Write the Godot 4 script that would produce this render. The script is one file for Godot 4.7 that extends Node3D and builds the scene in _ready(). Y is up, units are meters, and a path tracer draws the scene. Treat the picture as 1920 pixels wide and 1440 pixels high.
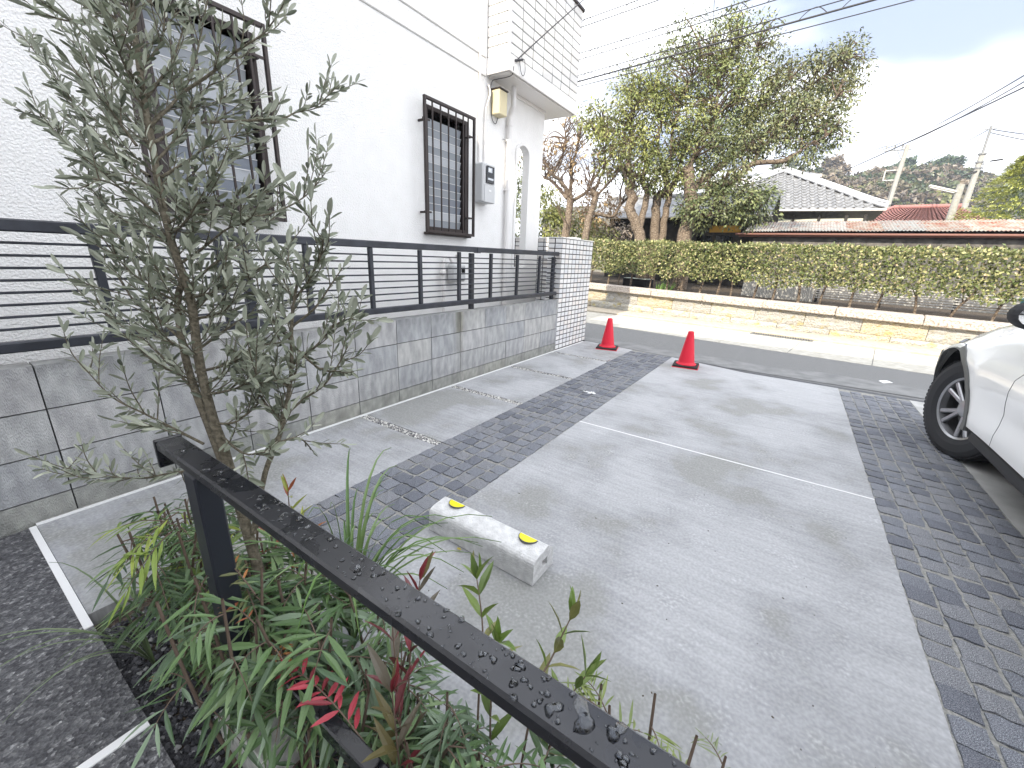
extends Node3D
# A parking space between two houses: paved yard, block wall with rail fence, white neighbour house, olive and shrubs
# behind a wet black handrail, road, retaining wall with hedge, trees, roofs and a wooded hill.

const SUN_ELEVATION := 34.0
const SUN_AZIMUTH := 4.0

class MB:
	var v := PackedVector3Array()
	var n := PackedVector3Array()
	var c := PackedColorArray()
	var uv := PackedVector2Array()
	var tint := Color.WHITE
	func vert(p: Vector3, nn: Vector3, t := Vector2.ZERO) -> void:
		v.append(p); n.append(nn); c.append(tint); uv.append(t)
	func tri(a: Vector3, b: Vector3, d: Vector3) -> void:   # counter-clockwise seen from outside
		var nn := (b - a).cross(d - a).normalized()
		vert(a, nn); vert(d, nn); vert(b, nn)
	func stri(a: Vector3, b: Vector3, d: Vector3, na: Vector3, nb: Vector3, nd: Vector3) -> void:
		vert(a, na); vert(d, nd); vert(b, nb)
	func quad(a: Vector3, b: Vector3, d: Vector3, e: Vector3) -> void:
		var nn := (d - a).cross(e - b).normalized()
		vert(a, nn); vert(d, nn); vert(b, nn); vert(a, nn); vert(e, nn); vert(d, nn)
	func quv(a: Vector3, b: Vector3, d: Vector3, e: Vector3, ua: Vector2, ub: Vector2, ud: Vector2, ue: Vector2) -> void:
		var nn := (d - a).cross(e - b).normalized()
		vert(a, nn, ua); vert(d, nn, ud); vert(b, nn, ub); vert(a, nn, ua); vert(e, nn, ue); vert(d, nn, ud)
	func out(pts: Array, inside: Vector3) -> void:          # a convex face turned away from a point inside
		var mid := Vector3.ZERO
		for p in pts: mid += p
		mid /= pts.size()
		var nn: Vector3 = (pts[1] - pts[0]).cross(pts[2] - pts[0])
		if nn.dot(mid - inside) < 0.0: pts.reverse()
		for i in range(1, pts.size() - 1): tri(pts[0], pts[i], pts[i + 1])
	func box(at: Vector3, size: Vector3, b := Basis.IDENTITY) -> void:
		var h := size * 0.5
		for k in 3:
			for s in [-1.0, 1.0]:
				var q := []
				for e in [[-1, -1], [1, -1], [1, 1], [-1, 1]]:
					var p := Vector3.ZERO
					p[k] = s * h[k]; p[(k + 1) % 3] = e[0] * h[(k + 1) % 3]; p[(k + 2) % 3] = e[1] * h[(k + 2) % 3]
					q.append(at + b * p)
				out(q, at)
	func rbox(at: Vector3, size: Vector3, bev: float, b := Basis.IDENTITY, jit := 0.0, rg: RandomNumberGenerator = null) -> void:
		var h := size * 0.5
		var P := {}
		for sx in [-1, 1]:
			for sy in [-1, 1]:
				for sz in [-1, 1]:
					var s := Vector3(sx, sy, sz)
					var j := Vector3.ZERO
					if rg: j = Vector3(rg.randf_range(-jit, jit), rg.randf_range(-jit, jit) * 0.5, rg.randf_range(-jit, jit))
					for k in 3:
						var q := h - Vector3.ONE * bev
						q[k] = h[k]
						P[[sx, sy, sz, k]] = at + b * (q * s + j)
		for k in 3:
			var a := (k + 1) % 3
			var d := (k + 2) % 3
			for s in [-1, 1]:
				var q := []
				for e in [[-1, -1], [1, -1], [1, 1], [-1, 1]]:
					var key := [0, 0, 0]
					key[k] = s; key[a] = e[0]; key[d] = e[1]
					q.append(P[[key[0], key[1], key[2], k]])
				out(q, at)
				for t in [-1, 1]:
					var k1 := [0, 0, 0]
					k1[k] = s; k1[a] = t; k1[d] = -1
					var k2 := k1.duplicate()
					k2[d] = 1
					out([P[[k1[0], k1[1], k1[2], k]], P[[k2[0], k2[1], k2[2], k]], P[[k2[0], k2[1], k2[2], a]], P[[k1[0], k1[1], k1[2], a]]], at)
		for sx in [-1, 1]:
			for sy in [-1, 1]:
				for sz in [-1, 1]:
					out([P[[sx, sy, sz, 0]], P[[sx, sy, sz, 1]], P[[sx, sy, sz, 2]]], at)
	func tube(pts: Array, r0: float, r1: float, sides := 8, caps := true) -> void:
		var rings := []
		var norms := []
		var up := Vector3(0.31, 0.2, 0.93)
		for i in pts.size():
			var d: Vector3 = (pts[mini(i + 1, pts.size() - 1)] - pts[maxi(i - 1, 0)]).normalized()
			var x := up.cross(d).normalized()
			up = d.cross(x)
			var r := lerpf(r0, r1, float(i) / maxf(1.0, pts.size() - 1))
			var ring := []
			var nr := []
			for s in sides:
				var a := TAU * s / sides
				var o := x * cos(a) + up * sin(a)
				ring.append(pts[i] + o * r); nr.append(o)
			rings.append(ring); norms.append(nr)
		for i in pts.size() - 1:
			for s in sides:
				var t := (s + 1) % sides
				stri(rings[i][s], rings[i][t], rings[i + 1][t], norms[i][s], norms[i][t], norms[i + 1][t])
				stri(rings[i][s], rings[i + 1][t], rings[i + 1][s], norms[i][s], norms[i + 1][t], norms[i + 1][s])
		if caps:
			for e in [0, pts.size() - 1]:
				for s in sides:
					if e: tri(pts[e], rings[e][s], rings[e][(s + 1) % sides])
					else: tri(pts[e], rings[e][(s + 1) % sides], rings[e][s])
	func lathe(prof: Array, sides: int, xf := Transform3D.IDENTITY, smooth := true) -> void:   # prof: Vector2(radius, height), from bottom to top
		for i in prof.size() - 1:
			var a: Vector2 = prof[i]
			var b: Vector2 = prof[i + 1]
			var e := (b - a)
			var nn := Vector2(e.y, -e.x).normalized()
			for s in sides:
				var a0 := TAU * s / sides
				var a1 := TAU * (s + 1) / sides
				var d0 := Vector3(cos(a0), 0, -sin(a0))
				var d1 := Vector3(cos(a1), 0, -sin(a1))
				if not smooth:
					d0 = d0; d1 = d1
				var p0 := xf * (d0 * a.x + Vector3(0, a.y, 0))
				var p1 := xf * (d1 * a.x + Vector3(0, a.y, 0))
				var p2 := xf * (d1 * b.x + Vector3(0, b.y, 0))
				var p3 := xf * (d0 * b.x + Vector3(0, b.y, 0))
				var n0 := (xf.basis * (d0 * nn.x + Vector3(0, nn.y, 0))).normalized()
				var n1 := (xf.basis * (d1 * nn.x + Vector3(0, nn.y, 0))).normalized()
				if not smooth:
					n0 = (n0 + n1).normalized(); n1 = n0
				stri(p0, p1, p2, n0, n1, n1)
				stri(p0, p2, p3, n0, n1, n0)
	func prism(poly: Array, z0: float, z1: float, xf := Transform3D.IDENTITY) -> void:          # polygon in x,y extruded along z; any simple outline
		var pp := PackedVector2Array(poly)
		if Geometry2D.is_polygon_clockwise(pp): pp.reverse()
		var ix := Geometry2D.triangulate_polygon(pp)
		for i in range(0, ix.size(), 3):
			var a := pp[ix[i]]; var b := pp[ix[i + 1]]; var d := pp[ix[i + 2]]
			if (b - a).cross(d - a) < 0.0:
				var t := b; b = d; d = t
			tri(xf * Vector3(a.x, a.y, z1), xf * Vector3(b.x, b.y, z1), xf * Vector3(d.x, d.y, z1))
			tri(xf * Vector3(a.x, a.y, z0), xf * Vector3(d.x, d.y, z0), xf * Vector3(b.x, b.y, z0))
		for i in pp.size():
			var a := pp[i]; var b := pp[(i + 1) % pp.size()]
			quad(xf * Vector3(a.x, a.y, z0), xf * Vector3(b.x, b.y, z0), xf * Vector3(b.x, b.y, z1), xf * Vector3(a.x, a.y, z1))
	func leaf(xf: Transform3D, l: float, w: float, fold := 0.25, droop := 0.15, shape := 0.45) -> void:   # along +z of xf, top is +y
		var ts := [0.0, shape * 0.45, shape, 0.8, 1.0]
		var ws := [0.06, 0.75, 1.0, 0.55, 0.0]
		for i in 4:
			for s in [-1.0, 1.0]:
				var m0 := Vector3(0, -droop * l * ts[i] * ts[i], l * ts[i])
				var m1 := Vector3(0, -droop * l * ts[i + 1] * ts[i + 1], l * ts[i + 1])
				var e0 := m0 + Vector3(s * w * 0.5 * ws[i], w * 0.5 * ws[i] * fold, 0)
				var e1 := m1 + Vector3(s * w * 0.5 * ws[i + 1], w * 0.5 * ws[i + 1] * fold, 0)
				if s > 0: quad(xf * m0, xf * m1, xf * e1, xf * e0)
				else: quad(xf * m1, xf * m0, xf * e0, xf * e1)
	func oval(xf: Transform3D, l: float, w: float, fold := 0.3, droop := 0.1) -> void:      # a blunt oblong leaf
		var ts := [0.0, 0.1, 0.35, 0.68, 0.9, 1.0]
		var ws := [0.05, 0.4, 0.92, 1.0, 0.6, 0.0]
		for i in 5:
			for s in [-1.0, 1.0]:
				var m0 := Vector3(0, -droop * l * ts[i] * ts[i], l * ts[i])
				var m1 := Vector3(0, -droop * l * ts[i + 1] * ts[i + 1], l * ts[i + 1])
				var e0 := m0 + Vector3(s * w * 0.5 * ws[i], w * 0.5 * ws[i] * fold, 0)
				var e1 := m1 + Vector3(s * w * 0.5 * ws[i + 1], w * 0.5 * ws[i + 1] * fold, 0)
				if s > 0: quad(xf * m0, xf * m1, xf * e1, xf * e0)
				else: quad(xf * m1, xf * m0, xf * e0, xf * e1)
	func mesh() -> ArrayMesh:
		var a := []
		a.resize(Mesh.ARRAY_MAX)
		a[Mesh.ARRAY_VERTEX] = v; a[Mesh.ARRAY_NORMAL] = n; a[Mesh.ARRAY_COLOR] = c; a[Mesh.ARRAY_TEX_UV] = uv
		var m := ArrayMesh.new()
		m.add_surface_from_arrays(Mesh.PRIMITIVE_TRIANGLES, a)
		return m

var rng := RandomNumberGenerator.new()
var used := {}
var M := {}

# ---------------------------------------------------------------- naming
func fresh(parent: Node, called: String) -> String:
	var key := str(parent.get_instance_id()) + called
	var k: int = used.get(key, 0)
	used[key] = k + 1
	return called if k == 0 else "%s_%03d" % [called, k]

func put(parent: Node, called: String, mesh: Mesh, m: Material, xf := Transform3D.IDENTITY) -> MeshInstance3D:
	var o := MeshInstance3D.new()
	o.name = fresh(parent, called)
	o.mesh = mesh
	if m: o.material_override = m
	o.transform = xf
	parent.add_child(o, true)
	return o

func thing(called: String, label: String, category: String, at := Vector3.ZERO, group := "", turn := 0.0) -> Node3D:
	var o := Node3D.new()
	o.name = fresh(self, called)
	o.position = at
	o.rotation.y = turn
	add_child(o, true)
	return tag(o, label, category, group)

func tag(o: Node3D, label: String, category: String, group := "") -> Node3D:
	o.set_meta("label", label)
	o.set_meta("category", category)
	if group: o.set_meta("group", group)
	return o

func struct(called: String, mesh: Mesh, m: Material, xf := Transform3D.IDENTITY) -> MeshInstance3D:
	var o := put(self, called, mesh, m, xf)
	o.set_meta("kind", "structure")
	return o

func stuff(parent: Node, called: String, mesh: Mesh, m: Material, xs: Array, cols: Array = []) -> MultiMeshInstance3D:
	var mm := MultiMesh.new()
	mm.transform_format = MultiMesh.TRANSFORM_3D
	mm.use_colors = cols.size() > 0
	mm.mesh = mesh
	mm.instance_count = xs.size()
	for i in xs.size():
		mm.set_instance_transform(i, xs[i])
		if cols.size(): mm.set_instance_color(i, cols[i])
	var o := MultiMeshInstance3D.new()
	o.name = fresh(parent, called)
	o.multimesh = mm
	o.material_override = m
	parent.add_child(o, true)
	o.set_meta("kind", "stuff")
	return o

func v3(a: Array) -> Array:
	var r := []
	for i in range(0, a.size(), 3): r.append(Vector3(a[i], a[i + 1], a[i + 2]))
	return r

func smooth_line(p: Array, k: int) -> Array:
	var r := []
	for i in p.size() - 1:
		var a: Vector3 = p[maxi(i - 1, 0)]
		var b: Vector3 = p[i]
		var d: Vector3 = p[i + 1]
		var e: Vector3 = p[mini(i + 2, p.size() - 1)]
		for j in k: r.append(b.cubic_interpolate(d, a, e, float(j) / k))
	r.append(p[-1])
	return r

func look(dir: Vector3, up := Vector3.UP, roll := 0.0) -> Basis:      # +z along dir, +y as near up as can be
	var z := dir.normalized()
	var x := up.cross(z)
	if x.length() < 0.01: x = Vector3.RIGHT.cross(z)
	x = x.normalized()
	return Basis(x, z.cross(x), z) * Basis(Vector3(0, 0, 1), roll)

func rv() -> Vector3:
	while true:
		var p := Vector3(rng.randf_range(-1, 1), rng.randf_range(-1, 1), rng.randf_range(-1, 1))
		if p.length_squared() <= 1.0: return p
	return Vector3.ZERO

# ---------------------------------------------------------------- materials
func noise(seed_: int, freq: float, oct := 4, kind := FastNoiseLite.TYPE_SIMPLEX_SMOOTH, ret := -1) -> FastNoiseLite:
	var f := FastNoiseLite.new()
	f.seed = seed_
	f.frequency = freq
	f.noise_type = kind
	f.fractal_octaves = oct
	if oct == 1: f.fractal_type = FastNoiseLite.FRACTAL_NONE
	if ret >= 0: f.cellular_return_type = ret
	return f

func ntex(f: FastNoiseLite, side: int, ramp: Array = [], normal := 0.0) -> NoiseTexture2D:
	var t := NoiseTexture2D.new()
	t.noise = f
	t.width = side
	t.height = side
	t.seamless = true
	t.generate_mipmaps = false
	if normal > 0.0:
		t.as_normal_map = true
		t.bump_strength = normal
	if ramp.size():
		var g := Gradient.new()
		g.offsets = PackedFloat32Array()
		var off := PackedFloat32Array()
		var col := PackedColorArray()
		for r in ramp:
			off.append(r[0]); col.append(r[1])
		g.offsets = off
		g.colors = col
		t.color_ramp = g
	return t

func lin(r: float, g: float, b: float) -> Color:
	return Color(r, g, b).linear_to_srgb()

func grey(x: float) -> Color:
	return lin(x, x, x)

func mat(col: Color, rough := 0.7, metal := 0.0, spec := 0.5) -> StandardMaterial3D:
	var m := StandardMaterial3D.new()
	m.albedo_color = col
	m.roughness = rough
	m.metallic = metal
	m.metallic_specular = spec
	return m

func tri_map(m: StandardMaterial3D, metres: float) -> StandardMaterial3D:   # the texture repeats every so many metres
	m.uv1_triplanar = true
	m.uv1_world_triplanar = true
	m.uv1_scale = Vector3.ONE / metres
	return m

func textured(tex: Texture2D, metres: float, rough := 0.8, nrm: Texture2D = null, ns := 1.0, tint := Color.WHITE, spec := 0.5) -> StandardMaterial3D:
	var m := mat(tint, rough, 0.0, spec)
	m.albedo_texture = tex
	if nrm:
		m.normal_enabled = true
		m.normal_texture = nrm
		m.normal_scale = ns
	return tri_map(m, metres)

func leafmat(col: Color, back := 0.25, rough := 0.45) -> StandardMaterial3D:
	var m := mat(col, rough)
	m.vertex_color_use_as_albedo = true
	m.backlight_enabled = true
	m.backlight = Color(back, back, back * 0.6)
	m.cull_mode = BaseMaterial3D.CULL_DISABLED
	return m

func tone(m: StandardMaterial3D, k: Color) -> StandardMaterial3D:      # a variant of a material: the piece itself is of another tone
	var d: StandardMaterial3D = m.duplicate()
	d.albedo_color = k
	return d

func yard_texture() -> ImageTexture:       # fresh broom-finished concrete with damp blotches, over x -2.7..0.7 and z -6.0..0.0
	var W := 1024
	var H := 1792
	var big := noise(11, 0.0042, 5).get_image(W, H).get_data()
	var mid := noise(12, 0.016, 4).get_image(W, H).get_data()
	var fine := noise(13, 0.21, 3).get_image(W, H).get_data()
	var bi := noise(14, 0.09, 3).get_image(96, H)
	bi.resize(W, H, Image.INTERPOLATE_CUBIC)
	var broom := bi.get_data()
	var spots := [[-1.03, -1.8, 0.45, 0.5], [-0.35, -2.55, 0.5, 0.75], [-0.65, -4.6, 0.42, 0.8], [-0.35, -3.9, 0.32, 0.8], [0.45, -3.4, 0.35, 0.35], [0.48, -1.9, 0.4, 0.4], [-2.4, -2.6, 0.36, 0.8], [-2.3, -2.1, 0.3, 0.9],
		[-2.55, -1.65, 0.34, 0.8], [-2.3, -4.0, 0.3, 0.7], [-2.4, -3.2, 0.2, 0.5], [-0.6, -1.0, 0.5, 0.6], [-2.2, -0.5, 0.6, 1.0], [-1.85, -2.2, 0.2, 0.5], [-1.85, -1.4, 0.2, 0.5], [0.0, -5.0, 0.2, 0.4], [-0.05, -1.2, 0.4, 0.3],
		[-0.64, -1.95, 0.24, -0.9], [-0.2, -2.2, 0.3, -0.6], [0.0, -5.2, 0.5, -0.8], [-0.9, -3.2, 0.4, -0.6], [-0.1, -1.7, 0.5, -0.5], [-1.0, -4.6, 0.35, -0.5], [-2.0, -2.4, 0.25, -0.6], [-2.1, -3.3, 0.3, -0.5]]
	var cell := {}
	var GX := 68
	var GZ := 120
	for j in GZ + 1:
		for i in GX + 1:
			var x := -2.7 + 3.4 * i / GX
			var z := -6.0 * j / GZ
			var s := 0.0
			for q in spots:
				var d2: float = ((x - q[0]) * (x - q[0]) + (z - q[1]) * (z - q[1])) / (q[2] * q[2])
				s += q[3] * exp(-d2)
			cell[j * 1000 + i] = s
	var bytes := PackedByteArray()
	bytes.resize(W * H * 3)
	var at := 0
	for y in H:
		var fz := float(y) / H * GZ
		var j := int(fz)
		for x in W:
			var k := y * W + x
			var fx := float(x) / W * GX
			var i := int(fx)
			var c0: float = lerpf(cell[j * 1000 + i], cell[j * 1000 + i + 1], fx - i)
			var c1: float = lerpf(cell[j * 1000 + 1000 + i], cell[j * 1000 + 1001 + i], fx - i)
			var s := lerpf(c0, c1, fz - j) + (big[k] - 128) * 0.0095 + (mid[k] - 128) * 0.0024 - 0.3
			var wet := smoothstep(-0.05, 0.6, s)
			var f := (fine[k] - 128) * 0.00045
			var b := (broom[k] - 128) * 0.00027 * (1.0 - 0.6 * wet)
			var scuff := maxf(0.0, (mid[k] + fine[k] - 345) * 0.0008)
			var dry := clampf(-s, 0.0, 0.7) * 0.09
			var base := lerpf(0.622 + dry * 0.8, 0.57, wet) + f + b + scuff
			bytes[at] = int(clampf((base - 0.003 + 0.003 * wet) * 255.0, 0, 255))
			bytes[at + 1] = int(clampf((base + 0.001 + 0.002 * wet) * 255.0, 0, 255))
			bytes[at + 2] = int(clampf((base + 0.011 - 0.015 * wet) * 255.0, 0, 255))
			at += 3
	return ImageTexture.create_from_image(Image.create_from_data(W, H, false, Image.FORMAT_RGB8, bytes))

func materials() -> void:
	var plaster_n := ntex(noise(21, 0.06, 4), 512, [], 6.5)
	M.stucco = textured(ntex(noise(22, 0.01, 4), 256, [[0.0, lin(0.84, 0.835, 0.825)], [1.0, lin(0.88, 0.875, 0.87)]]), 0.55, 0.9, plaster_n, 0.72)
	M.stucco_smooth = textured(ntex(noise(23, 0.01, 4), 256, [[0.0, lin(0.78, 0.77, 0.76)], [1.0, lin(0.84, 0.83, 0.82)]]), 0.9, 0.9, plaster_n, 0.3)
	M.yard = mat(Color.WHITE, 0.78)
	M.yard.albedo_texture = yard_texture()
	M.yard.normal_enabled = true
	M.yard.normal_texture = ntex(noise(24, 0.09, 4), 512, [], 3.0)
	M.yard.normal_scale = 0.25
	M.slab = textured(ntex(noise(25, 0.012, 5), 512, [[0.2, lin(0.36, 0.36, 0.35)], [0.8, lin(0.47, 0.47, 0.46)]]), 1.6, 0.8)
	M.mortar = textured(ntex(noise(26, 0.06, 4), 512, [[0.2, lin(0.22, 0.217, 0.2)], [0.8, lin(0.36, 0.355, 0.335)]]), 0.5, 0.95)
	M.granite = textured(ntex(noise(27, 0.11, 3), 512, [[0.2, lin(0.055, 0.059, 0.072)], [0.45, lin(0.155, 0.163, 0.183)], [0.6, lin(0.25, 0.257, 0.28)], [0.78, lin(0.46, 0.463, 0.47)]]), 0.22, 0.75, ntex(noise(28, 0.06, 4), 512, [], 8.0), 0.8)
	M.block = textured(ntex(noise(29, 0.011, 5), 512, [[0.15, lin(0.36, 0.36, 0.36)], [0.55, lin(0.46, 0.46, 0.455)], [0.85, lin(0.54, 0.54, 0.53)]]), 0.85, 0.92, ntex(noise(30, 0.16, 3), 512, [], 4.0), 0.5)
	M.block.vertex_color_use_as_albedo = true
	M.block.uv1_scale = Vector3(2.4, 0.75, 2.4)
	M.tile = mat(lin(0.8, 0.79, 0.78), 0.3)
	M.grout = mat(lin(0.035, 0.034, 0.033), 0.9)
	M.white_line = mat(lin(0.78, 0.78, 0.78), 0.6)
	M.iron = mat(lin(0.018, 0.021, 0.03), 0.42, 0.0, 0.5)
	M.fence = textured(ntex(noise(31, 0.02, 4), 256, [[0.2, lin(0.016, 0.019, 0.027)], [0.8, lin(0.034, 0.038, 0.05)]]), 0.7, 0.45)
	M.bronze = mat(lin(0.04, 0.03, 0.028), 0.45, 0.3)
	M.rail = mat(lin(0.005, 0.0055, 0.009), 0.33, 0.0, 0.62)
	M.rail.roughness_texture = ntex(noise(32, 0.012, 4), 512, [[0.42, grey(0.16)], [0.58, grey(0.55)]])
	M.rail.roughness = 0.5
	tri_map(M.rail, 0.5)
	M.glass = mat(lin(0.55, 0.58, 0.62), 0.25, 0.0, 0.6)
	M.pane = mat(Color(0.75, 0.82, 0.9, 0.16), 0.05)
	M.pane.transparency = BaseMaterial3D.TRANSPARENCY_ALPHA
	M.dark = mat(lin(0.008, 0.008, 0.01), 0.9)
	M.pvc = mat(lin(0.74, 0.72, 0.71), 0.42)
	M.cream = mat(lin(0.62, 0.55, 0.36), 0.55)
	M.meter = mat(lin(0.55, 0.56, 0.57), 0.5)
	M.black_gloss = mat(lin(0.01, 0.011, 0.014), 0.1)
	M.cable = mat(lin(0.03, 0.03, 0.036), 0.6)
	M.asphalt = textured(ntex(noise(33, 0.3, 3), 512, [[0.2, lin(0.13, 0.133, 0.135)], [0.55, lin(0.22, 0.222, 0.225)], [0.8, lin(0.32, 0.32, 0.32)]]), 1.1, 0.9, ntex(noise(34, 0.3, 2), 512, [], 6.0), 0.7)
	M.asphalt_worn = textured(ntex(noise(35, 0.02, 5), 512, [[0.2, lin(0.17, 0.173, 0.175)], [0.8, lin(0.24, 0.242, 0.243)]]), 2.6, 0.9)
	M.wet_shaded_edge = textured(ntex(noise(36, 0.05, 4), 256, [[0.2, lin(0.05, 0.053, 0.06)], [0.8, lin(0.1, 0.105, 0.115)]]), 0.6, 0.55)
	M.apron = textured(ntex(noise(37, 0.02, 5), 512, [[0.2, lin(0.42, 0.4, 0.35)], [0.8, lin(0.54, 0.52, 0.47)]]), 1.4, 0.9)
	M.footing = textured(ntex(noise(38, 0.03, 5), 256, [[0.2, lin(0.4, 0.35, 0.27)], [0.8, lin(0.5, 0.45, 0.37)]]), 1.0, 0.9)
	M.stone = textured(ntex(noise(39, 0.014, 5), 512, [[0.3, lin(0.48, 0.47, 0.435)], [0.68, lin(0.46, 0.44, 0.38)], [0.84, lin(0.46, 0.4, 0.22)], [0.95, lin(0.45, 0.37, 0.15)]]), 1.3, 0.95, ntex(noise(40, 0.05, 4), 512, [], 14.0), 1.0)
	M.coping = textured(ntex(noise(41, 0.05, 5), 512, [[0.25, lin(0.26, 0.21, 0.18)], [0.45, lin(0.45, 0.4, 0.36)], [0.8, lin(0.55, 0.51, 0.46)]]), 1.2, 0.95, ntex(noise(42, 0.08, 4), 512, [], 8.0), 0.7)
	M.earth = textured(ntex(noise(43, 0.05, 5), 512, [[0.2, lin(0.03, 0.022, 0.016)], [0.8, lin(0.11, 0.085, 0.06)]]), 0.6, 1.0, ntex(noise(44, 0.08, 4), 256, [], 8.0), 1.0)
	M.ground = textured(ntex(noise(45, 0.02, 5), 256, [[0.2, lin(0.1, 0.085, 0.06)], [0.8, lin(0.2, 0.18, 0.13)]]), 5.0, 1.0)
	M.aggregate = textured(ntex(noise(46, 0.055, 2, FastNoiseLite.TYPE_CELLULAR, FastNoiseLite.RETURN_CELL_VALUE), 1024, [[0.0, lin(0.03, 0.03, 0.035)], [0.45, lin(0.075, 0.075, 0.082)], [0.75, lin(0.14, 0.14, 0.145)], [0.9, lin(0.26, 0.26, 0.265)], [1.0, lin(0.45, 0.45, 0.45)]]), 0.55, 0.55, ntex(noise(46, 0.055, 2, FastNoiseLite.TYPE_CELLULAR, FastNoiseLite.RETURN_DISTANCE), 1024, [], 7.0), 0.9)
	M.pebble = mat(Color.WHITE, 0.7)
	M.pebble.vertex_color_use_as_albedo = true
	M.precast = textured(ntex(noise(47, 0.02, 5), 512, [[0.25, lin(0.58, 0.58, 0.58)], [0.8, lin(0.76, 0.76, 0.76)]]), 0.5, 0.9, ntex(noise(48, 0.2, 3), 256, [], 3.0), 0.5)
	M.yellow = mat(lin(0.85, 0.75, 0.02), 0.25)
	M.red_cone = mat(lin(0.72, 0.012, 0.04), 0.5)
	M.rubber = mat(lin(0.022, 0.02, 0.02), 0.8)
	M.car = mat(lin(0.86, 0.86, 0.85), 0.35)
	M.car.clearcoat_enabled = true
	M.car.clearcoat = 1.0
	M.car.clearcoat_roughness = 0.04
	M.car_glass = mat(lin(0.01, 0.012, 0.014), 0.04)
	M.clad = mat(lin(0.016, 0.017, 0.02), 0.6)
	M.trim = mat(lin(0.11, 0.113, 0.11), 0.55)
	M.alloy = mat(lin(0.36, 0.365, 0.38), 0.3, 0.85)
	M.tyre = mat(lin(0.02, 0.021, 0.024), 0.75)
	M.mirror = mat(lin(0.8, 0.8, 0.8), 0.03, 1.0)
	M.bark = textured(ntex(noise(49, 0.03, 5), 512, [[0.2, lin(0.07, 0.052, 0.04)], [0.6, lin(0.2, 0.155, 0.115)], [0.85, lin(0.36, 0.31, 0.25)]]), 0.8, 0.95, ntex(noise(50, 0.06, 4), 256, [], 9.0), 0.8)
	M.olive_bark = textured(ntex(noise(51, 0.04, 5), 256, [[0.2, lin(0.07, 0.06, 0.04)], [0.8, lin(0.2, 0.175, 0.13)]]), 0.15, 0.95, ntex(noise(50, 0.06, 4), 256, [], 9.0), 0.8)
	M.twig = mat(lin(0.14, 0.1, 0.075), 0.9)
	M.leaf = leafmat(Color.WHITE, 0.28, 0.42)
	M.roof_tile = textured(ntex(noise(52, 0.03, 4), 256, [[0.2, lin(0.15, 0.155, 0.165)], [0.8, lin(0.3, 0.305, 0.32)]]), 2.0, 0.5)
	M.rust = textured(ntex(noise(53, 0.016, 5), 512, [[0.3, lin(0.36, 0.35, 0.33)], [0.5, lin(0.34, 0.28, 0.22)], [0.62, lin(0.3, 0.12, 0.07)], [0.8, lin(0.24, 0.075, 0.045)]]), 3.0, 0.75)
	M.rust_grey = textured(ntex(noise(54, 0.02, 5), 512, [[0.3, lin(0.27, 0.28, 0.28)], [0.6, lin(0.33, 0.32, 0.3)], [0.75, lin(0.22, 0.09, 0.06)]]), 3.0, 0.75)
	M.fascia = mat(lin(0.2, 0.095, 0.075), 0.75)
	M.darkwood = textured(ntex(noise(55, 0.02, 5), 256, [[0.2, lin(0.012, 0.011, 0.011)], [0.8, lin(0.04, 0.035, 0.03)]]), 1.0, 0.8)
	M.greywood = textured(ntex(noise(56, 0.02, 5), 256, [[0.2, lin(0.07, 0.065, 0.06)], [0.8, lin(0.16, 0.15, 0.14)]]), 1.5, 0.85)
	M.ochre = mat(lin(0.5, 0.28, 0.04), 0.8)
	M.plaster = mat(lin(0.5, 0.5, 0.42), 0.9)
	M.red_roof = textured(ntex(noise(57, 0.06, 4), 256, [[0.2, lin(0.24, 0.1, 0.09)], [0.8, lin(0.34, 0.17, 0.155)]]), 1.5, 0.7)
	M.pole = textured(ntex(noise(58, 0.03, 4), 256, [[0.2, lin(0.28, 0.275, 0.255)], [0.8, lin(0.38, 0.375, 0.35)]]), 1.0, 0.85)
	M.steel = mat(lin(0.2, 0.205, 0.21), 0.5, 0.3)
	M.white_panel = mat(lin(0.5, 0.49, 0.47), 0.6)
	M.hill = textured(ntex(noise(59, 0.03, 5), 256, [[0.2, lin(0.07, 0.065, 0.04)], [0.8, lin(0.14, 0.12, 0.08)]]), 12.0, 1.0)
	M.drop = mat(Color(0.98, 0.99, 1.0, 0.0), 0.0)
	M.drop.refraction_enabled = true
	M.drop.refraction_scale = 0.033
	M.wall_back = mat(lin(0.5, 0.49, 0.47), 0.9)
const OLIVE_STEMS = [[-1.039, 0.294, -0.391, -1.11, 0.447, -0.401, -1.212, 0.669, -0.416, -1.25, 0.742, -0.418, -1.286, 0.821, -0.424, -1.325, 0.923, -0.435, -1.36, 1.031, -0.453, -1.386, 1.1, -0.461, -1.42, 1.163, -0.462, -1.456, 1.239, -0.466, -1.507, 1.364, -0.479, -1.545, 1.476, -0.495, -1.581, 1.573, -0.507, -1.614, 1.671, -0.522, -1.646, 1.769, -0.537, -1.672, 1.853, -0.551, -1.703, 1.965, -0.571, -1.734, 2.077, -0.593],
	[-1.107, 0.447, -0.403, -1.253, 0.719, -0.408, -1.327, 0.858, -0.41, -1.375, 0.973, -0.421, -1.404, 1.071, -0.439, -1.399, 1.121, -0.46],
	[-1.104, 0.461, -0.41, -1.11, 0.621, -0.466, -1.098, 0.702, -0.503, -1.097, 0.773, -0.531, -1.1, 0.848, -0.556, -1.108, 0.915, -0.575, -1.128, 1.009, -0.597, -1.137, 1.083, -0.619, -1.139, 1.14, -0.639]]
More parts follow.
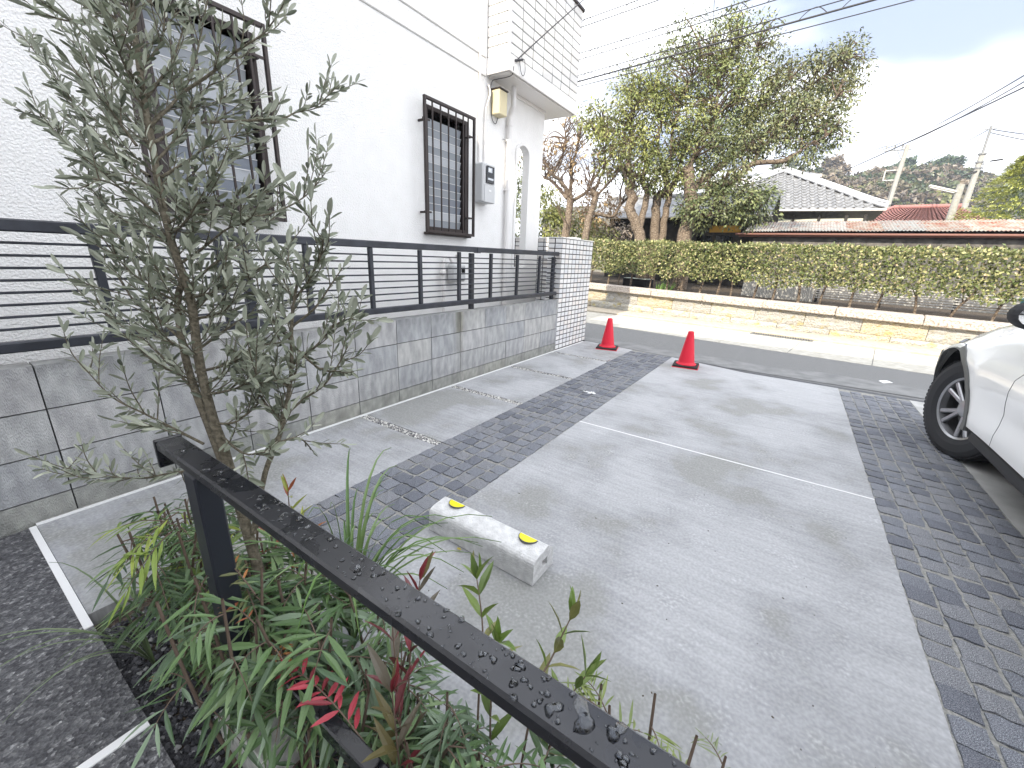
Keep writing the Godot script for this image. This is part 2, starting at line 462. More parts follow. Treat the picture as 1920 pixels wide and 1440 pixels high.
const OLIVE_BRANCHES = [
	[-1.53, 1.39, -0.47, -1.66, 1.44, -0.46, -1.8, 1.49, -0.45, -1.95, 1.61, -0.45, -2.2, 1.83, -0.42],
	[-1.52, 1.36, -0.47, -1.61, 1.38, -0.42, -1.68, 1.42, -0.39, -1.77, 1.49, -0.36, -1.85, 1.55, -0.33],
	[-1.55, 1.46, -0.49, -1.69, 1.54, -0.51, -1.89, 1.67, -0.5, -2.1, 1.87, -0.52],
	[-1.63, 1.7, -0.52, -1.62, 1.75, -0.49, -1.65, 1.75, -0.43, -1.62, 1.73, -0.38, -1.64, 1.74, -0.32],
	[-1.64, 1.73, -0.53, -1.73, 1.8, -0.51, -1.81, 1.86, -0.5, -1.88, 1.93, -0.5],
	[-1.58, 1.47, -0.47, -1.66, 1.58, -0.44, -1.68, 1.61, -0.42, -1.73, 1.7, -0.39],
	[-1.46, 1.22, -0.46, -1.58, 1.25, -0.44, -1.72, 1.3, -0.42, -1.85, 1.38, -0.41],
	[-1.49, 1.29, -0.46, -1.5, 1.33, -0.42, -1.5, 1.36, -0.37, -1.5, 1.36, -0.32],
	[-1.3, 0.82, -0.41, -1.42, 0.88, -0.4, -1.54, 0.93, -0.39, -1.67, 0.97, -0.37, -1.79, 1.01, -0.35],
	[-1.27, 0.69, -0.39, -1.36, 0.73, -0.35, -1.43, 0.76, -0.32, -1.51, 0.8, -0.28, -1.59, 0.86, -0.26],
	[-1.23, 0.63, -0.39, -1.37, 0.59, -0.33, -1.49, 0.55, -0.29, -1.65, 0.53, -0.23, -1.78, 0.53, -0.19],
	[-1.37, 0.96, -0.42, -1.43, 1.01, -0.4, -1.5, 1.06, -0.37, -1.54, 1.12, -0.36, -1.58, 1.16, -0.34],
	[-1.4, 1.06, -0.44, -1.46, 1.1, -0.4, -1.53, 1.16, -0.37, -1.57, 1.23, -0.35],
	[-1.55, 1.52, -0.5, -1.54, 1.63, -0.59, -1.57, 1.74, -0.65, -1.61, 1.88, -0.71, -1.65, 1.99, -0.76],
	[-1.54, 1.48, -0.5, -1.55, 1.54, -0.58, -1.55, 1.57, -0.65, -1.57, 1.6, -0.71, -1.59, 1.63, -0.76],
	[-1.5, 1.62, -0.58, -1.43, 1.67, -0.63, -1.39, 1.71, -0.66, -1.35, 1.73, -0.68, -1.3, 1.76, -0.71, -1.27, 1.81, -0.74],
	[-1.43, 1.54, -0.6, -1.37, 1.56, -0.69, -1.35, 1.58, -0.76, -1.36, 1.61, -0.81, -1.34, 1.65, -0.88, -1.35, 1.71, -0.94],
	[-1.48, 1.32, -0.48, -1.47, 1.3, -0.52, -1.36, 1.3, -0.64, -1.32, 1.33, -0.72, -1.3, 1.38, -0.79, -1.31, 1.45, -0.86],
	[-1.46, 1.27, -0.47, -1.35, 1.31, -0.51, -1.22, 1.32, -0.54, -1.14, 1.34, -0.55],
	[-1.51, 1.39, -0.49, -1.48, 1.44, -0.55, -1.44, 1.49, -0.6, -1.4, 1.52, -0.66],
	[-1.59, 1.59, -0.51, -1.58, 1.69, -0.58, -1.61, 1.8, -0.64, -1.66, 1.92, -0.69],
	[-1.39, 1.1, -0.46, -1.39, 1.16, -0.53, -1.39, 1.22, -0.61, -1.4, 1.27, -0.68, -1.41, 1.32, -0.75],
	[-1.39, 1.07, -0.45, -1.32, 1.1, -0.52, -1.28, 1.15, -0.59, -1.25, 1.19, -0.65, -1.26, 1.25, -0.69],
	[-1.14, 1.08, -0.62, -1.07, 1.14, -0.63, -1.01, 1.2, -0.63, -0.96, 1.24, -0.61],
	[-1.13, 1.01, -0.6, -1.08, 1.06, -0.64, -1.06, 1.12, -0.68, -1.04, 1.17, -0.71],
	[-1.11, 0.91, -0.58, -1.06, 0.96, -0.62, -1.03, 1.02, -0.67, -0.99, 1.04, -0.7],
	[-1.1, 0.77, -0.53, -1.06, 0.82, -0.57, -1.02, 0.86, -0.61, -1, 0.92, -0.65, -0.99, 0.96, -0.67],
	[-1.34, 0.93, -0.43, -1.35, 0.98, -0.52, -1.36, 1.02, -0.6, -1.36, 1.04, -0.68],
	[-1.32, 0.88, -0.42, -1.23, 0.91, -0.47, -1.16, 0.96, -0.51, -1.08, 0.98, -0.54],
	[-1.29, 0.82, -0.42, -1.16, 0.86, -0.45, -1.06, 0.92, -0.47],
	[-1.26, 0.75, -0.41, -1.21, 0.75, -0.45, -1.17, 0.8, -0.5, -1.16, 0.84, -0.52],
	[-1.09, 0.75, -0.52, -1.16, 0.79, -0.52, -1.23, 0.84, -0.52, -1.28, 0.88, -0.52],
	[-1.1, 0.7, -0.5, -1.13, 0.68, -0.58, -1.17, 0.6, -0.64],
	[-1.12, 0.97, -0.59, -1.19, 1.02, -0.58, -1.24, 1.08, -0.58, -1.27, 1.13, -0.59],
	[-1.42, 1.16, -0.46, -1.34, 1.21, -0.5, -1.25, 1.26, -0.53, -1.17, 1.27, -0.55],
	[-1.47, 1.24, -0.46, -1.65, 1.27, -0.46, -1.82, 1.28, -0.46],
	[-1.65, 1.77, -0.54, -1.72, 1.82, -0.51, -1.78, 1.9, -0.49],
	[-1.66, 1.82, -0.55, -1.66, 1.9, -0.62, -1.68, 1.99, -0.68],
	[-1.61, 1.67, -0.52, -1.58, 1.74, -0.57, -1.57, 1.82, -0.59],
	[-1.58, 1.57, -0.51, -1.57, 1.62, -0.46, -1.53, 1.66, -0.43],
	[-1.55, 1.48, -0.49, -1.66, 1.51, -0.48, -1.79, 1.54, -0.46],
	[-1.51, 1.36, -0.48, -1.5, 1.38, -0.53, -1.49, 1.42, -0.6, -1.49, 1.46, -0.66],
	[-1.46, 1.24, -0.47, -1.35, 1.27, -0.47, -1.24, 1.35, -0.49],
	[-1.39, 1.1, -0.46, -1.44, 1.15, -0.44, -1.49, 1.18, -0.4],
	[-1.36, 1.02, -0.45, -1.28, 1.04, -0.49, -1.22, 1.1, -0.52, -1.19, 1.14, -0.54],
	[-1.33, 0.92, -0.44, -1.32, 0.97, -0.38, -1.29, 1.04, -0.34],
	[-1.24, 0.72, -0.42, -1.11, 0.7, -0.42, -1.01, 0.73, -0.43],
	[-1.1, 0.85, -0.56, -1.25, 0.86, -0.57, -1.39, 0.89, -0.61],
	[-1.14, 1.08, -0.62, -1.26, 1.13, -0.66, -1.33, 1.21, -0.73],
	[-1.12, 0.96, -0.59, -1.02, 0.91, -0.6, -0.95, 0.91, -0.62],
	[-1.53, 1.43, -0.49, -1.54, 1.5, -0.55, -1.55, 1.64, -0.64, -1.54, 1.69, -0.7],
	[-1.59, 1.62, -0.51, -1.52, 1.65, -0.46, -1.42, 1.68, -0.42],
	[-1.56, 1.52, -0.5, -1.6, 1.59, -0.57, -1.57, 1.63, -0.68, -1.59, 1.69, -0.75],
	[-1.5, 1.35, -0.48, -1.58, 1.39, -0.45, -1.65, 1.45, -0.44]]
const LIMBS_BARE_A = [
	[0.17, 0.10, [-5.99, 1.47, -11.69, -6.06, 1.98, -11.83, -6.13, 2.86, -12.11, -6.24, 3.14, -12.14]],
	[0.09, 0.03, [-6.24, 3.14, -12.14, -6.43, 3.45, -12, -6.65, 3.65, -11.81, -6.9, 4.03, -11.66]],
	[0.07, 0.03, [-6.24, 2.98, -12.09, -6.79, 3.47, -12.15, -7.16, 3.62, -12.22]],
	[0.08, 0.03, [-6.18, 3.08, -12.16, -6.27, 3.5, -12.35, -6.36, 3.82, -12.5, -6.4, 4.55, -12.84, -6.45, 4.89, -13.02]],
	[0.07, 0.03, [-6.08, 2.93, -12.17, -5.72, 3.17, -12.33, -5.61, 3.38, -12.31, -5.39, 3.74, -12.42]],
	[0.05, 0.02, [-6.71, 3.67, -11.91, -6.58, 4.06, -12.13, -6.55, 4.53, -12.33, -6.68, 5.06, -12.43]]]
const LIMBS_BARE_B = [
	[0.13, 0.09, [-5.31, 1.49, -11.64, -5.37, 1.89, -11.75, -5.38, 2.39, -11.93, -5.36, 2.76, -12.08, -5.34, 3.02, -12.19, -5.5, 3.16, -12.14]],
	[0.07, 0.05, [-5.34, 2.54, -12.01, -5.17, 2.52, -12.21, -4.87, 2.5, -12.49, -4.8, 2.82, -12.75, -4.68, 3.04, -13.01]],
	[0.05, 0.02, [-5.43, 3.11, -12.16, -5.41, 3.54, -12.5, -5.44, 4.11, -12.86, -5.7, 4.75, -13.1]],
	[0.05, 0.02, [-5.34, 3.02, -12.19, -5.05, 3.35, -12.29, -4.8, 3.69, -12.37, -4.71, 4.16, -12.4]],
	[0.04, 0.02, [-4.79, 2.82, -12.72, -4.86, 3.35, -12.87, -4.74, 3.74, -13.1]]]
const LIMBS_TWIN = [
	[0.19, 0.12, [-3.65, 0.82, -11.99, -3.9, 1.88, -12.21, -4.08, 2.25, -12.23, -4.32, 2.68, -12.23, -4.28, 2.94, -12.35, -4.42, 3.18, -12.35, -4.42, 3.47, -12.46, -4.62, 3.83, -12.46]],
	[0.12, 0.07, [-3.97, 2.14, -12.26, -3.99, 2.92, -12.64, -4.08, 3.23, -12.8, -4.26, 3.49, -12.87, -4.3, 4.07, -13.16, -4.54, 4.68, -13.33]],
	[0.06, 0.02, [-4.44, 3.25, -12.37, -4.77, 3.93, -12.21, -5.04, 4.3, -11.98]],
	[0.06, 0.03, [-4.62, 3.83, -12.46, -4.65, 4.44, -12.79, -4.87, 5.05, -12.99, -4.84, 5.68, -13.37]]]
const LIMBS_MULTI = [
	[0.17, 0.10, [-3.59, 1.41, -12.62, -3.66, 1.93, -12.77, -3.76, 2.6, -12.95, -3.82, 3.04, -13.07, -3.63, 3.25, -13.27, -3.79, 3.72, -13.34, -3.88, 3.94, -13.36]],
	[0.14, 0.08, [-3.33, 1.42, -12.54, -3.43, 1.93, -12.74, -3.51, 2.75, -13.07, -3.52, 3.35, -13.36, -3.31, 3.82, -13.75, -3.2, 4.17, -14.03]],
	[0.07, 0.03, [-3.88, 3.94, -13.36, -4.17, 4.56, -13.57, -4.24, 5.21, -13.93, -4.64, 6, -14.13]],
	[0.09, 0.03, [-3.54, 3.32, -13.36, -3.5, 3.99, -13.82, -3.5, 4.79, -14.31, -3.33, 5.78, -14.97, -3.4, 6.61, -15.42]],
	[0.06, 0.03, [-3.79, 3.72, -13.34, -3.69, 4.21, -13.43, -3.75, 4.9, -13.49, -3.6, 6.03, -13.85, -3.34, 6.7, -14.12]],
	[0.05, 0.02, [-3.17, 4.15, -13.91, -3.08, 4.63, -13.77, -2.84, 4.97, -13.68]]]
const LIMBS_BIG = [
	[0.24, 0.17, [-2.67, 1.29, -12.31, -2.77, 1.92, -12.47, -2.77, 2.45, -12.67, -2.81, 2.9, -12.81, -2.96, 3.39, -12.89, -3.06, 3.73, -12.95]],
	[0.14, 0.07, [-2.88, 3.11, -12.84, -2.75, 3.4, -13.23, -2.41, 3.88, -13.84, -2.02, 4.36, -14.47, -1.68, 4.82, -15.06, -1.22, 5.36, -15.77]],
	[0.12, 0.06, [-2.78, 2.76, -12.77, -2.35, 3.08, -13.03, -1.77, 3.57, -13.44, -1.55, 3.83, -13.53, -0.93, 3.88, -13.8, -0.73, 4, -13.84]],
	[0.08, 0.03, [-1.56, 3.84, -13.6, -1.45, 4.3, -13.94, -1.01, 4.79, -14.5, -0.44, 5.23, -15.14, -0.06, 5.77, -15.68]],
	[0.08, 0.04, [-2.88, 3.22, -12.88, -2.38, 3.24, -13.03, -2.05, 3.23, -13.05]],
	[0.07, 0.03, [-2.79, 2.45, -12.65, -2.27, 2.5, -12.72, -1.71, 2.51, -12.81, -1.29, 2.59, -12.82]],
	[0.07, 0.03, [-3.02, 3.66, -12.95, -2.98, 4.41, -13.41, -2.78, 5.17, -13.98, -2.9, 6.23, -14.45, -2.69, 7.32, -15.14]],
	[0.06, 0.02, [-2.01, 4.34, -14.37, -1.93, 5.14, -14.8, -1.71, 5.91, -15.31, -1.3, 6.4, -15.85]],
	[0.05, 0.02, [-1.71, 4.87, -15.26, -1.14, 5.59, -15.91, -0.77, 6.36, -16.43, -0.64, 6.97, -16.75]],
	[0.05, 0.02, [-0.77, 6.36, -16.43, -0.35, 6.83, -16.89, -0.05, 7.3, -17.25]],
	[0.04, 0.02, [-0.44, 5.22, -15.1, 0.11, 4.9, -15.34, 0.26, 4.77, -15.39]],
	[0.05, 0.02, [-2.8, 5.19, -14.04, -2.44, 5.83, -14.68, -2.34, 6.48, -15.15, -2.26, 7.3, -15.67]],
	[0.04, 0.02, [-0.73, 4, -13.84, -0.38, 4.31, -14.17, -0.08, 4.53, -14.45]]]
const CLUMPS_BIG = [
	[-2.39, 3.65, -13.11, 0.86, 0.37, 0.90, 500, 2],
	[-3.45, 6.89, -14.61, 1.23, 0.85, 1.20, 1700, 1],
	[-2.67, 7.45, -15.33, 0.85, 0.69, 1.00, 1000, 1],
	[-2.88, 5.51, -14.23, 1.36, 1.06, 1.40, 2600, 1],
	[-1.97, 5.96, -15.12, 0.99, 0.84, 1.20, 1500, 2],
	[-1.26, 6.22, -15.93, 0.85, 0.77, 1.00, 1100, 2],
	[-0.69, 6.59, -16.57, 0.78, 0.66, 0.90, 900, 2],
	[-0.19, 6.84, -16.99, 0.66, 0.56, 0.80, 700, 2],
	[-0.08, 7.33, -17.24, 0.41, 0.38, 0.60, 350, 2],
	[-0.11, 5.86, -16.18, 0.72, 0.48, 0.80, 700, 2],
	[-1.32, 5.05, -14.83, 1.19, 0.68, 1.10, 1700, 2],
	[-0.51, 4.98, -15.09, 0.85, 0.53, 0.90, 1000, 2],
	[-1.81, 4.49, -14.05, 1.02, 0.55, 1.00, 1300, 2],
	[-0.17, 4.61, -14.92, 0.52, 0.40, 0.70, 500, 3],
	[-0.58, 4.13, -14.11, 0.56, 0.31, 0.60, 350, 3],
	[-1.73, 2.89, -13.01, 0.87, 0.53, 0.90, 1500, 3],
	[-2.29, 2.64, -12.68, 0.78, 0.51, 0.90, 1100, 3],
	[-1.27, 2.57, -12.94, 0.52, 0.36, 0.70, 500, 3],
	[-1.94, 7.01, -15.77, 0.54, 0.46, 0.70, 260, 2],
	[-2.42, 4.34, -13.35, 0.86, 0.64, 1.00, 900, 3],
	[0.23, 6.56, -17.17, 0.31, 0.34, 0.50, 160, 2]]
const CLUMPS_MULTI = [
	[-3.64, 3.49, -12.86, 0.90, 0.45, 0.90, 600, 1],
	[-4.10, 6.36, -14.24, 1.09, 0.86, 1.20, 1300, 1],
	[-3.99, 4.98, -13.68, 1.32, 0.93, 1.30, 2000, 0],
	[-3.26, 4.09, -13.70, 1.08, 0.65, 1.10, 1200, 1],
	[-4.64, 5.81, -13.68, 0.86, 0.78, 1.00, 900, 0],
	[-3.94, 7.70, -14.97, 0.79, 0.55, 0.80, 420, 1]]
const CLUMPS_TWIN = [
	[-4.70, 4.09, -12.38, 0.75, 0.67, 1.00, 700, 0],
	[-5.12, 4.75, -12.47, 0.72, 0.69, 1.00, 900, 0],
	[-4.69, 5.43, -13.00, 0.76, 0.76, 1.00, 800, 0],
	[-4.25, 3.72, -12.79, 0.84, 0.61, 0.90, 800, 1],
	[-5.03, 6.14, -13.05, 0.60, 0.53, 0.80, 260, 0]]
const CLUMPS_BARE_A = [
	[-6.62, 4.68, -12.46, 0.61, 0.58, 0.80, 170, 4],
	[-6.84, 4.08, -12.09, 0.40, 0.48, 0.50, 60, 4],
	[-6.11, 3.80, -12.47, 0.23, 0.36, 0.40, 70, 4]]
const CLUMPS_BARE_B = [
	[-5.75, 5.15, -12.71, 0.66, 0.50, 0.80, 420, 0],
	[-5.29, 4.20, -12.66, 0.66, 0.62, 0.80, 150, 4],
	[-5.61, 2.60, -12.61, 0.49, 0.59, 0.60, 160, 4]]
const CLUMPS_SHRUBS = [
	[-8.59, 3.62, -13.40, 0.57, 0.94, 0.80, 700, 3],
	[-8.20, 2.32, -12.55, 0.66, 0.62, 0.80, 800, 3],
	[-9.00, 4.64, -14.14, 0.51, 0.59, 0.70, 260, 4],
	[-7.46, 2.96, -13.28, 0.47, 0.55, 0.80, 600, 0],
	[-7.12, 2.28, -13.24, 0.62, 0.51, 0.80, 800, 0],
	[-6.78, 2.47, -14.17, 0.57, 0.57, 0.80, 500, 0],
	[-6.14, 2.83, -14.72, 0.57, 0.76, 0.80, 420, 4],
	[-8.07, 3.67, -13.89, 0.38, 0.49, 0.70, 150, 0],
	[-5.31, 2.14, -13.76, 0.70, 0.28, 0.70, 380, 5],
	[-5.68, 2.03, -13.35, 0.52, 0.24, 0.60, 300, 0]]

# ---------------------------------------------------------------- scene
func _ready() -> void:
	rng.seed = 20240
	var cam := Camera3D.new()
	cam.name = "camera"
	cam.position = Vector3(0, 1.215, 0)
	cam.rotation = Vector3(deg_to_rad(-17.157), deg_to_rad(33.362), deg_to_rad(2.293))
	cam.fov = 86.30
	cam.near = 0.03
	cam.far = 900.0
	add_child(cam)
	cam.current = true
	var sun := DirectionalLight3D.new()
	sun.name = "sun"
	var el := deg_to_rad(SUN_ELEVATION)
	var az := deg_to_rad(SUN_AZIMUTH)
	sun.basis = Basis.looking_at(-Vector3(sin(az) * cos(el), sin(el), cos(az) * cos(el)))
	sun.light_energy = 1.05
	sun.light_color = Color(1.0, 0.955, 0.87)
	sun.light_angular_distance = 0.5
	sun.shadow_enabled = true
	add_child(sun)
	var we := WorldEnvironment.new()
	we.name = "environment"
	var env := Environment.new()
	env.background_mode = Environment.BG_SKY
	env.sky = Sky.new()
	env.sky.sky_material = sky()
	env.background_energy_multiplier = 1.0
	env.tonemap_mode = Environment.TONE_MAPPER_LINEAR
	env.tonemap_exposure = 2.3
	env.sdfgi_enabled = true
	env.ssao_enabled = true
	env.ssil_enabled = true
	env.fog_enabled = true
	env.fog_density = 0.0009
	env.fog_light_color = Color(0.86, 0.91, 1.0)
	we.environment = env
	add_child(we)

	materials()
	ground_and_road()
	yard()
	porch_and_bed()
	neighbour_house()
	own_house()
	block_wall()
	rail_fence()
	tile_walls()
	far_side()
	far_buildings()
	far_hill()
	utility_lines()
	far_trees()
	car()
	cones_and_stop()
	handrail()
	olive()
	shrubs()
	litter()

func sky() -> PanoramaSkyMaterial:
	var W := 1024
	var H := 512
	var f := noise(71, 1.1, 5)
	f.fractal_gain = 0.55
	var img := Image.create(W, H, false, Image.FORMAT_RGBF)
	for y in H:
		var lat := (0.5 - (y + 0.5) / H) * PI
		for x in W:
			var lon := (x + 0.5) / W * TAU
			var d := Vector3(sin(lon) * cos(lat), sin(lat), -cos(lon) * cos(lat))
			var up := maxf(d.y, 0.0)
			var blue := lerpf(0.0, 1.0, pow(up, 0.55))
			var c := Vector3(0.44, 0.49, 0.58).lerp(Vector3(0.215, 0.275, 0.41), blue)
			var p := d / (up + 0.22)
			var n := f.get_noise_3d(p.x * 0.8 + 5.0, p.y * 0.8, p.z * 1.5)
			var gap := exp(-pow(acos(clampf(d.dot(Vector3(0.16, 0.48, -0.86).normalized()), -1.0, 1.0)) / 0.36, 2.0))
			var cover := smoothstep(-0.42, 0.3, n + 0.18 - 0.78 * gap)
			c = c.lerp(Vector3(1.26, 1.28, 1.32), cover * 0.95)
			img.set_pixel(x, y, Color(c.x, c.y, c.z))
	var s := PanoramaSkyMaterial.new()
	s.panorama = ImageTexture.create_from_image(img)
	return s

func sheet(x0: float, x1: float, z0: float, z1: float, y: float) -> ArrayMesh:
	var b := MB.new()
	b.quad(Vector3(x0, y, z0), Vector3(x1, y, z0), Vector3(x1, y, z1), Vector3(x0, y, z1))
	return b.mesh()

func slab_mesh(poly: Array, top: float, bottom: float) -> ArrayMesh:     # polygon of (x, z), with the yard's texture coordinates
	var b := MB.new()
	var pp := PackedVector2Array(poly)
	var ix := Geometry2D.triangulate_polygon(pp)
	for i in range(0, ix.size(), 3):
		var q := []
		for k in 3:
			var p := pp[ix[i + k]]
			q.append(p)
		if (q[1] - q[0]).cross(q[2] - q[0]) > 0.0: q.reverse()
		for k in [0, 2, 1]:
			b.vert(Vector3(q[k].x, top, q[k].y), Vector3.UP, Vector2((q[k].x + 2.7) / 3.4, -q[k].y / 6.0))
	var mid := Vector2.ZERO
	for p in pp: mid += p
	mid /= pp.size()
	for i in pp.size():
		var a := pp[i]; var e := pp[(i + 1) % pp.size()]
		var A := Vector3(a.x, top, a.y); var E := Vector3(e.x, top, e.y)
		var D := Vector3(0, bottom - top, 0)
		if (A - E).cross(D).dot(Vector3(mid.x, 0, mid.y) - A) > 0.0:
			var t := A; A = E; E = t
		var ua := Vector2((A.x + 2.7) / 3.4, -A.z / 6.0)
		var ue := Vector2((E.x + 2.7) / 3.4, -E.z / 6.0)
		b.quv(A, A + D, E + D, E, ua, ua, ue, ue)
	return b.mesh()

# far wall frame: x along the wall towards the right, z towards the yard, falling a little to the right
func far_frame() -> Transform3D:
	return Transform3D(Basis(Vector3.UP, deg_to_rad(-7.67)) * Basis(Vector3(0, 0, 1), -0.015), Vector3(-4.53, 0.02, -10.56))

func ground_and_road() -> void:
	struct("ground", sheet(-500, 500, -560, 160, -0.13), M.ground)
	struct("road", sheet(-60, 60, -10.2, -5.3, -0.02), M.asphalt)
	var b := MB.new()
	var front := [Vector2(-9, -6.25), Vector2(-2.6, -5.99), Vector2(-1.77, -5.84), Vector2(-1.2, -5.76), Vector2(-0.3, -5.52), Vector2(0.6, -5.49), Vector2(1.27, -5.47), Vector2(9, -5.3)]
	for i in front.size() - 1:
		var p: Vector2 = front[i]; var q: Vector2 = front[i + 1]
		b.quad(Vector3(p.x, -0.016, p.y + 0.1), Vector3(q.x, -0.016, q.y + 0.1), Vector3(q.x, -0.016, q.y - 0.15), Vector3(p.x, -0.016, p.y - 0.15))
	struct("road_edge", b.mesh(), M.wet_shaded_edge)  # dark strip: wet asphalt, with the shade of the slab step painted in
	b = MB.new()
	var prev := Vector3.ZERO
	for i in 40:                     # an older strip of patched asphalt with a ragged edge
		var x := -9.0 + i * 0.5
		var p := Vector3(x, -0.014, -6.25 + 0.045 * x + 0.12 * sin(i * 1.7) * sin(i * 0.6))
		var near := Vector3(x, -0.014, -5.72 + (0.0 if x > -0.5 else (x + 0.5) * 0.17))
		if i: b.quad(Vector3(prev.x, -0.014, -5.72 + (0.0 if prev.x > -0.5 else (prev.x + 0.5) * 0.17)), near, p, prev)
		prev = p
	struct("road_patch", b.mesh(), M.asphalt_worn)
	var F := far_frame()
	b = MB.new()
	var flat := Transform3D(Basis(Vector3.UP, deg_to_rad(-7.67)), Vector3(-4.53, 0, -10.56))
	for i in 21:
		var x := -6.0 + i * 1.0
		b.rbox(flat * Vector3(x + 0.5, -0.062, 1.62), Vector3(0.992, 0.1, 1.68), 0.004, flat.basis)
	struct("gutter_apron", b.mesh(), M.apron)
	b = MB.new()
	b.rbox(flat * Vector3(3.8, -0.02, 0.39), Vector3(22, 0.1, 0.72), 0.012, flat.basis)
	struct("wall_footing", b.mesh(), M.footing)
	var g := thing("gutter_grate", "short steel grating set in the pale gutter below the stone wall", "grate", flat * Vector3(4.65, -0.008, 0.85))
	g.rotation.y = deg_to_rad(-7.67)
	b = MB.new()
	for s in [-1.0, 1.0]:
		b.box(Vector3(0, 0, s * 0.12), Vector3(0.99, 0.02, 0.02))
		b.box(Vector3(s * 0.485, 0, 0), Vector3(0.02, 0.02, 0.22))
	put(g, "frame", b.mesh(), M.steel)
	put(g, "pit", sheet(-0.47, 0.47, 0.11, -0.11, -0.002), M.dark)
	var bar := MB.new()
	bar.box(Vector3.ZERO, Vector3(0.014, 0.018, 0.22))
	var bm := bar.mesh()
	for i in 24: put(g, "bar", bm, M.steel, Transform3D(Basis.IDENTITY, Vector3(-0.46 + i * 0.04, 0.004, 0)))

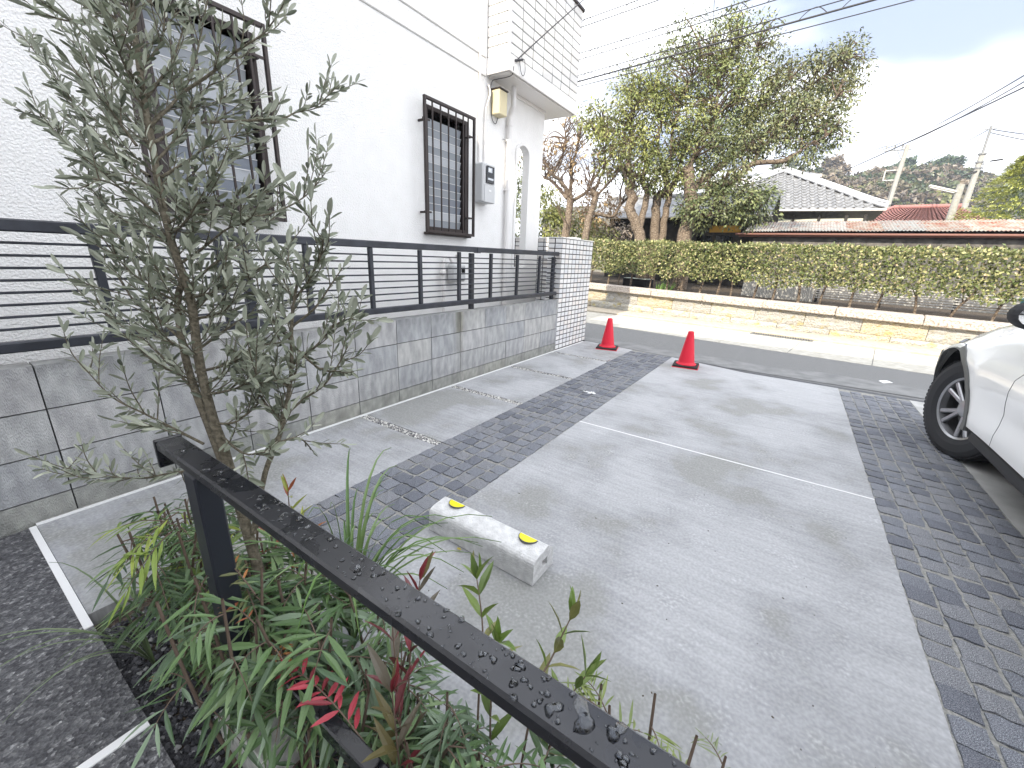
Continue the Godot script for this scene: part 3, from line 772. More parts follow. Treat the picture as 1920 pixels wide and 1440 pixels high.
func yard() -> void:
	var front := [Vector2(0.6, -5.49), Vector2(-0.3, -5.52), Vector2(-1.2, -5.76)]
	struct("concrete_slab", slab_mesh([Vector2(-1.2, -0.55), Vector2(0.6, -0.55), Vector2(0.6, -2.807), Vector2(-1.2, -2.807)], 0.0, -0.12), M.yard)
	struct("concrete_slab", slab_mesh([Vector2(-1.2, -2.821), Vector2(0.6, -2.821)] + front, 0.0, -0.12), M.yard)
	struct("joint_strip", slab_mesh([Vector2(-1.2, -2.8075), Vector2(0.6, -2.8075), Vector2(0.6, -2.8205), Vector2(-1.2, -2.8205)], 0.002, -0.1), M.white_line)
	struct("joint_strip", slab_mesh([Vector2(-2.592, -0.13), Vector2(-2.572, -0.13), Vector2(-2.572, -5.9), Vector2(-2.592, -5.9)], 0.004, -0.1), M.white_line)
	struct("wall_base_mortar", slab_mesh([Vector2(-2.612, -0.13), Vector2(-2.593, -0.13), Vector2(-2.593, -5.9), Vector2(-2.612, -5.9)], 0.0, -0.1), M.mortar)
	var zs := [[-0.13, -1.80], [-1.868, -2.815], [-2.885, -3.835], [-3.9, -4.865], [-4.925, 0.0]]
	for q in zs:
		if q[1] < 0.0:
			struct("path_slab", slab_mesh([Vector2(-2.571, q[0]), Vector2(-1.772, q[0]), Vector2(-1.772, q[1]), Vector2(-2.571, q[1])], 0.0, -0.12), M.yard)
		else:
			struct("path_slab", slab_mesh([Vector2(-2.571, q[0]), Vector2(-1.772, q[0]), Vector2(-1.772, -5.84), Vector2(-2.571, -5.98)], 0.0, -0.12), M.yard)
	var pm := MB.new()
	pm.rbox(Vector3.ZERO, Vector3(0.013, 0.01, 0.011), 0.003, Basis.IDENTITY, 0.0015, rng)
	var pmesh := pm.mesh()
	var joints := [[-1.80, -1.868], [-2.815, -2.885], [-3.835, -3.9], [-4.865, -4.925]]
	for q in joints:
		struct("gravel_bed", sheet(-2.571, -1.772, q[0], q[1], -0.022), M.mortar)
		var xs := []
		var cs := []
		for i in 1300:
			var bs := Basis.from_euler(Vector3(rng.randf() * TAU, rng.randf() * TAU, 0)).scaled(Vector3.ONE * rng.randf_range(0.6, 1.25))
			xs.append(Transform3D(bs, Vector3(rng.randf_range(-2.565, -1.778), -0.012 + rng.randf() * 0.008, lerpf(q[0], q[1], rng.randf_range(0.06, 0.94)))))
			var k := rng.randf()
			cs.append(Color(0.12, 0.12, 0.13) if k < 0.35 else (Color(0.66, 0.65, 0.62) if k > 0.62 else Color(0.34, 0.33, 0.31)))
		stuff(self, "gravel", pmesh, M.pebble, xs, cs)
	# two bands of split granite setts in mortar
	var variants := []
	for i in 7:
		var b := MB.new()
		var sx := 0.085
		var sz := 0.089
		var P := []
		for r in 4:
			for s in 4:
				var edge := r == 0 or r == 3 or s == 0 or s == 3
				P.append(Vector3((s / 3.0 - 0.5) * sx + rng.randf_range(-0.0045, 0.0045), (rng.randf_range(-0.005, -0.0005) if edge else rng.randf_range(0.0, 0.0045)), (r / 3.0 - 0.5) * sz + rng.randf_range(-0.005, 0.005)))
		for r in 3:
			for s in 3:
				var a: Vector3 = P[r * 4 + s]; var d: Vector3 = P[r * 4 + s + 1]; var e: Vector3 = P[r * 4 + s + 5]; var f: Vector3 = P[r * 4 + s + 4]
				b.tri(a, f, e); b.tri(a, e, d)
		var rim := [0, 1, 2, 3, 7, 11, 15, 14, 13, 12, 8, 4]
		for k in 12:
			var a: Vector3 = P[rim[k]]; var d: Vector3 = P[rim[(k + 1) % 12]]
			b.quad(a, d, d * Vector3(1.05, 0, 1.05) + Vector3(0, -0.03, 0), a * Vector3(1.05, 0, 1.05) + Vector3(0, -0.03, 0))
		variants.append(b.mesh())
	var gm := []
	for k in [Color(1, 1, 1), Color(0.93, 0.94, 0.96), Color(1, 1, 1), Color(0.97, 0.98, 1.0), Color(0.84, 0.85, 0.88)]: gm.append(tone(M.granite, k))
	var bands := [[-1.775, 0.0958, 0.0, -0.745, 50, 0.1001], [0.6, 0.0952, 0.0, -1.14, 43, 0.1006]]
	for q in bands:
		var x0: float = q[0]
		var left := x0 < 0.0
		var poly := [Vector2(-1.77, -0.55), Vector2(-1.2, -0.55), Vector2(-1.2, -5.76), Vector2(-1.77, -5.84)] if left else [Vector2(0.6, -0.55), Vector2(1.172, -0.55), Vector2(1.172, -5.475), Vector2(0.6, -5.49)]
		var band := struct("sett_paving", slab_mesh(poly, -0.003, -0.12), M.mortar)
		for r in q[4]:
			var shift := rng.randf_range(-0.006, 0.006)
			for s in 6:
				var at := Vector3(x0 + q[1] * (s + 0.5), 0.0045 + rng.randf_range(-0.002, 0.002), q[3] - q[5] * (r + 0.5) + shift + rng.randf_range(-0.004, 0.004) + (0.0 if left else (s - 2.5) * 0.0035 + (0.03 if s % 2 else 0.0)))
				if at.z - 0.045 < (-5.84 if left else -5.46): continue
				var bs := Basis.from_euler(Vector3(rng.randf_range(-0.03, 0.03), rng.randi_range(0, 1) * PI + rng.randf_range(-0.05, 0.05), rng.randf_range(-0.03, 0.03))).scaled(Vector3(rng.randf_range(0.94, 1.03), 1, rng.randf_range(0.94, 1.03)))
				put(band, "sett", variants[rng.randi() % 7], gm[rng.randi() % 5], Transform3D(bs, at))
	struct("driveway_slab", slab_mesh([Vector2(1.174, 3), Vector2(4.6, 3), Vector2(4.6, -5.4), Vector2(1.174, -5.475)], 0.0, -0.12), M.slab)

func porch_and_bed() -> void:
	struct("porch_paving", slab_mesh([Vector2(-2.57, 2.6), Vector2(1.17, 2.6), Vector2(1.17, -0.128), Vector2(-2.57, -0.128)], 0.0, -0.14), M.aggregate)
	struct("joint_strip", slab_mesh([Vector2(-2.57, -0.128), Vector2(-1.7, -0.128), Vector2(-1.7, -0.106), Vector2(-2.57, -0.106)], 0.004, -0.1), M.white_line)
	struct("joint_strip", slab_mesh([Vector2(-1.205, -0.126), Vector2(-1.18, -0.126), Vector2(-1.18, 2.5), Vector2(-1.205, 2.5)], 0.004, -0.1), M.white_line)
	struct("planting_soil", sheet(-1.76, 1.16, -0.13, -0.56, -0.045), M.earth)
	var pm := MB.new()
	pm.rbox(Vector3.ZERO, Vector3(0.016, 0.011, 0.013), 0.004, Basis.IDENTITY, 0.002, rng)
	var xs := []
	var cs := []
	for i in 5200:
		var p := Vector3(rng.randf_range(-1.7, -0.2), -0.043 + rng.randf() * 0.006, -0.132 - pow(rng.randf(), 1.6) * 0.3)
		xs.append(Transform3D(Basis.from_euler(Vector3(rng.randf() * TAU, rng.randf() * TAU, 0)).scaled(Vector3.ONE * rng.randf_range(0.5, 1.2)), p))
		var k := rng.randf()
		cs.append(Color(0.03, 0.03, 0.035) if k < 0.72 else (Color(0.3, 0.3, 0.3) if k > 0.93 else Color(0.09, 0.09, 0.1)))
	stuff(self, "gravel", pm.mesh(), M.pebble, xs, cs)
	var st := MB.new()
	st.rbox(Vector3(0, 0.05, 0), Vector3(0.2, 0.14, 0.12), 0.012, Basis.from_euler(Vector3(0.06, 0.1, -0.05)), 0.006, rng)
	var o := put(self, "stone_block", st.mesh(), textured(ntex(noise(60, 0.03, 5), 256, [[0.2, lin(0.36, 0.36, 0.33)], [0.8, lin(0.6, 0.6, 0.56)]]), 0.3, 0.9), Transform3D(Basis.IDENTITY, Vector3(-0.915, -0.035, -0.285)))
	tag(o, "pale rough stone block lying in the dark gravel under the shrubs", "stone")

func neighbour_house() -> void:
	var X := -3.4
	var h := thing("white_house", "white stuccoed house with barred windows behind the block wall", "house", Vector3(0, 0, 0))
	# the long wall, with two window openings and thickness
	var cuts := [[-1.77, -1.1, 1.46, 2.6], [-4.02, -3.36, 1.46, 2.64]]
	var b := MB.new()
	var zs := [2.2, -1.1, -1.77, -3.36, -4.02, -4.86]
	for i in zs.size() - 1:
		var z0: float = zs[i]; var z1: float = zs[i + 1]
		var top := 4.05
		var hole: Array = []
		for c in cuts:
			if is_equal_approx(c[1], z0): hole = c
		if hole.is_empty():
			b.box(Vector3(X - 0.08, top / 2 - 0.06, (z0 + z1) / 2), Vector3(0.16, top + 0.12, z0 - z1))
		else:
			b.box(Vector3(X - 0.08, hole[2] / 2 - 0.06, (z0 + z1) / 2), Vector3(0.16, hole[2] + 0.12, z0 - z1))
			b.box(Vector3(X - 0.08, (hole[3] + top) / 2, (z0 + z1) / 2), Vector3(0.16, top - hole[3], z0 - z1))
	b.box(Vector3(-6.4, 1.96, -4.78), Vector3(5.68, 4.18, 0.16))
	b.box(Vector3(-6.4, 2.0, 2.28), Vector3(6.0, 4.1, 0.16))
	b.box(Vector3(-9.32, 2.0, -1.3), Vector3(0.16, 4.1, 7.0))
	put(h, "wall", b.mesh(), M.stucco)
	b = MB.new()
	b.box(Vector3(-6.4, 4.0, -1.25), Vector3(5.68, 0.12, 6.8))
	put(h, "roof", b.mesh(), M.wall_back)
	for y in [3.19, 3.37]:              # the two expansion joints: thin proud beads, a grey strip below painting their shadow
		b = MB.new()
		b.rbox(Vector3(X + 0.002, y, -1.35), Vector3(0.012, 0.022, 6.02), 0.004)
		put(h, "joint_bead", b.mesh(), M.stucco_smooth)
		b = MB.new()
		b.box(Vector3(X + 0.002, y - 0.015, -1.35), Vector3(0.006, 0.006, 6.02))
		put(h, "bead_shade", b.mesh(), mat(lin(0.42, 0.41, 0.4), 0.9))
	# the wing wall beyond, with its arched slot
	var ol := [Vector2(4.86, -0.1), Vector2(5.73, -0.1), Vector2(5.73, 3.2), Vector2(4.86, 3.2)]
	var zc := 5.205
	var zw := 0.142
	var parts := [[Vector2(4.862, -0.1), Vector2(zc - zw, -0.1), Vector2(zc - zw, 3.19), Vector2(4.862, 3.19)], [Vector2(zc + zw, -0.1), Vector2(5.73, -0.1), Vector2(5.73, 3.19), Vector2(zc + zw, 3.19)]]
	var xf := Transform3D(Basis(Vector3(0, 0, -1), Vector3(0, 1, 0), Vector3(1, 0, 0)), Vector3.ZERO)
	b = MB.new()
	for p in parts: b.prism(p, X - 0.09, X, xf)
	var arch := [Vector2(zc - zw, 3.19)]
	for i in 11:
		var a := PI - PI * i / 10.0
		arch.append(Vector2(zc + cos(a) * zw, 2.54 + sin(a) * 0.115))
	arch.append(Vector2(zc + zw, 3.19))
	b.prism(arch, X - 0.09, X, xf)
	b.prism([Vector2(zc - zw, -0.1), Vector2(zc + zw, -0.1), Vector2(zc + zw, 1.08), Vector2(zc - zw, 1.08)], X - 0.09, X, xf)
	put(h, "wing_wall", b.mesh(), M.stucco_smooth)
	b = MB.new()                          # raised moulding round the slot
	var path := [Vector2(zc - zw, 1.08)]
	for i in 11:
		var a := PI - PI * i / 10.0
		path.append(Vector2(zc + cos(a) * zw, 2.54 + sin(a) * 0.115))
	path.append(Vector2(zc + zw, 1.08))
	for i in path.size() - 1:
		var p: Vector2 = path[i]; var q: Vector2 = path[i + 1]
		var po := Vector2(zc, minf(p.y, 2.54)) + (p - Vector2(zc, minf(p.y, 2.54))) * 1.32
		var qo := Vector2(zc, minf(q.y, 2.54)) + (q - Vector2(zc, minf(q.y, 2.54))) * 1.32
		b.prism([p, q, qo, po], X - 0.002, X + 0.018, xf)
	put(h, "slot_moulding", b.mesh(), M.stucco_smooth)
	window(h, -1.1, -1.77, 1.46, 2.6, -1.0, -1.8, 1.405, 2.64, 6)
	window(h, -3.36, -4.02, 1.46, 2.64, -3.262, -4.04, 1.432, 2.67, 6)
	# balcony above the entrance
	var bl := Node3D.new()
	bl.name = "balcony"
	h.add_child(bl)
	b = MB.new()
	b.box(Vector3(-3.42, 3.27, -5.225), Vector3(0.654, 0.14, 1.69))
	b.box(Vector3(-3.115, 3.85, -5.225), Vector3(0.05, 1.05, 1.68))
	b.box(Vector3(-3.42, 3.85, -4.41), Vector3(0.6, 1.05, 0.05))
	b.box(Vector3(-3.42, 3.85, -6.04), Vector3(0.6, 1.05, 0.05))
	put(bl, "parapet", b.mesh(), mat(lin(0.2, 0.2, 0.2), 0.9))
	b = MB.new()
	b.rbox(Vector3(-3.4, 3.285, -5.225), Vector3(0.636, 0.15, 1.706), 0.006)
	put(bl, "fascia_band", b.mesh(), M.stucco_smooth)
	b = MB.new()
	b.rbox(Vector3(-3.4, 3.198, -5.225), Vector3(0.58, 0.02, 1.64), 0.003)
	b.rbox(Vector3(-3.09, 3.204, -5.225), Vector3(0.02, 0.022, 1.712), 0.004)
	b.rbox(Vector3(-3.26, 3.204, -4.378), Vector3(0.34, 0.022, 0.02), 0.004)
	b.rbox(Vector3(-3.388, 3.17, -5.3), Vector3(0.02, 0.04, 0.84), 0.006)
	put(bl, "soffit", b.mesh(), M.pvc)
	var tv := []
	for k in 3:
		var t := MB.new()
		t.rbox(Vector3.ZERO, Vector3(0.014, 0.085, 0.224), 0.004, Basis.IDENTITY, 0.0012, rng)
		tv.append(t.mesh())
	var tm := [tone(M.stucco, Color(0.97, 0.965, 0.96)), M.stucco, tone(M.stucco, Color(0.94, 0.935, 0.93))]
	for r in 11:
		for s in 7:
			var zz := -4.385 - 0.239 * (s + 0.5)
			put(bl, "siding_tile", tv[rng.randi() % 3], tm[rng.randi() % 3], Transform3D(Basis.IDENTITY, Vector3(-3.0925, 3.41 + r * 0.0955, zz)))
		for s in 2:
			put(bl, "siding_tile", tv[rng.randi() % 3], tm[rng.randi() % 3], Transform3D(Basis(Vector3.UP, PI / 2).scaled(Vector3(0.62, 1, 1)), Vector3(-3.178 - 0.148 * s, 3.41 + r * 0.0955, -4.3875)))
	b = MB.new()
	b.rbox(Vector3(-3.098, 3.88, -4.385), Vector3(0.034, 1.05, 0.03), 0.006)
	put(bl, "corner_trim", b.mesh(), M.pvc)
	b = MB.new()
	b.rbox(Vector3(-3.3, 4.43, -5.225), Vector3(0.46, 0.045, 1.74), 0.008)
	put(bl, "parapet_cap", b.mesh(), M.bronze)
	# pipes, conduits and boxes fixed to the wall
	b = MB.new()
	b.tube([Vector3(-3.35, -0.05, -4.8), Vector3(-3.35, 2.8, -4.8)], 0.03, 0.03, 14)
	b.tube([Vector3(-3.35, 2.78, -4.8), Vector3(-3.35, 2.83, -4.8)], 0.036, 0.036, 14)
	b.tube(smooth_line([Vector3(-3.35, 2.82, -4.8), Vector3(-3.345, 2.9, -4.8), Vector3(-3.3, 2.98, -4.79), Vector3(-3.29, 3.05, -4.78), Vector3(-3.29, 3.2, -4.78)], 4), 0.03, 0.034, 14)
	for y in [2.05, 0.9, 2.62]: b.rbox(Vector3(-3.36, y, -4.8), Vector3(0.07, 0.018, 0.068), 0.003)
	put(h, "downpipe", b.mesh(), M.pvc)
	b = MB.new()
	b.box(Vector3(-3.375, 2.62, -4.74), Vector3(0.008, 0.006, 0.09))
	put(h, "pipe_bracket", b.mesh(), M.steel)
	b = MB.new()
	b.tube([Vector3(-3.38, 2.26, -4.232), Vector3(-3.38, 4.0, -4.228)], 0.013, 0.013, 8)
	b.tube(smooth_line([Vector3(-3.382, 2.26, -4.335), Vector3(-3.382, 2.78, -4.338), Vector3(-3.382, 2.9, -4.37), Vector3(-3.378, 3.02, -4.42), Vector3(-3.378, 3.09, -4.4), Vector3(-3.395, 3.1, -4.385)], 5), 0.012, 0.012, 8)
	for y in [2.55, 2.78, 3.0, 3.5]: b.tube([Vector3(-3.38, y, -4.231), Vector3(-3.38, y + 0.03, -4.231)], 0.018, 0.018, 8)
	put(h, "conduit", b.mesh(), M.pvc)
	b = MB.new()
	b.tube(smooth_line([Vector3(-3.385, 2.84, -4.6), Vector3(-3.385, 2.75, -4.55), Vector3(-3.385, 2.8, -4.47), Vector3(-3.385, 3.0, -4.45), Vector3(-3.38, 3.15, -4.45), Vector3(-3.3, 3.17, -4.46), Vector3(-3.2, 3.175, -4.48), Vector3(-3.1, 3.18, -4.46), Vector3(-3.075, 3.25, -4.45)], 5), 0.004, 0.004, 6)
	put(h, "cable", b.mesh(), M.cable)
	b = MB.new()
	b.rbox(Vector3(-3.34, 2.955, -4.555), Vector3(0.12, 0.255, 0.165), 0.008)
	put(h, "junction_box", b.mesh(), M.cream)
	b = MB.new()
	b.rbox(Vector3(-3.338, 3.09, -4.555), Vector3(0.135, 0.014, 0.178), 0.003)
	put(h, "box_lid", b.mesh(), M.bronze)
	var mb := put(h, "meter_box", meter_body(), M.meter)
	b = MB.new()
	b.rbox(Vector3(-3.247, 2.137, -4.285), Vector3(0.012, 0.185, 0.15), 0.004)
	put(mb, "window_frame", b.mesh(), M.black_gloss)
	b = MB.new()
	b.rbox(Vector3(-3.2405, 2.185, -4.275), Vector3(0.004, 0.05, 0.075), 0.001)
	b.rbox(Vector3(-3.2405, 2.09, -4.285), Vector3(0.004, 0.022, 0.11), 0.001)
	put(mb, "display", b.mesh(), M.glass)
	b = MB.new()
	b.rbox(Vector3(-3.2385, 2.183, -4.262), Vector3(0.003, 0.028, 0.03), 0.001)
	b.rbox(Vector3(-3.2465, 1.965, -4.285), Vector3(0.003, 0.02, 0.05), 0.001)
	put(mb, "sticker", b.mesh(), M.white_line)
	# gas meter low on the wall
	var gmn := put(h, "gas_meter", gas_body(), M.meter)
	b = MB.new()
	b.tube(smooth_line([Vector3(-3.34, 0.2, -3.56), Vector3(-3.34, 1.0, -3.56), Vector3(-3.34, 1.16, -3.58), Vector3(-3.32, 1.19, -3.64), Vector3(-3.32, 1.13, -3.69)], 4), 0.017, 0.017, 10)
	b.tube(smooth_line([Vector3(-3.32, 1.12, -3.83), Vector3(-3.32, 1.19, -3.83), Vector3(-3.36, 1.21, -3.85), Vector3(-3.4, 1.21, -3.85)], 4), 0.017, 0.017, 10)
	b.rbox(Vector3(-3.34, 1.02, -3.56), Vector3(0.05, 0.06, 0.05), 0.006)
	put(gmn, "pipe", b.mesh(), M.pvc)
	b = MB.new()
	b.rbox(Vector3(-3.246, 1.05, -3.8), Vector3(0.006, 0.06, 0.06), 0.001)
	put(gmn, "dial", b.mesh(), M.black_gloss)

func meter_body() -> ArrayMesh:
	var b := MB.new()
	b.rbox(Vector3(-3.33, 2.045, -4.28), Vector3(0.145, 0.425, 0.245), 0.014)
	b.rbox(Vector3(-3.254, 1.93, -4.285), Vector3(0.012, 0.19, 0.2), 0.004)
	return b.mesh()

func gas_body() -> ArrayMesh:
	var b := MB.new()
	b.rbox(Vector3(-3.315, 1.02, -3.76), Vector3(0.13, 0.2, 0.2), 0.02)
	b.rbox(Vector3(-3.25, 0.985, -3.76), Vector3(0.01, 0.09, 0.15), 0.003)
	return b.mesh()

func window(h: Node3D, z0: float, z1: float, y0: float, y1: float, gz0: float, gz1: float, gy0: float, gy1: float, bars: int) -> void:
	var X := -3.4
	var w := Node3D.new()
	w.name = fresh(h, "window")
	h.add_child(w)
	var b := MB.new()
	var zc := (z0 + z1) / 2
	var yc := (y0 + y1) / 2
	var fw := z0 - z1 - 0.004
	var fh := y1 - y0 - 0.004
	for s in [-1.0, 1.0]:
		b.rbox(Vector3(X - 0.02, yc, zc + s * (fw / 2 - 0.02)), Vector3(0.09, fh, 0.04), 0.004)
		b.rbox(Vector3(X - 0.02, yc + s * (fh / 2 - 0.02), zc), Vector3(0.088, 0.04, fw - 0.081), 0.004)
	put(w, "frame", b.mesh(), M.bronze)
	put(w, "dark_room", mesh_box(Vector3(X - 0.145, yc, zc), Vector3(0.01, fh, fw)), M.dark)
	var lv := MB.new()
	lv.rbox(Vector3.ZERO, Vector3(0.006, 0.086, fw - 0.1), 0.0015, Basis(Vector3(0, 0, 1), -0.22))
	var lm := lv.mesh()
	var clip := MB.new()
	clip.box(Vector3.ZERO, Vector3(0.006, 0.004, fw - 0.1))
	var cm := clip.mesh()
	var gm := [M.glass, tone(M.glass, lin(0.26, 0.29, 0.34)), tone(M.glass, lin(0.34, 0.37, 0.41))]
	var n := int((fh - 0.1) / 0.079)
	for i in n:
		var y := y0 + 0.085 + i * 0.079
		put(w, "louvre_pane", lm, gm[rng.randi() % 3], Transform3D(Basis.IDENTITY, Vector3(X - 0.035, y, zc + 0.01)))
		put(w, "louvre_edge", cm, M.white_line, Transform3D(Basis.IDENTITY, Vector3(X - 0.023, y - 0.0425, zc + 0.01)))
	# the grille, standing off the wall on brackets
	var g := X + 0.11
	b = MB.new()
	for s in [0, 1]:
		b.rbox(Vector3(g, (gy0 + gy1) / 2, [gz0 - 0.012, gz1 + 0.012][s]), Vector3(0.03, gy1 - gy0, 0.024), 0.003)
		b.rbox(Vector3(g, [gy0 + 0.014, gy1 - 0.014][s], (gz0 + gz1) / 2), Vector3(0.029, 0.028, gz0 - gz1 - 0.049), 0.003)
	put(w, "grille_frame", b.mesh(), M.bronze)
	var br := MB.new()
	br.rbox(Vector3.ZERO, Vector3(0.014, gy1 - gy0 - 0.058, 0.014), 0.002)
	var bm := br.mesh()
	for i in bars:
		var z := lerpf(gz0, gz1, (i + 1.0) / (bars + 0.7))
		if i == bars - 1 and bars > 5: z = gz1 + 0.115
		put(w, "grille_bar", bm, M.bronze, Transform3D(Basis.IDENTITY, Vector3(g, (gy0 + gy1) / 2, z)))
	for y in [gy0 + 0.2, gy1 - 0.2]:
		for z in [gz0 - 0.03, gz1 + 0.06]:
			b = MB.new()
			b.rbox(Vector3(X + 0.05, y, z), Vector3(0.1, 0.02, 0.018), 0.002)
			b.rbox(Vector3(g, y, z), Vector3(0.012, 0.018, 0.1), 0.002)
			put(w, "bracket", b.mesh(), M.bronze)
	b = MB.new()
	b.rbox(Vector3(X + 0.03, y0 - 0.03, zc), Vector3(0.08, 0.026, fw + 0.06), 0.004)
	put(w, "sill", b.mesh(), M.bronze)

func mesh_box(at: Vector3, size: Vector3) -> ArrayMesh:
	var b := MB.new()
	b.box(at, size)
	return b.mesh()

func own_house() -> void:      # the house behind the photographer, whose shadow lies over the yard and half the road
	var h := thing("grey_house", "tall plain house standing behind the porch, whose shadow covers the yard", "house", Vector3(0, 0, 0))
	var b := MB.new()
	b.box(Vector3(1.6, 3.5, 6.0), Vector3(9.0, 7.26, 6.0))
	put(h, "wall", b.mesh(), M.stucco)
	b = MB.new()
	b.rbox(Vector3(1.6, 7.2, 6.0), Vector3(9.3, 0.16, 6.3), 0.02)
	put(h, "roof", b.mesh(), M.roof_tile)
	for x in [-1.2, 1.6]:
		for y in [1.2, 4.6]:
			var w := put(h, "window", mesh_box(Vector3(x, y + 0.5, 2.985), Vector3(1.5, 1.3, 0.04)), M.bronze)
			put(w, "pane", mesh_box(Vector3(x, y + 0.5, 2.96), Vector3(1.36, 1.16, 0.02)), M.car_glass)

func block_wall() -> void:
	var w := thing("block_wall", "grey stained concrete block wall along the paved path, under the rail fence", "wall", Vector3(-2.665, 0, 0))
	var b := MB.new()
	b.box(Vector3(0, 0.29, -1.72), Vector3(0.08, 0.8, 6.62))
	put(w, "mortar", b.mesh(), M.grout)
	var tones := [Color(0.98, 0.98, 0.985), Color(0.95, 0.955, 0.965), Color(0.91, 0.92, 0.935), Color(0.985, 0.985, 0.98), Color(0.94, 0.945, 0.95)]
	var ms := []
	for k in tones: ms.append(tone(M.block, k))
	var zs := []
	var z := 1.695
	while z > -5.0:
		zs.append(z)
		z -= 0.393
	for r in 4:
		var y0: float = [-0.09, 0.1, 0.3, 0.5][r]
		var y1: float = [0.1, 0.3, 0.5, 0.7][r]
		for zz in zs:
			var ln := minf(0.3875, zz + 5.03)
			if ln < 0.02: continue
			put(w, "concrete_block", stained_block(Vector3(0.11, y1 - y0 - 0.006, ln), r, zz - ln / 2), ms[rng.randi() % 5], Transform3D(Basis.IDENTITY, Vector3(rng.randf_range(-0.0012, 0.0012), (y0 + y1) / 2, zz - ln / 2)))

func stained_block(size: Vector3, row: int, zc: float) -> ArrayMesh:      # a block with its own weathering: soot under the top, damp and moss at the foot
	var b := MB.new()
	var h := size * 0.5
	var be := 0.004
	var n := 10
	var m := 5
	var pts := []
	for j in m + 1:
		for i in n + 1:
			var y := lerpf(-h.y, h.y, float(j) / m)
			var z := lerpf(h.z, -h.z, float(i) / n)
			var k := 1.0
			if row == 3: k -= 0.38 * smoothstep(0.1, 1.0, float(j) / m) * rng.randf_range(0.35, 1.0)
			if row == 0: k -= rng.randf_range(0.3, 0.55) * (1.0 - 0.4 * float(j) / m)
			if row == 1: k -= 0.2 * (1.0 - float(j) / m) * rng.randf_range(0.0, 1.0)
			k += rng.randf_range(-0.05, 0.05)
			var moss := exp(-pow((zc + z + 3.0) / 0.055, 2.0)) * (0.75 if row == 3 else (0.35 if row == 2 else 0.12))
			pts.append([Vector3(h.x, y, z), Color(k * (1.0 - 0.62 * moss), k * (1.005 if row == 0 else 1.0) * (1.0 - 0.65 * moss), k * (0.93 if row == 0 else 1.0) * (1.0 - 0.8 * moss))])
	for j in m:
		for i in n:
			var q := [pts[j * (n + 1) + i], pts[j * (n + 1) + i + 1], pts[(j + 1) * (n + 1) + i + 1], pts[(j + 1) * (n + 1) + i]]
			for k in [0, 2, 1, 0, 3, 2]:
				b.tint = q[k][1]
				b.vert(q[k][0] - Vector3(be if (absf(q[k][0].y) > h.y - 0.001 or absf(q[k][0].z) > h.z - 0.001) else 0.0, 0, 0), Vector3.RIGHT)
	b.tint = Color(0.75, 0.75, 0.73)
	b.box(Vector3(-be / 2 - 0.001, 0, 0), Vector3(size.x - be - 0.002, size.y, size.z))
	return b.mesh()

func rail_fence() -> void:
	var f := thing("rail_fence", "dark metal fence of thin horizontal bars on top of the block wall", "fence", Vector3(-2.67, 0, 0))
	var b := MB.new()
	b.rbox(Vector3(0, 1.268, -1.75), Vector3(0.05, 0.05, 6.56), 0.006, Basis(Vector3.RIGHT, 0.004))
	put(f, "top_rail", b.mesh(), M.fence)
	b = MB.new()
	b.rbox(Vector3(0, 0.775, -1.75), Vector3(0.045, 0.045, 6.56), 0.006)
	put(f, "bottom_rail", b.mesh(), M.fence)
	var pm := MB.new()
	pm.rbox(Vector3.ZERO, Vector3(0.028, 0.448, 0.034), 0.003)
	var pmesh := pm.mesh()
	var z := -0.06
	while z > -5.0:
		put(f, "upright", pmesh, M.fence, Transform3D(Basis.IDENTITY, Vector3(0.003, 1.021, z)))
		z -= 0.5
	for q in [0.45, 0.95, 1.4]: put(f, "upright", pmesh, M.fence, Transform3D(Basis.IDENTITY, Vector3(0.003, 1.021, q)))
	var sm := MB.new()
	sm.rbox(Vector3(0, 0.96, 0), Vector3(0.04, 0.56, 0.05), 0.004)
	var smesh := sm.mesh()
	for q in [-1.2, -3.28, -4.97, 0.8]: put(f, "post", smesh, M.iron, Transform3D(Basis.IDENTITY, Vector3(-0.028, 0, q)))
	var br := MB.new()
	br.rbox(Vector3(0, 0, -1.75), Vector3(0.008, 0.011, 6.52), 0.002)
	var bmesh := br.mesh()
	for i in 8: put(f, "bar", bmesh, M.fence, Transform3D(Basis.IDENTITY, Vector3(-0.004, 0.848 + i * 0.0495, 0)))
	b = MB.new()
	b.rbox(Vector3(0.004, 1.27, -3.33), Vector3(0.056, 0.054, 0.05), 0.004)
	put(f, "rail_joint", b.mesh(), M.fence)

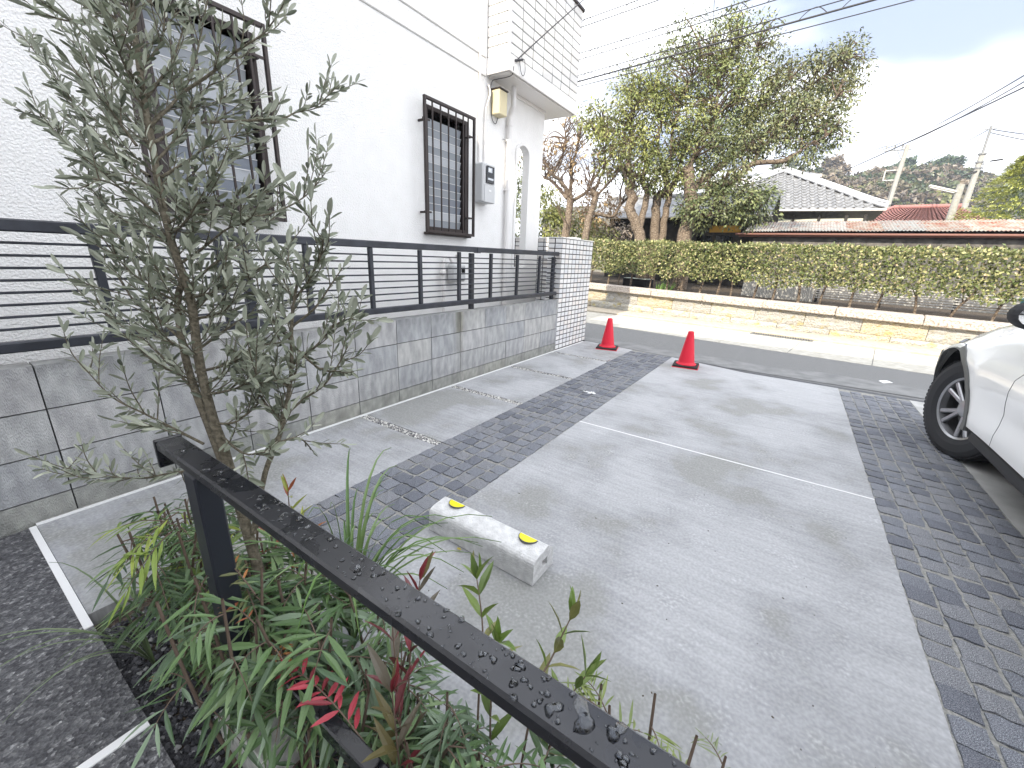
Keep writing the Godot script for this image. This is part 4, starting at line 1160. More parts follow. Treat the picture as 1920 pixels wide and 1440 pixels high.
func tile_walls() -> void:
	var tv := []
	for k in 3:
		var t := MB.new()
		t.rbox(Vector3.ZERO, Vector3(0.096, 0.053, 0.008), 0.002, Basis.IDENTITY, 0.0008, rng)
		tv.append(t.mesh())
	var tm := []
	for c in [Color(1, 1, 1), Color(0.97, 0.975, 0.98), Color(0.985, 0.97, 0.96), Color(0.93, 0.94, 0.955)]: tm.append(tone(M.tile, (M.tile.albedo_color as Color) * c))
	var p := thing("tiled_pillar", "gate pillar faced with small white tiles at the end of the block wall", "pillar", Vector3(-2.72, 0, -5.53))
	var b := MB.new()
	b.box(Vector3(0, 0.69, 0), Vector3(0.2, 1.58, 0.99))
	put(p, "core", b.mesh(), M.grout)
	for r in 23:
		for s in 9:
			put(p, "tile", tv[rng.randi() % 3], tm[rng.randi() % 4], Transform3D(Basis(Vector3.UP, PI / 2), Vector3(0.0985, 0.033 + r * 0.0643, 0.4395 - s * 0.11 + rng.randf_range(-0.001, 0.001))))
		for s in 2:
			put(p, "tile", tv[rng.randi() % 3], tm[rng.randi() % 4], Transform3D(Basis.IDENTITY, Vector3(0.051 - s * 0.11, 0.033 + r * 0.0643, 0.4935)))
	b = MB.new()
	b.rbox(Vector3(0.0, 1.4865, 0), Vector3(0.224, 0.012, 1.01), 0.003)
	put(p, "cap_tiles", b.mesh(), M.tile)
	var w := thing("tiled_gate_wall", "lower white tiled wall behind the house corner, beyond the pillar", "wall", Vector3(-3.9, 0, -6.08))
	b = MB.new()
	b.box(Vector3(-1.0, 0.71, 0), Vector3(4.0, 1.62, 0.14))
	put(w, "core", b.mesh(), M.grout)
	for r in 24:
		for s in 11:
			put(w, "tile", tv[rng.randi() % 3], tm[rng.randi() % 4], Transform3D(Basis.IDENTITY, Vector3(0.94 - s * 0.11, 0.02 + r * 0.0643, 0.0685)))
	b = MB.new()
	b.rbox(Vector3(-1.0, 1.53, 0), Vector3(4.02, 0.02, 0.17), 0.003)
	put(w, "cap_tiles", b.mesh(), M.tile)

# ---------------------------------------------------------------- across the road
func far_side() -> void:
	var F := far_frame()
	var w := thing("stone_wall", "low rough pale stone wall with flat coping under the hedge across the road", "wall")
	w.transform = F
	var b := MB.new()
	b.box(Vector3(3.0, 0.13, -0.16), Vector3(20, 0.66, 0.2))
	put(w, "core", b.mesh(), M.footing)
	var sv := []
	for k in 6:
		var m := MB.new()
		sv.append(rough_face(m, 0.868, 0.258))
	var lv := []
	for k in 5:
		var m := MB.new()
		lv.append(rough_face(m, 0.868, 0.205))
	var sm := [M.stone, tone(M.stone, Color(0.93, 0.93, 0.95)), tone(M.stone, Color(1, 0.96, 0.9))]
	for i in 22:
		var x := -7.05 + i * 0.877
		put(w, "stone", sv[rng.randi() % 6], sm[rng.randi() % 3], Transform3D(Basis.IDENTITY, Vector3(x + 0.06, 0.327, -0.06)))
		put(w, "stone", lv[rng.randi() % 5], sm[rng.randi() % 3], Transform3D(Basis.IDENTITY, Vector3(x + 0.5, 0.09, -0.05)))
	for i in 16:
		b = MB.new()
		b.rbox(Vector3.ZERO, Vector3(1.192, 0.15, 0.38), 0.014, Basis.IDENTITY, 0.005, rng)
		put(w, "coping_stone", b.mesh(), M.coping, Transform3D(Basis.IDENTITY, Vector3(-7.3 + i * 1.2, 0.542 + rng.randf_range(-0.004, 0.004), -0.075)))
	b = MB.new()
	b.box(Vector3(5.0, 0.2, -5.2), Vector3(44, 0.7, 9.9))
	struct("garden_soil", b.mesh(), M.earth, F)
	hedge(F)
	# things glimpsed under the hedge
	var fz := thing("corrugated_fence", "white corrugated panel fence glimpsed under the hedge left of the slatted fence", "fence")
	fz.transform = F
	b = MB.new()
	for i in 44:
		var x := 3.2 + i * 0.034
		b.quad(Vector3(x, 0.5, -1.9), Vector3(x + 0.017, 0.5, -1.885), Vector3(x + 0.017, 1.05, -1.885), Vector3(x, 1.05, -1.9))
		b.quad(Vector3(x + 0.017, 0.5, -1.885), Vector3(x + 0.034, 0.5, -1.9), Vector3(x + 0.034, 1.05, -1.9), Vector3(x + 0.017, 1.05, -1.885))
	put(fz, "panel", b.mesh(), M.white_panel)
	b = MB.new()
	b.rbox(Vector3(3.95, 1.06, -1.9), Vector3(1.56, 0.03, 0.05), 0.004)
	put(fz, "top_rail", b.mesh(), M.white_panel)
	fz = thing("slatted_fence", "long low fence of pale horizontal slats glimpsed behind the hedge trunks", "fence")
	fz.transform = F
	var sl := MB.new()
	sl.rbox(Vector3.ZERO, Vector3(4.6, 0.03, 0.018), 0.003)
	var slm := sl.mesh()
	for i in 7: put(fz, "slat", slm, M.white_panel, Transform3D(Basis.IDENTITY, Vector3(7.0, 0.66 + i * 0.05, -2.0)))
	var ps := MB.new()
	ps.box(Vector3(0, 0.75, -2.03), Vector3(0.05, 0.55, 0.04))
	var psm := ps.mesh()
	for i in 5: put(fz, "post", psm, M.darkwood, Transform3D(Basis.IDENTITY, Vector3(4.75 + i * 1.12, 0, 0)))
	b = MB.new()
	b.rbox(Vector3.ZERO, Vector3(0.75, 0.22, 0.4), 0.02)
	var t := put(self, "planter_box", b.mesh(), M.dark, F * Transform3D(Basis.IDENTITY, Vector3(0.62, 0.66, -1.45)))
	tag(t, "dark planter trough under the left end of the hedge", "planter")
	b = MB.new()
	b.rbox(Vector3(0, 0.113, 0), Vector3(0.72, 0.012, 0.37), 0.004)
	put(t, "lid", b.mesh(), mat(lin(0.4, 0.46, 0.42), 0.6))
	b = MB.new()
	b.rbox(Vector3.ZERO, Vector3(0.5, 0.45, 0.4), 0.03)
	t = put(self, "crate", b.mesh(), mat(lin(0.02, 0.16, 0.17), 0.6), F * Transform3D(Basis.IDENTITY, Vector3(8.0, 0.75, -1.6)))
	tag(t, "teal crate half hidden behind the right end of the hedge", "crate")
	var tuft := thing("grass_tuft", "bright green grass tuft beside the twin trunked tree under the hedge", "grass")
	b = MB.new()
	for i in 60:
		var d := Vector3(rng.randf_range(-1, 1), rng.randf_range(1.2, 2.4), rng.randf_range(-1, 1))
		b.tint = Color(0.1, 0.2, 0.03) * rng.randf_range(0.7, 1.4)
		b.leaf(Transform3D(look(d, Vector3(rng.randf() - 0.5, 0.1, 1)), F * Vector3(1.55 + rng.randf_range(-0.2, 0.2), 0.52, -1.1 + rng.randf_range(-0.2, 0.2))), rng.randf_range(0.15, 0.3), 0.014, 0.3, 0.5)
	put(tuft, "blades", b.mesh(), M.leaf).set_meta("kind", "stuff")

func rough_face(m: MB, wd: float, ht: float) -> ArrayMesh:      # a split-faced stone: pillowed front, tight margins
	var n := 10
	var k := 4
	var P := []
	for j in k + 1:
		for i in n + 1:
			var e := i == 0 or i == n or j == 0 or j == k
			P.append(Vector3((float(i) / n - 0.5) * wd, (float(j) / k - 0.5) * ht, 0.045 if e else 0.06 + rng.randf_range(-0.012, 0.016)))
	for j in k:
		for i in n:
			var a: Vector3 = P[j * (n + 1) + i]; var d: Vector3 = P[j * (n + 1) + i + 1]
			var e: Vector3 = P[(j + 1) * (n + 1) + i + 1]; var f: Vector3 = P[(j + 1) * (n + 1) + i]
			m.tri(a, d, e); m.tri(a, e, f)
	m.box(Vector3(0, 0, 0.0), Vector3(wd, ht, 0.088))
	return m.mesh()

func leaf_mesh(w: float, fold: float, droop: float) -> ArrayMesh:      # unit length leaf
	var m := MB.new()
	m.leaf(Transform3D.IDENTITY, 1.0, w, fold, droop)
	return m.mesh()

func small_leaf(w: float) -> ArrayMesh:       # a cheap folded leaf of four triangles for far crowns
	var m := MB.new()
	m.quad(Vector3.ZERO, Vector3(0, 0.05, 0.5), Vector3(w * 0.5, 0.12, 0.42), Vector3(w * 0.3, 0.06, 0.2))
	m.quad(Vector3.ZERO, Vector3(-w * 0.3, 0.06, 0.2), Vector3(-w * 0.5, 0.12, 0.42), Vector3(0, 0.05, 0.5))
	m.tri(Vector3(0, 0.05, 0.5), Vector3(0, -0.03, 1.0), Vector3(w * 0.5, 0.12, 0.42))
	m.tri(Vector3(0, 0.05, 0.5), Vector3(-w * 0.5, 0.12, 0.42), Vector3(0, -0.03, 1.0))
	return m.mesh()

func hedge(F: Transform3D) -> void:
	var h := thing("clipped_hedge", "long clipped evergreen hedge growing behind the low stone wall across the road", "hedge")
	var xs := []
	var cs := []
	var bulge := noise(81, 0.9, 3)
	for i in 30000:
		var s := rng.randf_range(-2.4, 9.6)
		var u := rng.randf()
		var face := rng.randf()
		var y := 0.0
		var z := 0.0
		var nrm := Vector3.ZERO
		var low := 0.9 + 0.14 * bulge.get_noise_2d(s * 1.4, 3.0) + 0.07 * bulge.get_noise_2d(s * 6.0, 9.0)
		if face < 0.52:
			y = lerpf(low, 1.7, pow(u, 0.92))
			z = -0.47 + 0.09 * bulge.get_noise_2d(s * 1.2, y * 1.8) - pow(rng.randf(), 2.0) * 0.2
			nrm = Vector3(0, 0.25, 1)
		elif face < 0.74:
			y = 1.71 + 0.05 * bulge.get_noise_2d(s * 2.4, 40.0) - pow(rng.randf(), 2.0) * 0.14 + (0.07 * rng.randf() if rng.randf() < 0.06 else 0.0)
			z = -0.48 - u * 0.6
			nrm = Vector3(0, 1, 0.2)
		else:
			y = lerpf(low + 0.06, 1.66, u)
			z = -0.55 - rng.randf() * 0.5
			nrm = rv()
		var d := (nrm * 0.5 + rv() * 1.0 + Vector3(0, 0.15, 0)).normalized()
		var sz := rng.randf_range(0.045, 0.078)
		xs.append(F * Transform3D(look(d, nrm + rv() * 0.7, rng.randf_range(-0.6, 0.6)).scaled(Vector3.ONE * sz), Vector3(s, y, z)))
		var k := rng.randf()
		var c := Color(0.13, 0.145, 0.055)
		if k < 0.22: c = Color(0.29, 0.285, 0.13)
		elif k < 0.27: c = Color(0.36, 0.29, 0.18)
		elif k < 0.55: c = Color(0.075, 0.1, 0.03)
		cs.append(c * rng.randf_range(0.7, 1.6))
	stuff(h, "foliage", small_leaf(0.55), M.leaf, xs, cs)
	var s := -2.2
	while s < 9.6:
		var b := MB.new()
		var x := s + rng.randf_range(-0.06, 0.06)
		var ln := rng.randf_range(-0.1, 0.1) + (0.16 if s > 6.6 else 0.0)
		var p := [F * Vector3(x, 0.46, -0.75), F * Vector3(x + ln * 0.4, 0.75, -0.74), F * Vector3(x + ln, 1.0, -0.72), F * Vector3(x + ln * 1.5, 1.45, -0.75)]
		b.tube(smooth_line(p, 3), rng.randf_range(0.022, 0.034), 0.012, 7)
		for k in 3: b.tube([F * Vector3(x + ln * (0.6 + k * 0.2), 0.85 + k * 0.12, -0.73), F * Vector3(x + ln + rng.randf_range(-0.16, 0.16), 1.15 + k * 0.12, -0.7 + rng.randf_range(-0.15, 0.15))], 0.011, 0.005, 5, false)
		put(h, "trunk", b.mesh(), M.bark)
		s += rng.randf_range(0.36, 0.5)

const TONES := [[0.15, 0.195, 0.055, 0.265, 0.27, 0.085], [0.105, 0.15, 0.05, 0.215, 0.225, 0.08], [0.095, 0.13, 0.06, 0.195, 0.195, 0.085], [0.075, 0.11, 0.05, 0.16, 0.175, 0.07], [0.26, 0.17, 0.09, 0.36, 0.26, 0.13], [0.2, 0.16, 0.14, 0.3, 0.25, 0.2]]

func crown(parent: Node3D, clumps: Array, limbs: Array, size := 0.1, per := 32, spread := 0.27, twigs := true) -> void:
	var xs := []
	var cs := []
	var tw := MB.new()
	for q in clumps:
		var at := Vector3(q[0], q[1], q[2])
		var rad := Vector3(q[3], q[4], q[5])
		var n := int(float(q[6]) / per * 1.65)
		var tn: Array = TONES[q[7]]
		for i in n:
			var u := rv()
			u = u.normalized() * pow(u.length(), 0.62)
			var ctr := at + u * rad
			if twigs:
				var near := at
				var best := 1e9
				for l in limbs:
					for p in l:
						var dd: float = (p - ctr).length_squared() + (p - at).length_squared() * 0.25
						if dd < best: best = dd; near = p
				if (near - ctr).length() < 3.4 and i % 3 != 2:
					var mid := near.lerp(ctr, 0.55) + rv() * 0.16 + Vector3(0, 0.1, 0)
					tw.tube(smooth_line([near, mid, ctr], 3), 0.024, 0.007, 4, false)
			var bright := rng.randf_range(0.7, 1.3)
			var mixk := rng.randf()
			var pull := (ctr - at).normalized()
			for k in per:
				var o := rv() * spread
				o.y *= 0.75
				var d := (o.normalized() * 0.7 + pull * 0.25 + Vector3(0, -0.35, 0) + rv() * 0.6).normalized()
				var s := size * rng.randf_range(0.7, 1.25)
				xs.append(Transform3D(look(d, Vector3(0, 1, 0.3) + rv() * 0.9).scaled(Vector3.ONE * s), ctr + o))
				var m := clampf(mixk * 0.75 + rng.randf() * 0.45, 0.0, 1.0)
				var f := bright * rng.randf_range(0.75, 1.25)
				cs.append(Color(lerpf(tn[0], tn[3], m) * f, lerpf(tn[1], tn[4], m) * f, lerpf(tn[2], tn[5], m) * f))
	stuff(parent, "crown", small_leaf(0.42), M.leaf, xs, cs)
	if twigs: put(parent, "twigs", tw.mesh(), M.twig)

func limbed(called: String, label: String, limbs: Array, group := "") -> Array:
	var t := thing(called, label, "tree", Vector3.ZERO, group)
	var lines := []
	var b := MB.new()
	var first := true
	for l in limbs:
		var p := smooth_line(v3(l[2]), 4)
		for i in range(1, p.size() - 1): p[i] += rv() * float(l[0]) * 0.16
		if first:
			p.push_front(p[0] + (p[0] - p[1]).normalized() * 0.0 - Vector3(0, maxf(0.02, p[0].y - 0.4), 0))
			b.tube(p, l[0] * 0.85, l[1] * 0.85, 12)
			put(t, "trunk", b.mesh(), M.bark)
		else:
			b = MB.new()
			b.tube(p, l[0] * 0.8, l[1] * 0.8, 9)
			put(t, "limb", b.mesh(), M.bark)
		first = false
		lines.append(p)
	return [t, lines]

func bare_twigs(t: Node3D, lines: Array, per: int, long: float) -> void:
	var b := MB.new()
	for l in lines:
		for i in range(l.size() / 3, l.size()):
			for k in per:
				var p: Vector3 = l[i]
				var d := (Vector3(rng.randf_range(-0.8, 0.8), rng.randf_range(0.3, 1.3), rng.randf_range(-0.7, 0.7))).normalized()
				var q := p + d * long * rng.randf_range(0.4, 1.0)
				var mid := p.lerp(q, 0.5) + rv() * 0.1
				b.tube(smooth_line([p, mid, q], 3), 0.016, 0.005, 4, false)
				for m in 2:
					var e := q + (d + rv() * 0.8).normalized() * long * rng.randf_range(0.2, 0.5)
					b.tube([mid.lerp(q, 0.3 + 0.5 * m), e], 0.007, 0.003, 4, false)
	put(t, "bare_twigs", b.mesh(), M.twig)

func far_trees() -> void:
	var r := limbed("bare_tree", "pollarded tree with bare crooked limbs nearest the white house corner", LIMBS_BARE_A)
	bare_twigs(r[0], r[1], 3, 0.75)
	crown(r[0], CLUMPS_BARE_A, r[1], 0.12, 10, 0.2)
	r = limbed("bare_tree", "knobbly trunked tree with a few leaves, second from the white house corner", LIMBS_BARE_B)
	bare_twigs(r[0], r[1], 2, 0.7)
	crown(r[0], CLUMPS_BARE_B, r[1], 0.12, 16, 0.22)
	r = limbed("evergreen_tree", "yellow green evergreen tree with a pale forked trunk like a twisted Y", LIMBS_TWIN)
	bare_twigs(r[0], r[1], 1, 0.6)
	crown(r[0], CLUMPS_TWIN, r[1])
	r = limbed("evergreen_tree", "evergreen tree with two pale upright stems between the forked tree and the biggest tree", LIMBS_MULTI)
	crown(r[0], CLUMPS_MULTI, r[1])
	r = limbed("evergreen_tree", "biggest evergreen tree, its dark limbs reaching far right over the tiled roof", LIMBS_BIG)
	crown(r[0], CLUMPS_BIG, r[1])
	var s := thing("garden_shrubs", "sunlit yellow green shrubs growing behind the bare trees", "shrub")
	crown(s, CLUMPS_SHRUBS, [], 0.12, 30, 0.26, false)
	# a feathery conifer at the right
	var c := thing("conifer", "feathery yellow green conifer beside the leaning utility pole at the right", "tree")
	var b := MB.new()
	b.tube([Vector3(7.9, 0, -28.5), Vector3(7.8, 6.4, -28.5)], 0.14, 0.03, 8)
	put(c, "trunk", b.mesh(), M.bark)
	var xs := []
	var cs := []
	for i in 420:
		var y := rng.randf_range(1.5, 6.3)
		var rad := (6.7 - y) * 0.62 + 0.2
		var a := rng.randf() * TAU
		var dirv := Vector3(cos(a), 0.06, sin(a))
		var bright := rng.randf_range(0.75, 1.3)
		for k in 34:
			var u := pow(rng.randf(), 0.6)
			var p := Vector3(7.45, y, -28.5) + dirv * rad * u + Vector3(0, -0.16 * u * u, 0) + rv() * 0.13 * Vector3(1, 0.3, 1)
			xs.append(Transform3D(look((dirv + rv() * 0.8).normalized(), Vector3.UP + rv() * 0.4).scaled(Vector3.ONE * rng.randf_range(0.12, 0.22)), p))
			var f := bright * rng.randf_range(0.8, 1.2)
			cs.append(Color(0.42 * f, 0.44 * f, 0.14 * f) if u > 0.4 else Color(0.22 * f, 0.27 * f, 0.1 * f))
	stuff(c, "crown", small_leaf(0.3), M.leaf, xs, cs)

func wave_sheet(x0: float, x1: float, a: Vector3, up: Vector3, pitch: float, amp: float) -> ArrayMesh:   # corrugated sheet from the eave line at a.y/a.z up by 'up'
	var b := MB.new()
	var n := int((x1 - x0) / pitch * 6)
	var nu := Vector3.RIGHT.cross(up).normalized() * -1.0
	if nu.y < 0: nu = -nu
	for i in n:
		var xa := x0 + (x1 - x0) * i / n
		var xb := x0 + (x1 - x0) * (i + 1) / n
		var oa := nu * amp * sin(xa / pitch * TAU)
		var ob := nu * amp * sin(xb / pitch * TAU)
		var p := Vector3(xa, a.y, a.z) + oa; var q := Vector3(xb, a.y, a.z) + ob
		b.quad(p, q, q + up, p + up)
	return b.mesh()

func far_buildings() -> void:
	# long shed with a rusty corrugated roof
	var s := thing("long_shed", "long low shed with a rusty corrugated iron roof behind the hedge", "shed")
	var b := MB.new()
	b.box(Vector3(4.4, 1.1, -16.8), Vector3(11.6, 2.0, 2.2))
	put(s, "wall", b.mesh(), M.greywood)
	var x := -1.64
	var k := 0
	while x < 9.8:
		var wdt := 0.84
		var lift := rng.randf_range(-0.006, 0.008)
		var m: StandardMaterial3D = M.rust_grey if x < 0.4 else (M.rust if x > 2.2 else (M.rust_grey if k % 2 == 0 else M.rust))
		var ms := tone(m, Color.WHITE * rng.randf_range(0.85, 1.1))
		var shorten := 0.0
		put(s, "roof_sheet", wave_sheet(x, x + wdt + 0.03, Vector3(0, 2.285 + lift, -15.44), Vector3(0.0, 0.4, -1.6), 0.076, 0.012), ms)
		x += wdt
		k += 1
	b = MB.new()
	b.box(Vector3(4.4, 2.38, -17.6), Vector3(11.8, 0.5, 1.1))
	put(s, "roof_ridge", b.mesh(), M.greywood)
	b = MB.new()
	b.rbox(Vector3(4.2, 2.17, -15.52), Vector3(12.0, 0.09, 0.03), 0.005)
	put(s, "fascia", b.mesh(), M.fascia)
	b = MB.new()
	b.tube([Vector3(-1.9, 2.2, -15.46), Vector3(10, 2.17, -15.46)], 0.035, 0.035, 8)
	put(s, "gutter", b.mesh(), M.fascia)
	# dark timber house with an ochre panel
	var d := thing("timber_house", "dark timber house with an ochre panel behind the tree trunks", "house")
	b = MB.new()
	b.box(Vector3(-4.0, 1.4, -18.1), Vector3(5.2, 2.9, 3.0))
	put(d, "wall", b.mesh(), M.darkwood)
	b = MB.new()
	b.rbox(Vector3(-2.38, 2.43, -16.585), Vector3(0.98, 0.22, 0.04), 0.004)
	put(d, "ochre_panel", b.mesh(), M.ochre)
	b = MB.new()
	for q in [[-3.0, 2.05], [-2.38, 2.05]]: b.rbox(Vector3(q[0], q[1], -16.585), Vector3(0.5, 0.34, 0.04), 0.004)
	put(d, "window", b.mesh(), M.car_glass)
	b = MB.new()
	b.quad(Vector3(-7.4, 2.8, -15.95), Vector3(-1.05, 2.8, -15.95), Vector3(-1.05, 3.75, -18.3), Vector3(-7.4, 3.75, -18.3))
	b.quad(Vector3(-1.05, 2.8, -20.6), Vector3(-7.4, 2.8, -20.6), Vector3(-7.4, 3.75, -18.3), Vector3(-1.05, 3.75, -18.3))
	put(d, "roof", b.mesh(), M.roof_tile)
	b = MB.new()
	b.rbox(Vector3(-4.2, 2.775, -15.94), Vector3(6.4, 0.035, 0.03), 0.004)
	put(d, "eave_trim", b.mesh(), M.white_panel)
	b = MB.new()
	b.tube([Vector3(-7.3, 3.79, -18.3), Vector3(-1.1, 3.79, -18.3)], 0.1, 0.1, 8)
	put(d, "roof_ridge", b.mesh(), M.roof_tile)
	# tiled pyramid roof
	var t := thing("tiled_roof_house", "house with a big grey wavy tiled hip roof and cream wall panels", "house")
	var L := Vector3(-5.5, 3.8, -23.05)
	var R := Vector3(2.52, 3.74, -24.05)
	var A := Vector3(-1.66, 6.02, -27.55)
	var u := R - L
	var wl := u.length()
	u = u.normalized()
	var fx := (A - L).dot(u)
	var foot := L + u * fx
	var slope := (A - foot).length()
	var sv := (A - foot).normalized()
	var nn := u.cross(sv).normalized()
	if nn.y < 0: nn = -nn
	b = MB.new()
	var pitch := 0.32
	var row := 0.32
	var cols := int(wl / pitch)
	for i in cols:
		var c0 := (i + 0.5) * pitch
		var lim := slope * (c0 / fx if c0 < fx else (wl - c0) / (wl - fx))
		var rows := int(lim / row)
		for j in rows:
			var j0 := j * row
			var j1 := minf(j0 + row * 1.08, lim)
			var prof := [[-0.5, 0.0], [-0.28, -0.025], [0.0, -0.016], [0.2, 0.045], [0.36, 0.07], [0.5, 0.015]]
			for e in prof.size() - 1:
				var p0: Vector3 = L + u * (c0 + prof[e][0] * pitch) + sv * j0 + nn * (prof[e][1] + 0.045)
				var p1: Vector3 = L + u * (c0 + prof[e + 1][0] * pitch) + sv * j0 + nn * (prof[e + 1][1] + 0.045)
				var p2: Vector3 = L + u * (c0 + prof[e + 1][0] * pitch) + sv * j1 + nn * (prof[e + 1][1])
				var p3: Vector3 = L + u * (c0 + prof[e][0] * pitch) + sv * j1 + nn * (prof[e][1])
				b.quad(p0, p1, p2, p3)
				b.quad(p0 - nn * 0.047, p1 - nn * 0.047, p1, p0)
	put(t, "roof_tiles", b.mesh(), M.roof_tile).set_meta("kind", "stuff")
	b = MB.new()
	var back := Vector3(0.3, 0, -9.5)
	b.tri(L - nn * 0.03, R - nn * 0.03, A - nn * 0.05)
	b.tri(R, R + back, A)
	b.tri(L + back, L, A)
	b.tri(R + back, L + back, A)
	put(t, "roof", b.mesh(), M.roof_tile)
	for q in [R, L]:
		b = MB.new()
		var lift := Vector3(0, 0.1, 0)
		var up2 := Vector3(0, 0.12, 0) if q == R else Vector3.ZERO
		b.tube(smooth_line([q + lift * 0.6 + up2 * 0.6, q.lerp(A, 0.12) + lift * 0.8, q.lerp(A, 0.5) + lift, A + lift], 5), 0.085, 0.1, 8)
		b.tube(smooth_line([q + lift * 1.9 + up2 * 0.6, q.lerp(A, 0.12) + lift * 2.2, q.lerp(A, 0.5) + lift * 2.3, A + lift * 2.3], 5), 0.06, 0.07, 8)
		put(t, "hip_ridge", b.mesh(), tone(M.roof_tile, Color(1.5, 1.5, 1.5)))
	b = MB.new()
	b.rbox(A + Vector3(0, 0.3, 0.1), Vector3(0.22, 0.34, 0.2), 0.04)
	put(t, "ridge_end_tile", b.mesh(), M.roof_tile)
	b = MB.new()
	b.tube([L + Vector3(0, -0.03, 0.04), R + Vector3(0, -0.03, 0.04)], 0.05, 0.05, 8)
	put(t, "gutter", b.mesh(), M.pvc)
	var wx := Basis(Vector3.UP, atan2(0.99, 7.9))
	b = MB.new()
	b.box(Vector3(-1.4, 1.6, -28.4), Vector3(6.7, 3.4, 8.2))
	put(t, "wall", b.mesh(), M.darkwood)
	var px := [-4.7, -3.7, -2.66, -1.63, -0.68, 0.3, 1.27, 1.92]
	for i in px.size() - 1:
		b = MB.new()
		b.rbox(Vector3((px[i] + px[i + 1]) / 2, 2.4, -24.12), Vector3(px[i + 1] - px[i] - 0.12, 2.0, 0.06), 0.004)
		put(t, "wall_panel", b.mesh(), M.plaster)
	for i in px.size():
		b = MB.new()
		b.rbox(Vector3(px[i], 2.3, -24.1), Vector3(0.11, 2.5, 0.12), 0.004)
		put(t, "timber_post", b.mesh(), M.darkwood)
	# flat-roofed house behind it
	var f := thing("flat_roof_house", "house with a flat white eave rising behind the tiled roof", "house")
	b = MB.new()
	b.box(Vector3(-4.0, 3.6, -40.2), Vector3(6.4, 7.3, 4.0))
	put(f, "wall", b.mesh(), mat(lin(0.3, 0.23, 0.2), 0.85))
	b = MB.new()
	b.rbox(Vector3(-3.6, 7.38, -40), Vector3(7.3, 0.22, 5.2), 0.03)
	put(f, "eave", b.mesh(), M.white_panel)
	b = MB.new()
	b.quad(Vector3(-7.2, 7.5, -37.5), Vector3(-0.1, 7.5, -37.5), Vector3(-1.6, 8.3, -40.2), Vector3(-7.2, 8.3, -40.2))
	put(f, "roof", b.mesh(), M.roof_tile)
	# red roofed house
	var r := thing("red_roof_house", "house showing only its faded red tiled roof right of the grey roof", "house")
	b = MB.new()
	b.box(Vector3(6.0, 1.9, -36.5), Vector3(7.0, 3.9, 5.0))
	put(r, "wall", b.mesh(), M.plaster)
	b = MB.new()
	var n := 24
	for i in 15:
		var q0 := i / 15.0
		var q1 := (i + 1.0) / 15.0
		var lx0 := lerpf(2.0, 4.3, q0); var lx1 := lerpf(2.0, 4.3, q1)
		var rx0 := lerpf(8.6, 7.2, q0); var rx1 := lerpf(8.6, 7.2, q1)
		var y0 := lerpf(3.75, 5.1, q0); var y1 := lerpf(3.75, 5.1, q1)
		var z0 := lerpf(-33.5, -37.0, q0); var z1 := lerpf(-33.5, -37.0, q1)
		for j in n:
			for m in 2:
				var ua := (j + m * 0.5) / n; var ub := (j + m * 0.5 + 0.5) / n
				var ha := 0.05 if m == 1 else 0.0
				var hb := 0.05 - ha
				b.quad(Vector3(lerpf(lx0, rx0, ua), y0 + 0.05 + ha, z0), Vector3(lerpf(lx0, rx0, ub), y0 + 0.05 + hb, z0), Vector3(lerpf(lx1, rx1, ub), y1 + hb, z1), Vector3(lerpf(lx1, rx1, ua), y1 + ha, z1))
	put(r, "roof_tiles", b.mesh(), M.red_roof).set_meta("kind", "stuff")
	b = MB.new()
	b.tri(Vector3(8.6, 3.75, -33.5), Vector3(8.6, 3.75, -40.5), Vector3(7.2, 5.1, -37))
	b.tri(Vector3(2.0, 3.75, -40.5), Vector3(2.0, 3.75, -33.5), Vector3(4.3, 5.1, -37))
	b.quad(Vector3(8.6, 3.75, -40.5), Vector3(2.0, 3.75, -40.5), Vector3(4.3, 5.1, -37), Vector3(7.2, 5.1, -37))
	put(r, "roof", b.mesh(), M.red_roof)
	b = MB.new()
	b.tube([Vector3(4.2, 5.2, -37), Vector3(7.3, 5.2, -37)], 0.13, 0.13, 8)
	b.tube([Vector3(2.0, 3.86, -33.5), Vector3(4.2, 5.2, -37)], 0.1, 0.1, 6)
	put(r, "roof_ridge", b.mesh(), M.red_roof)

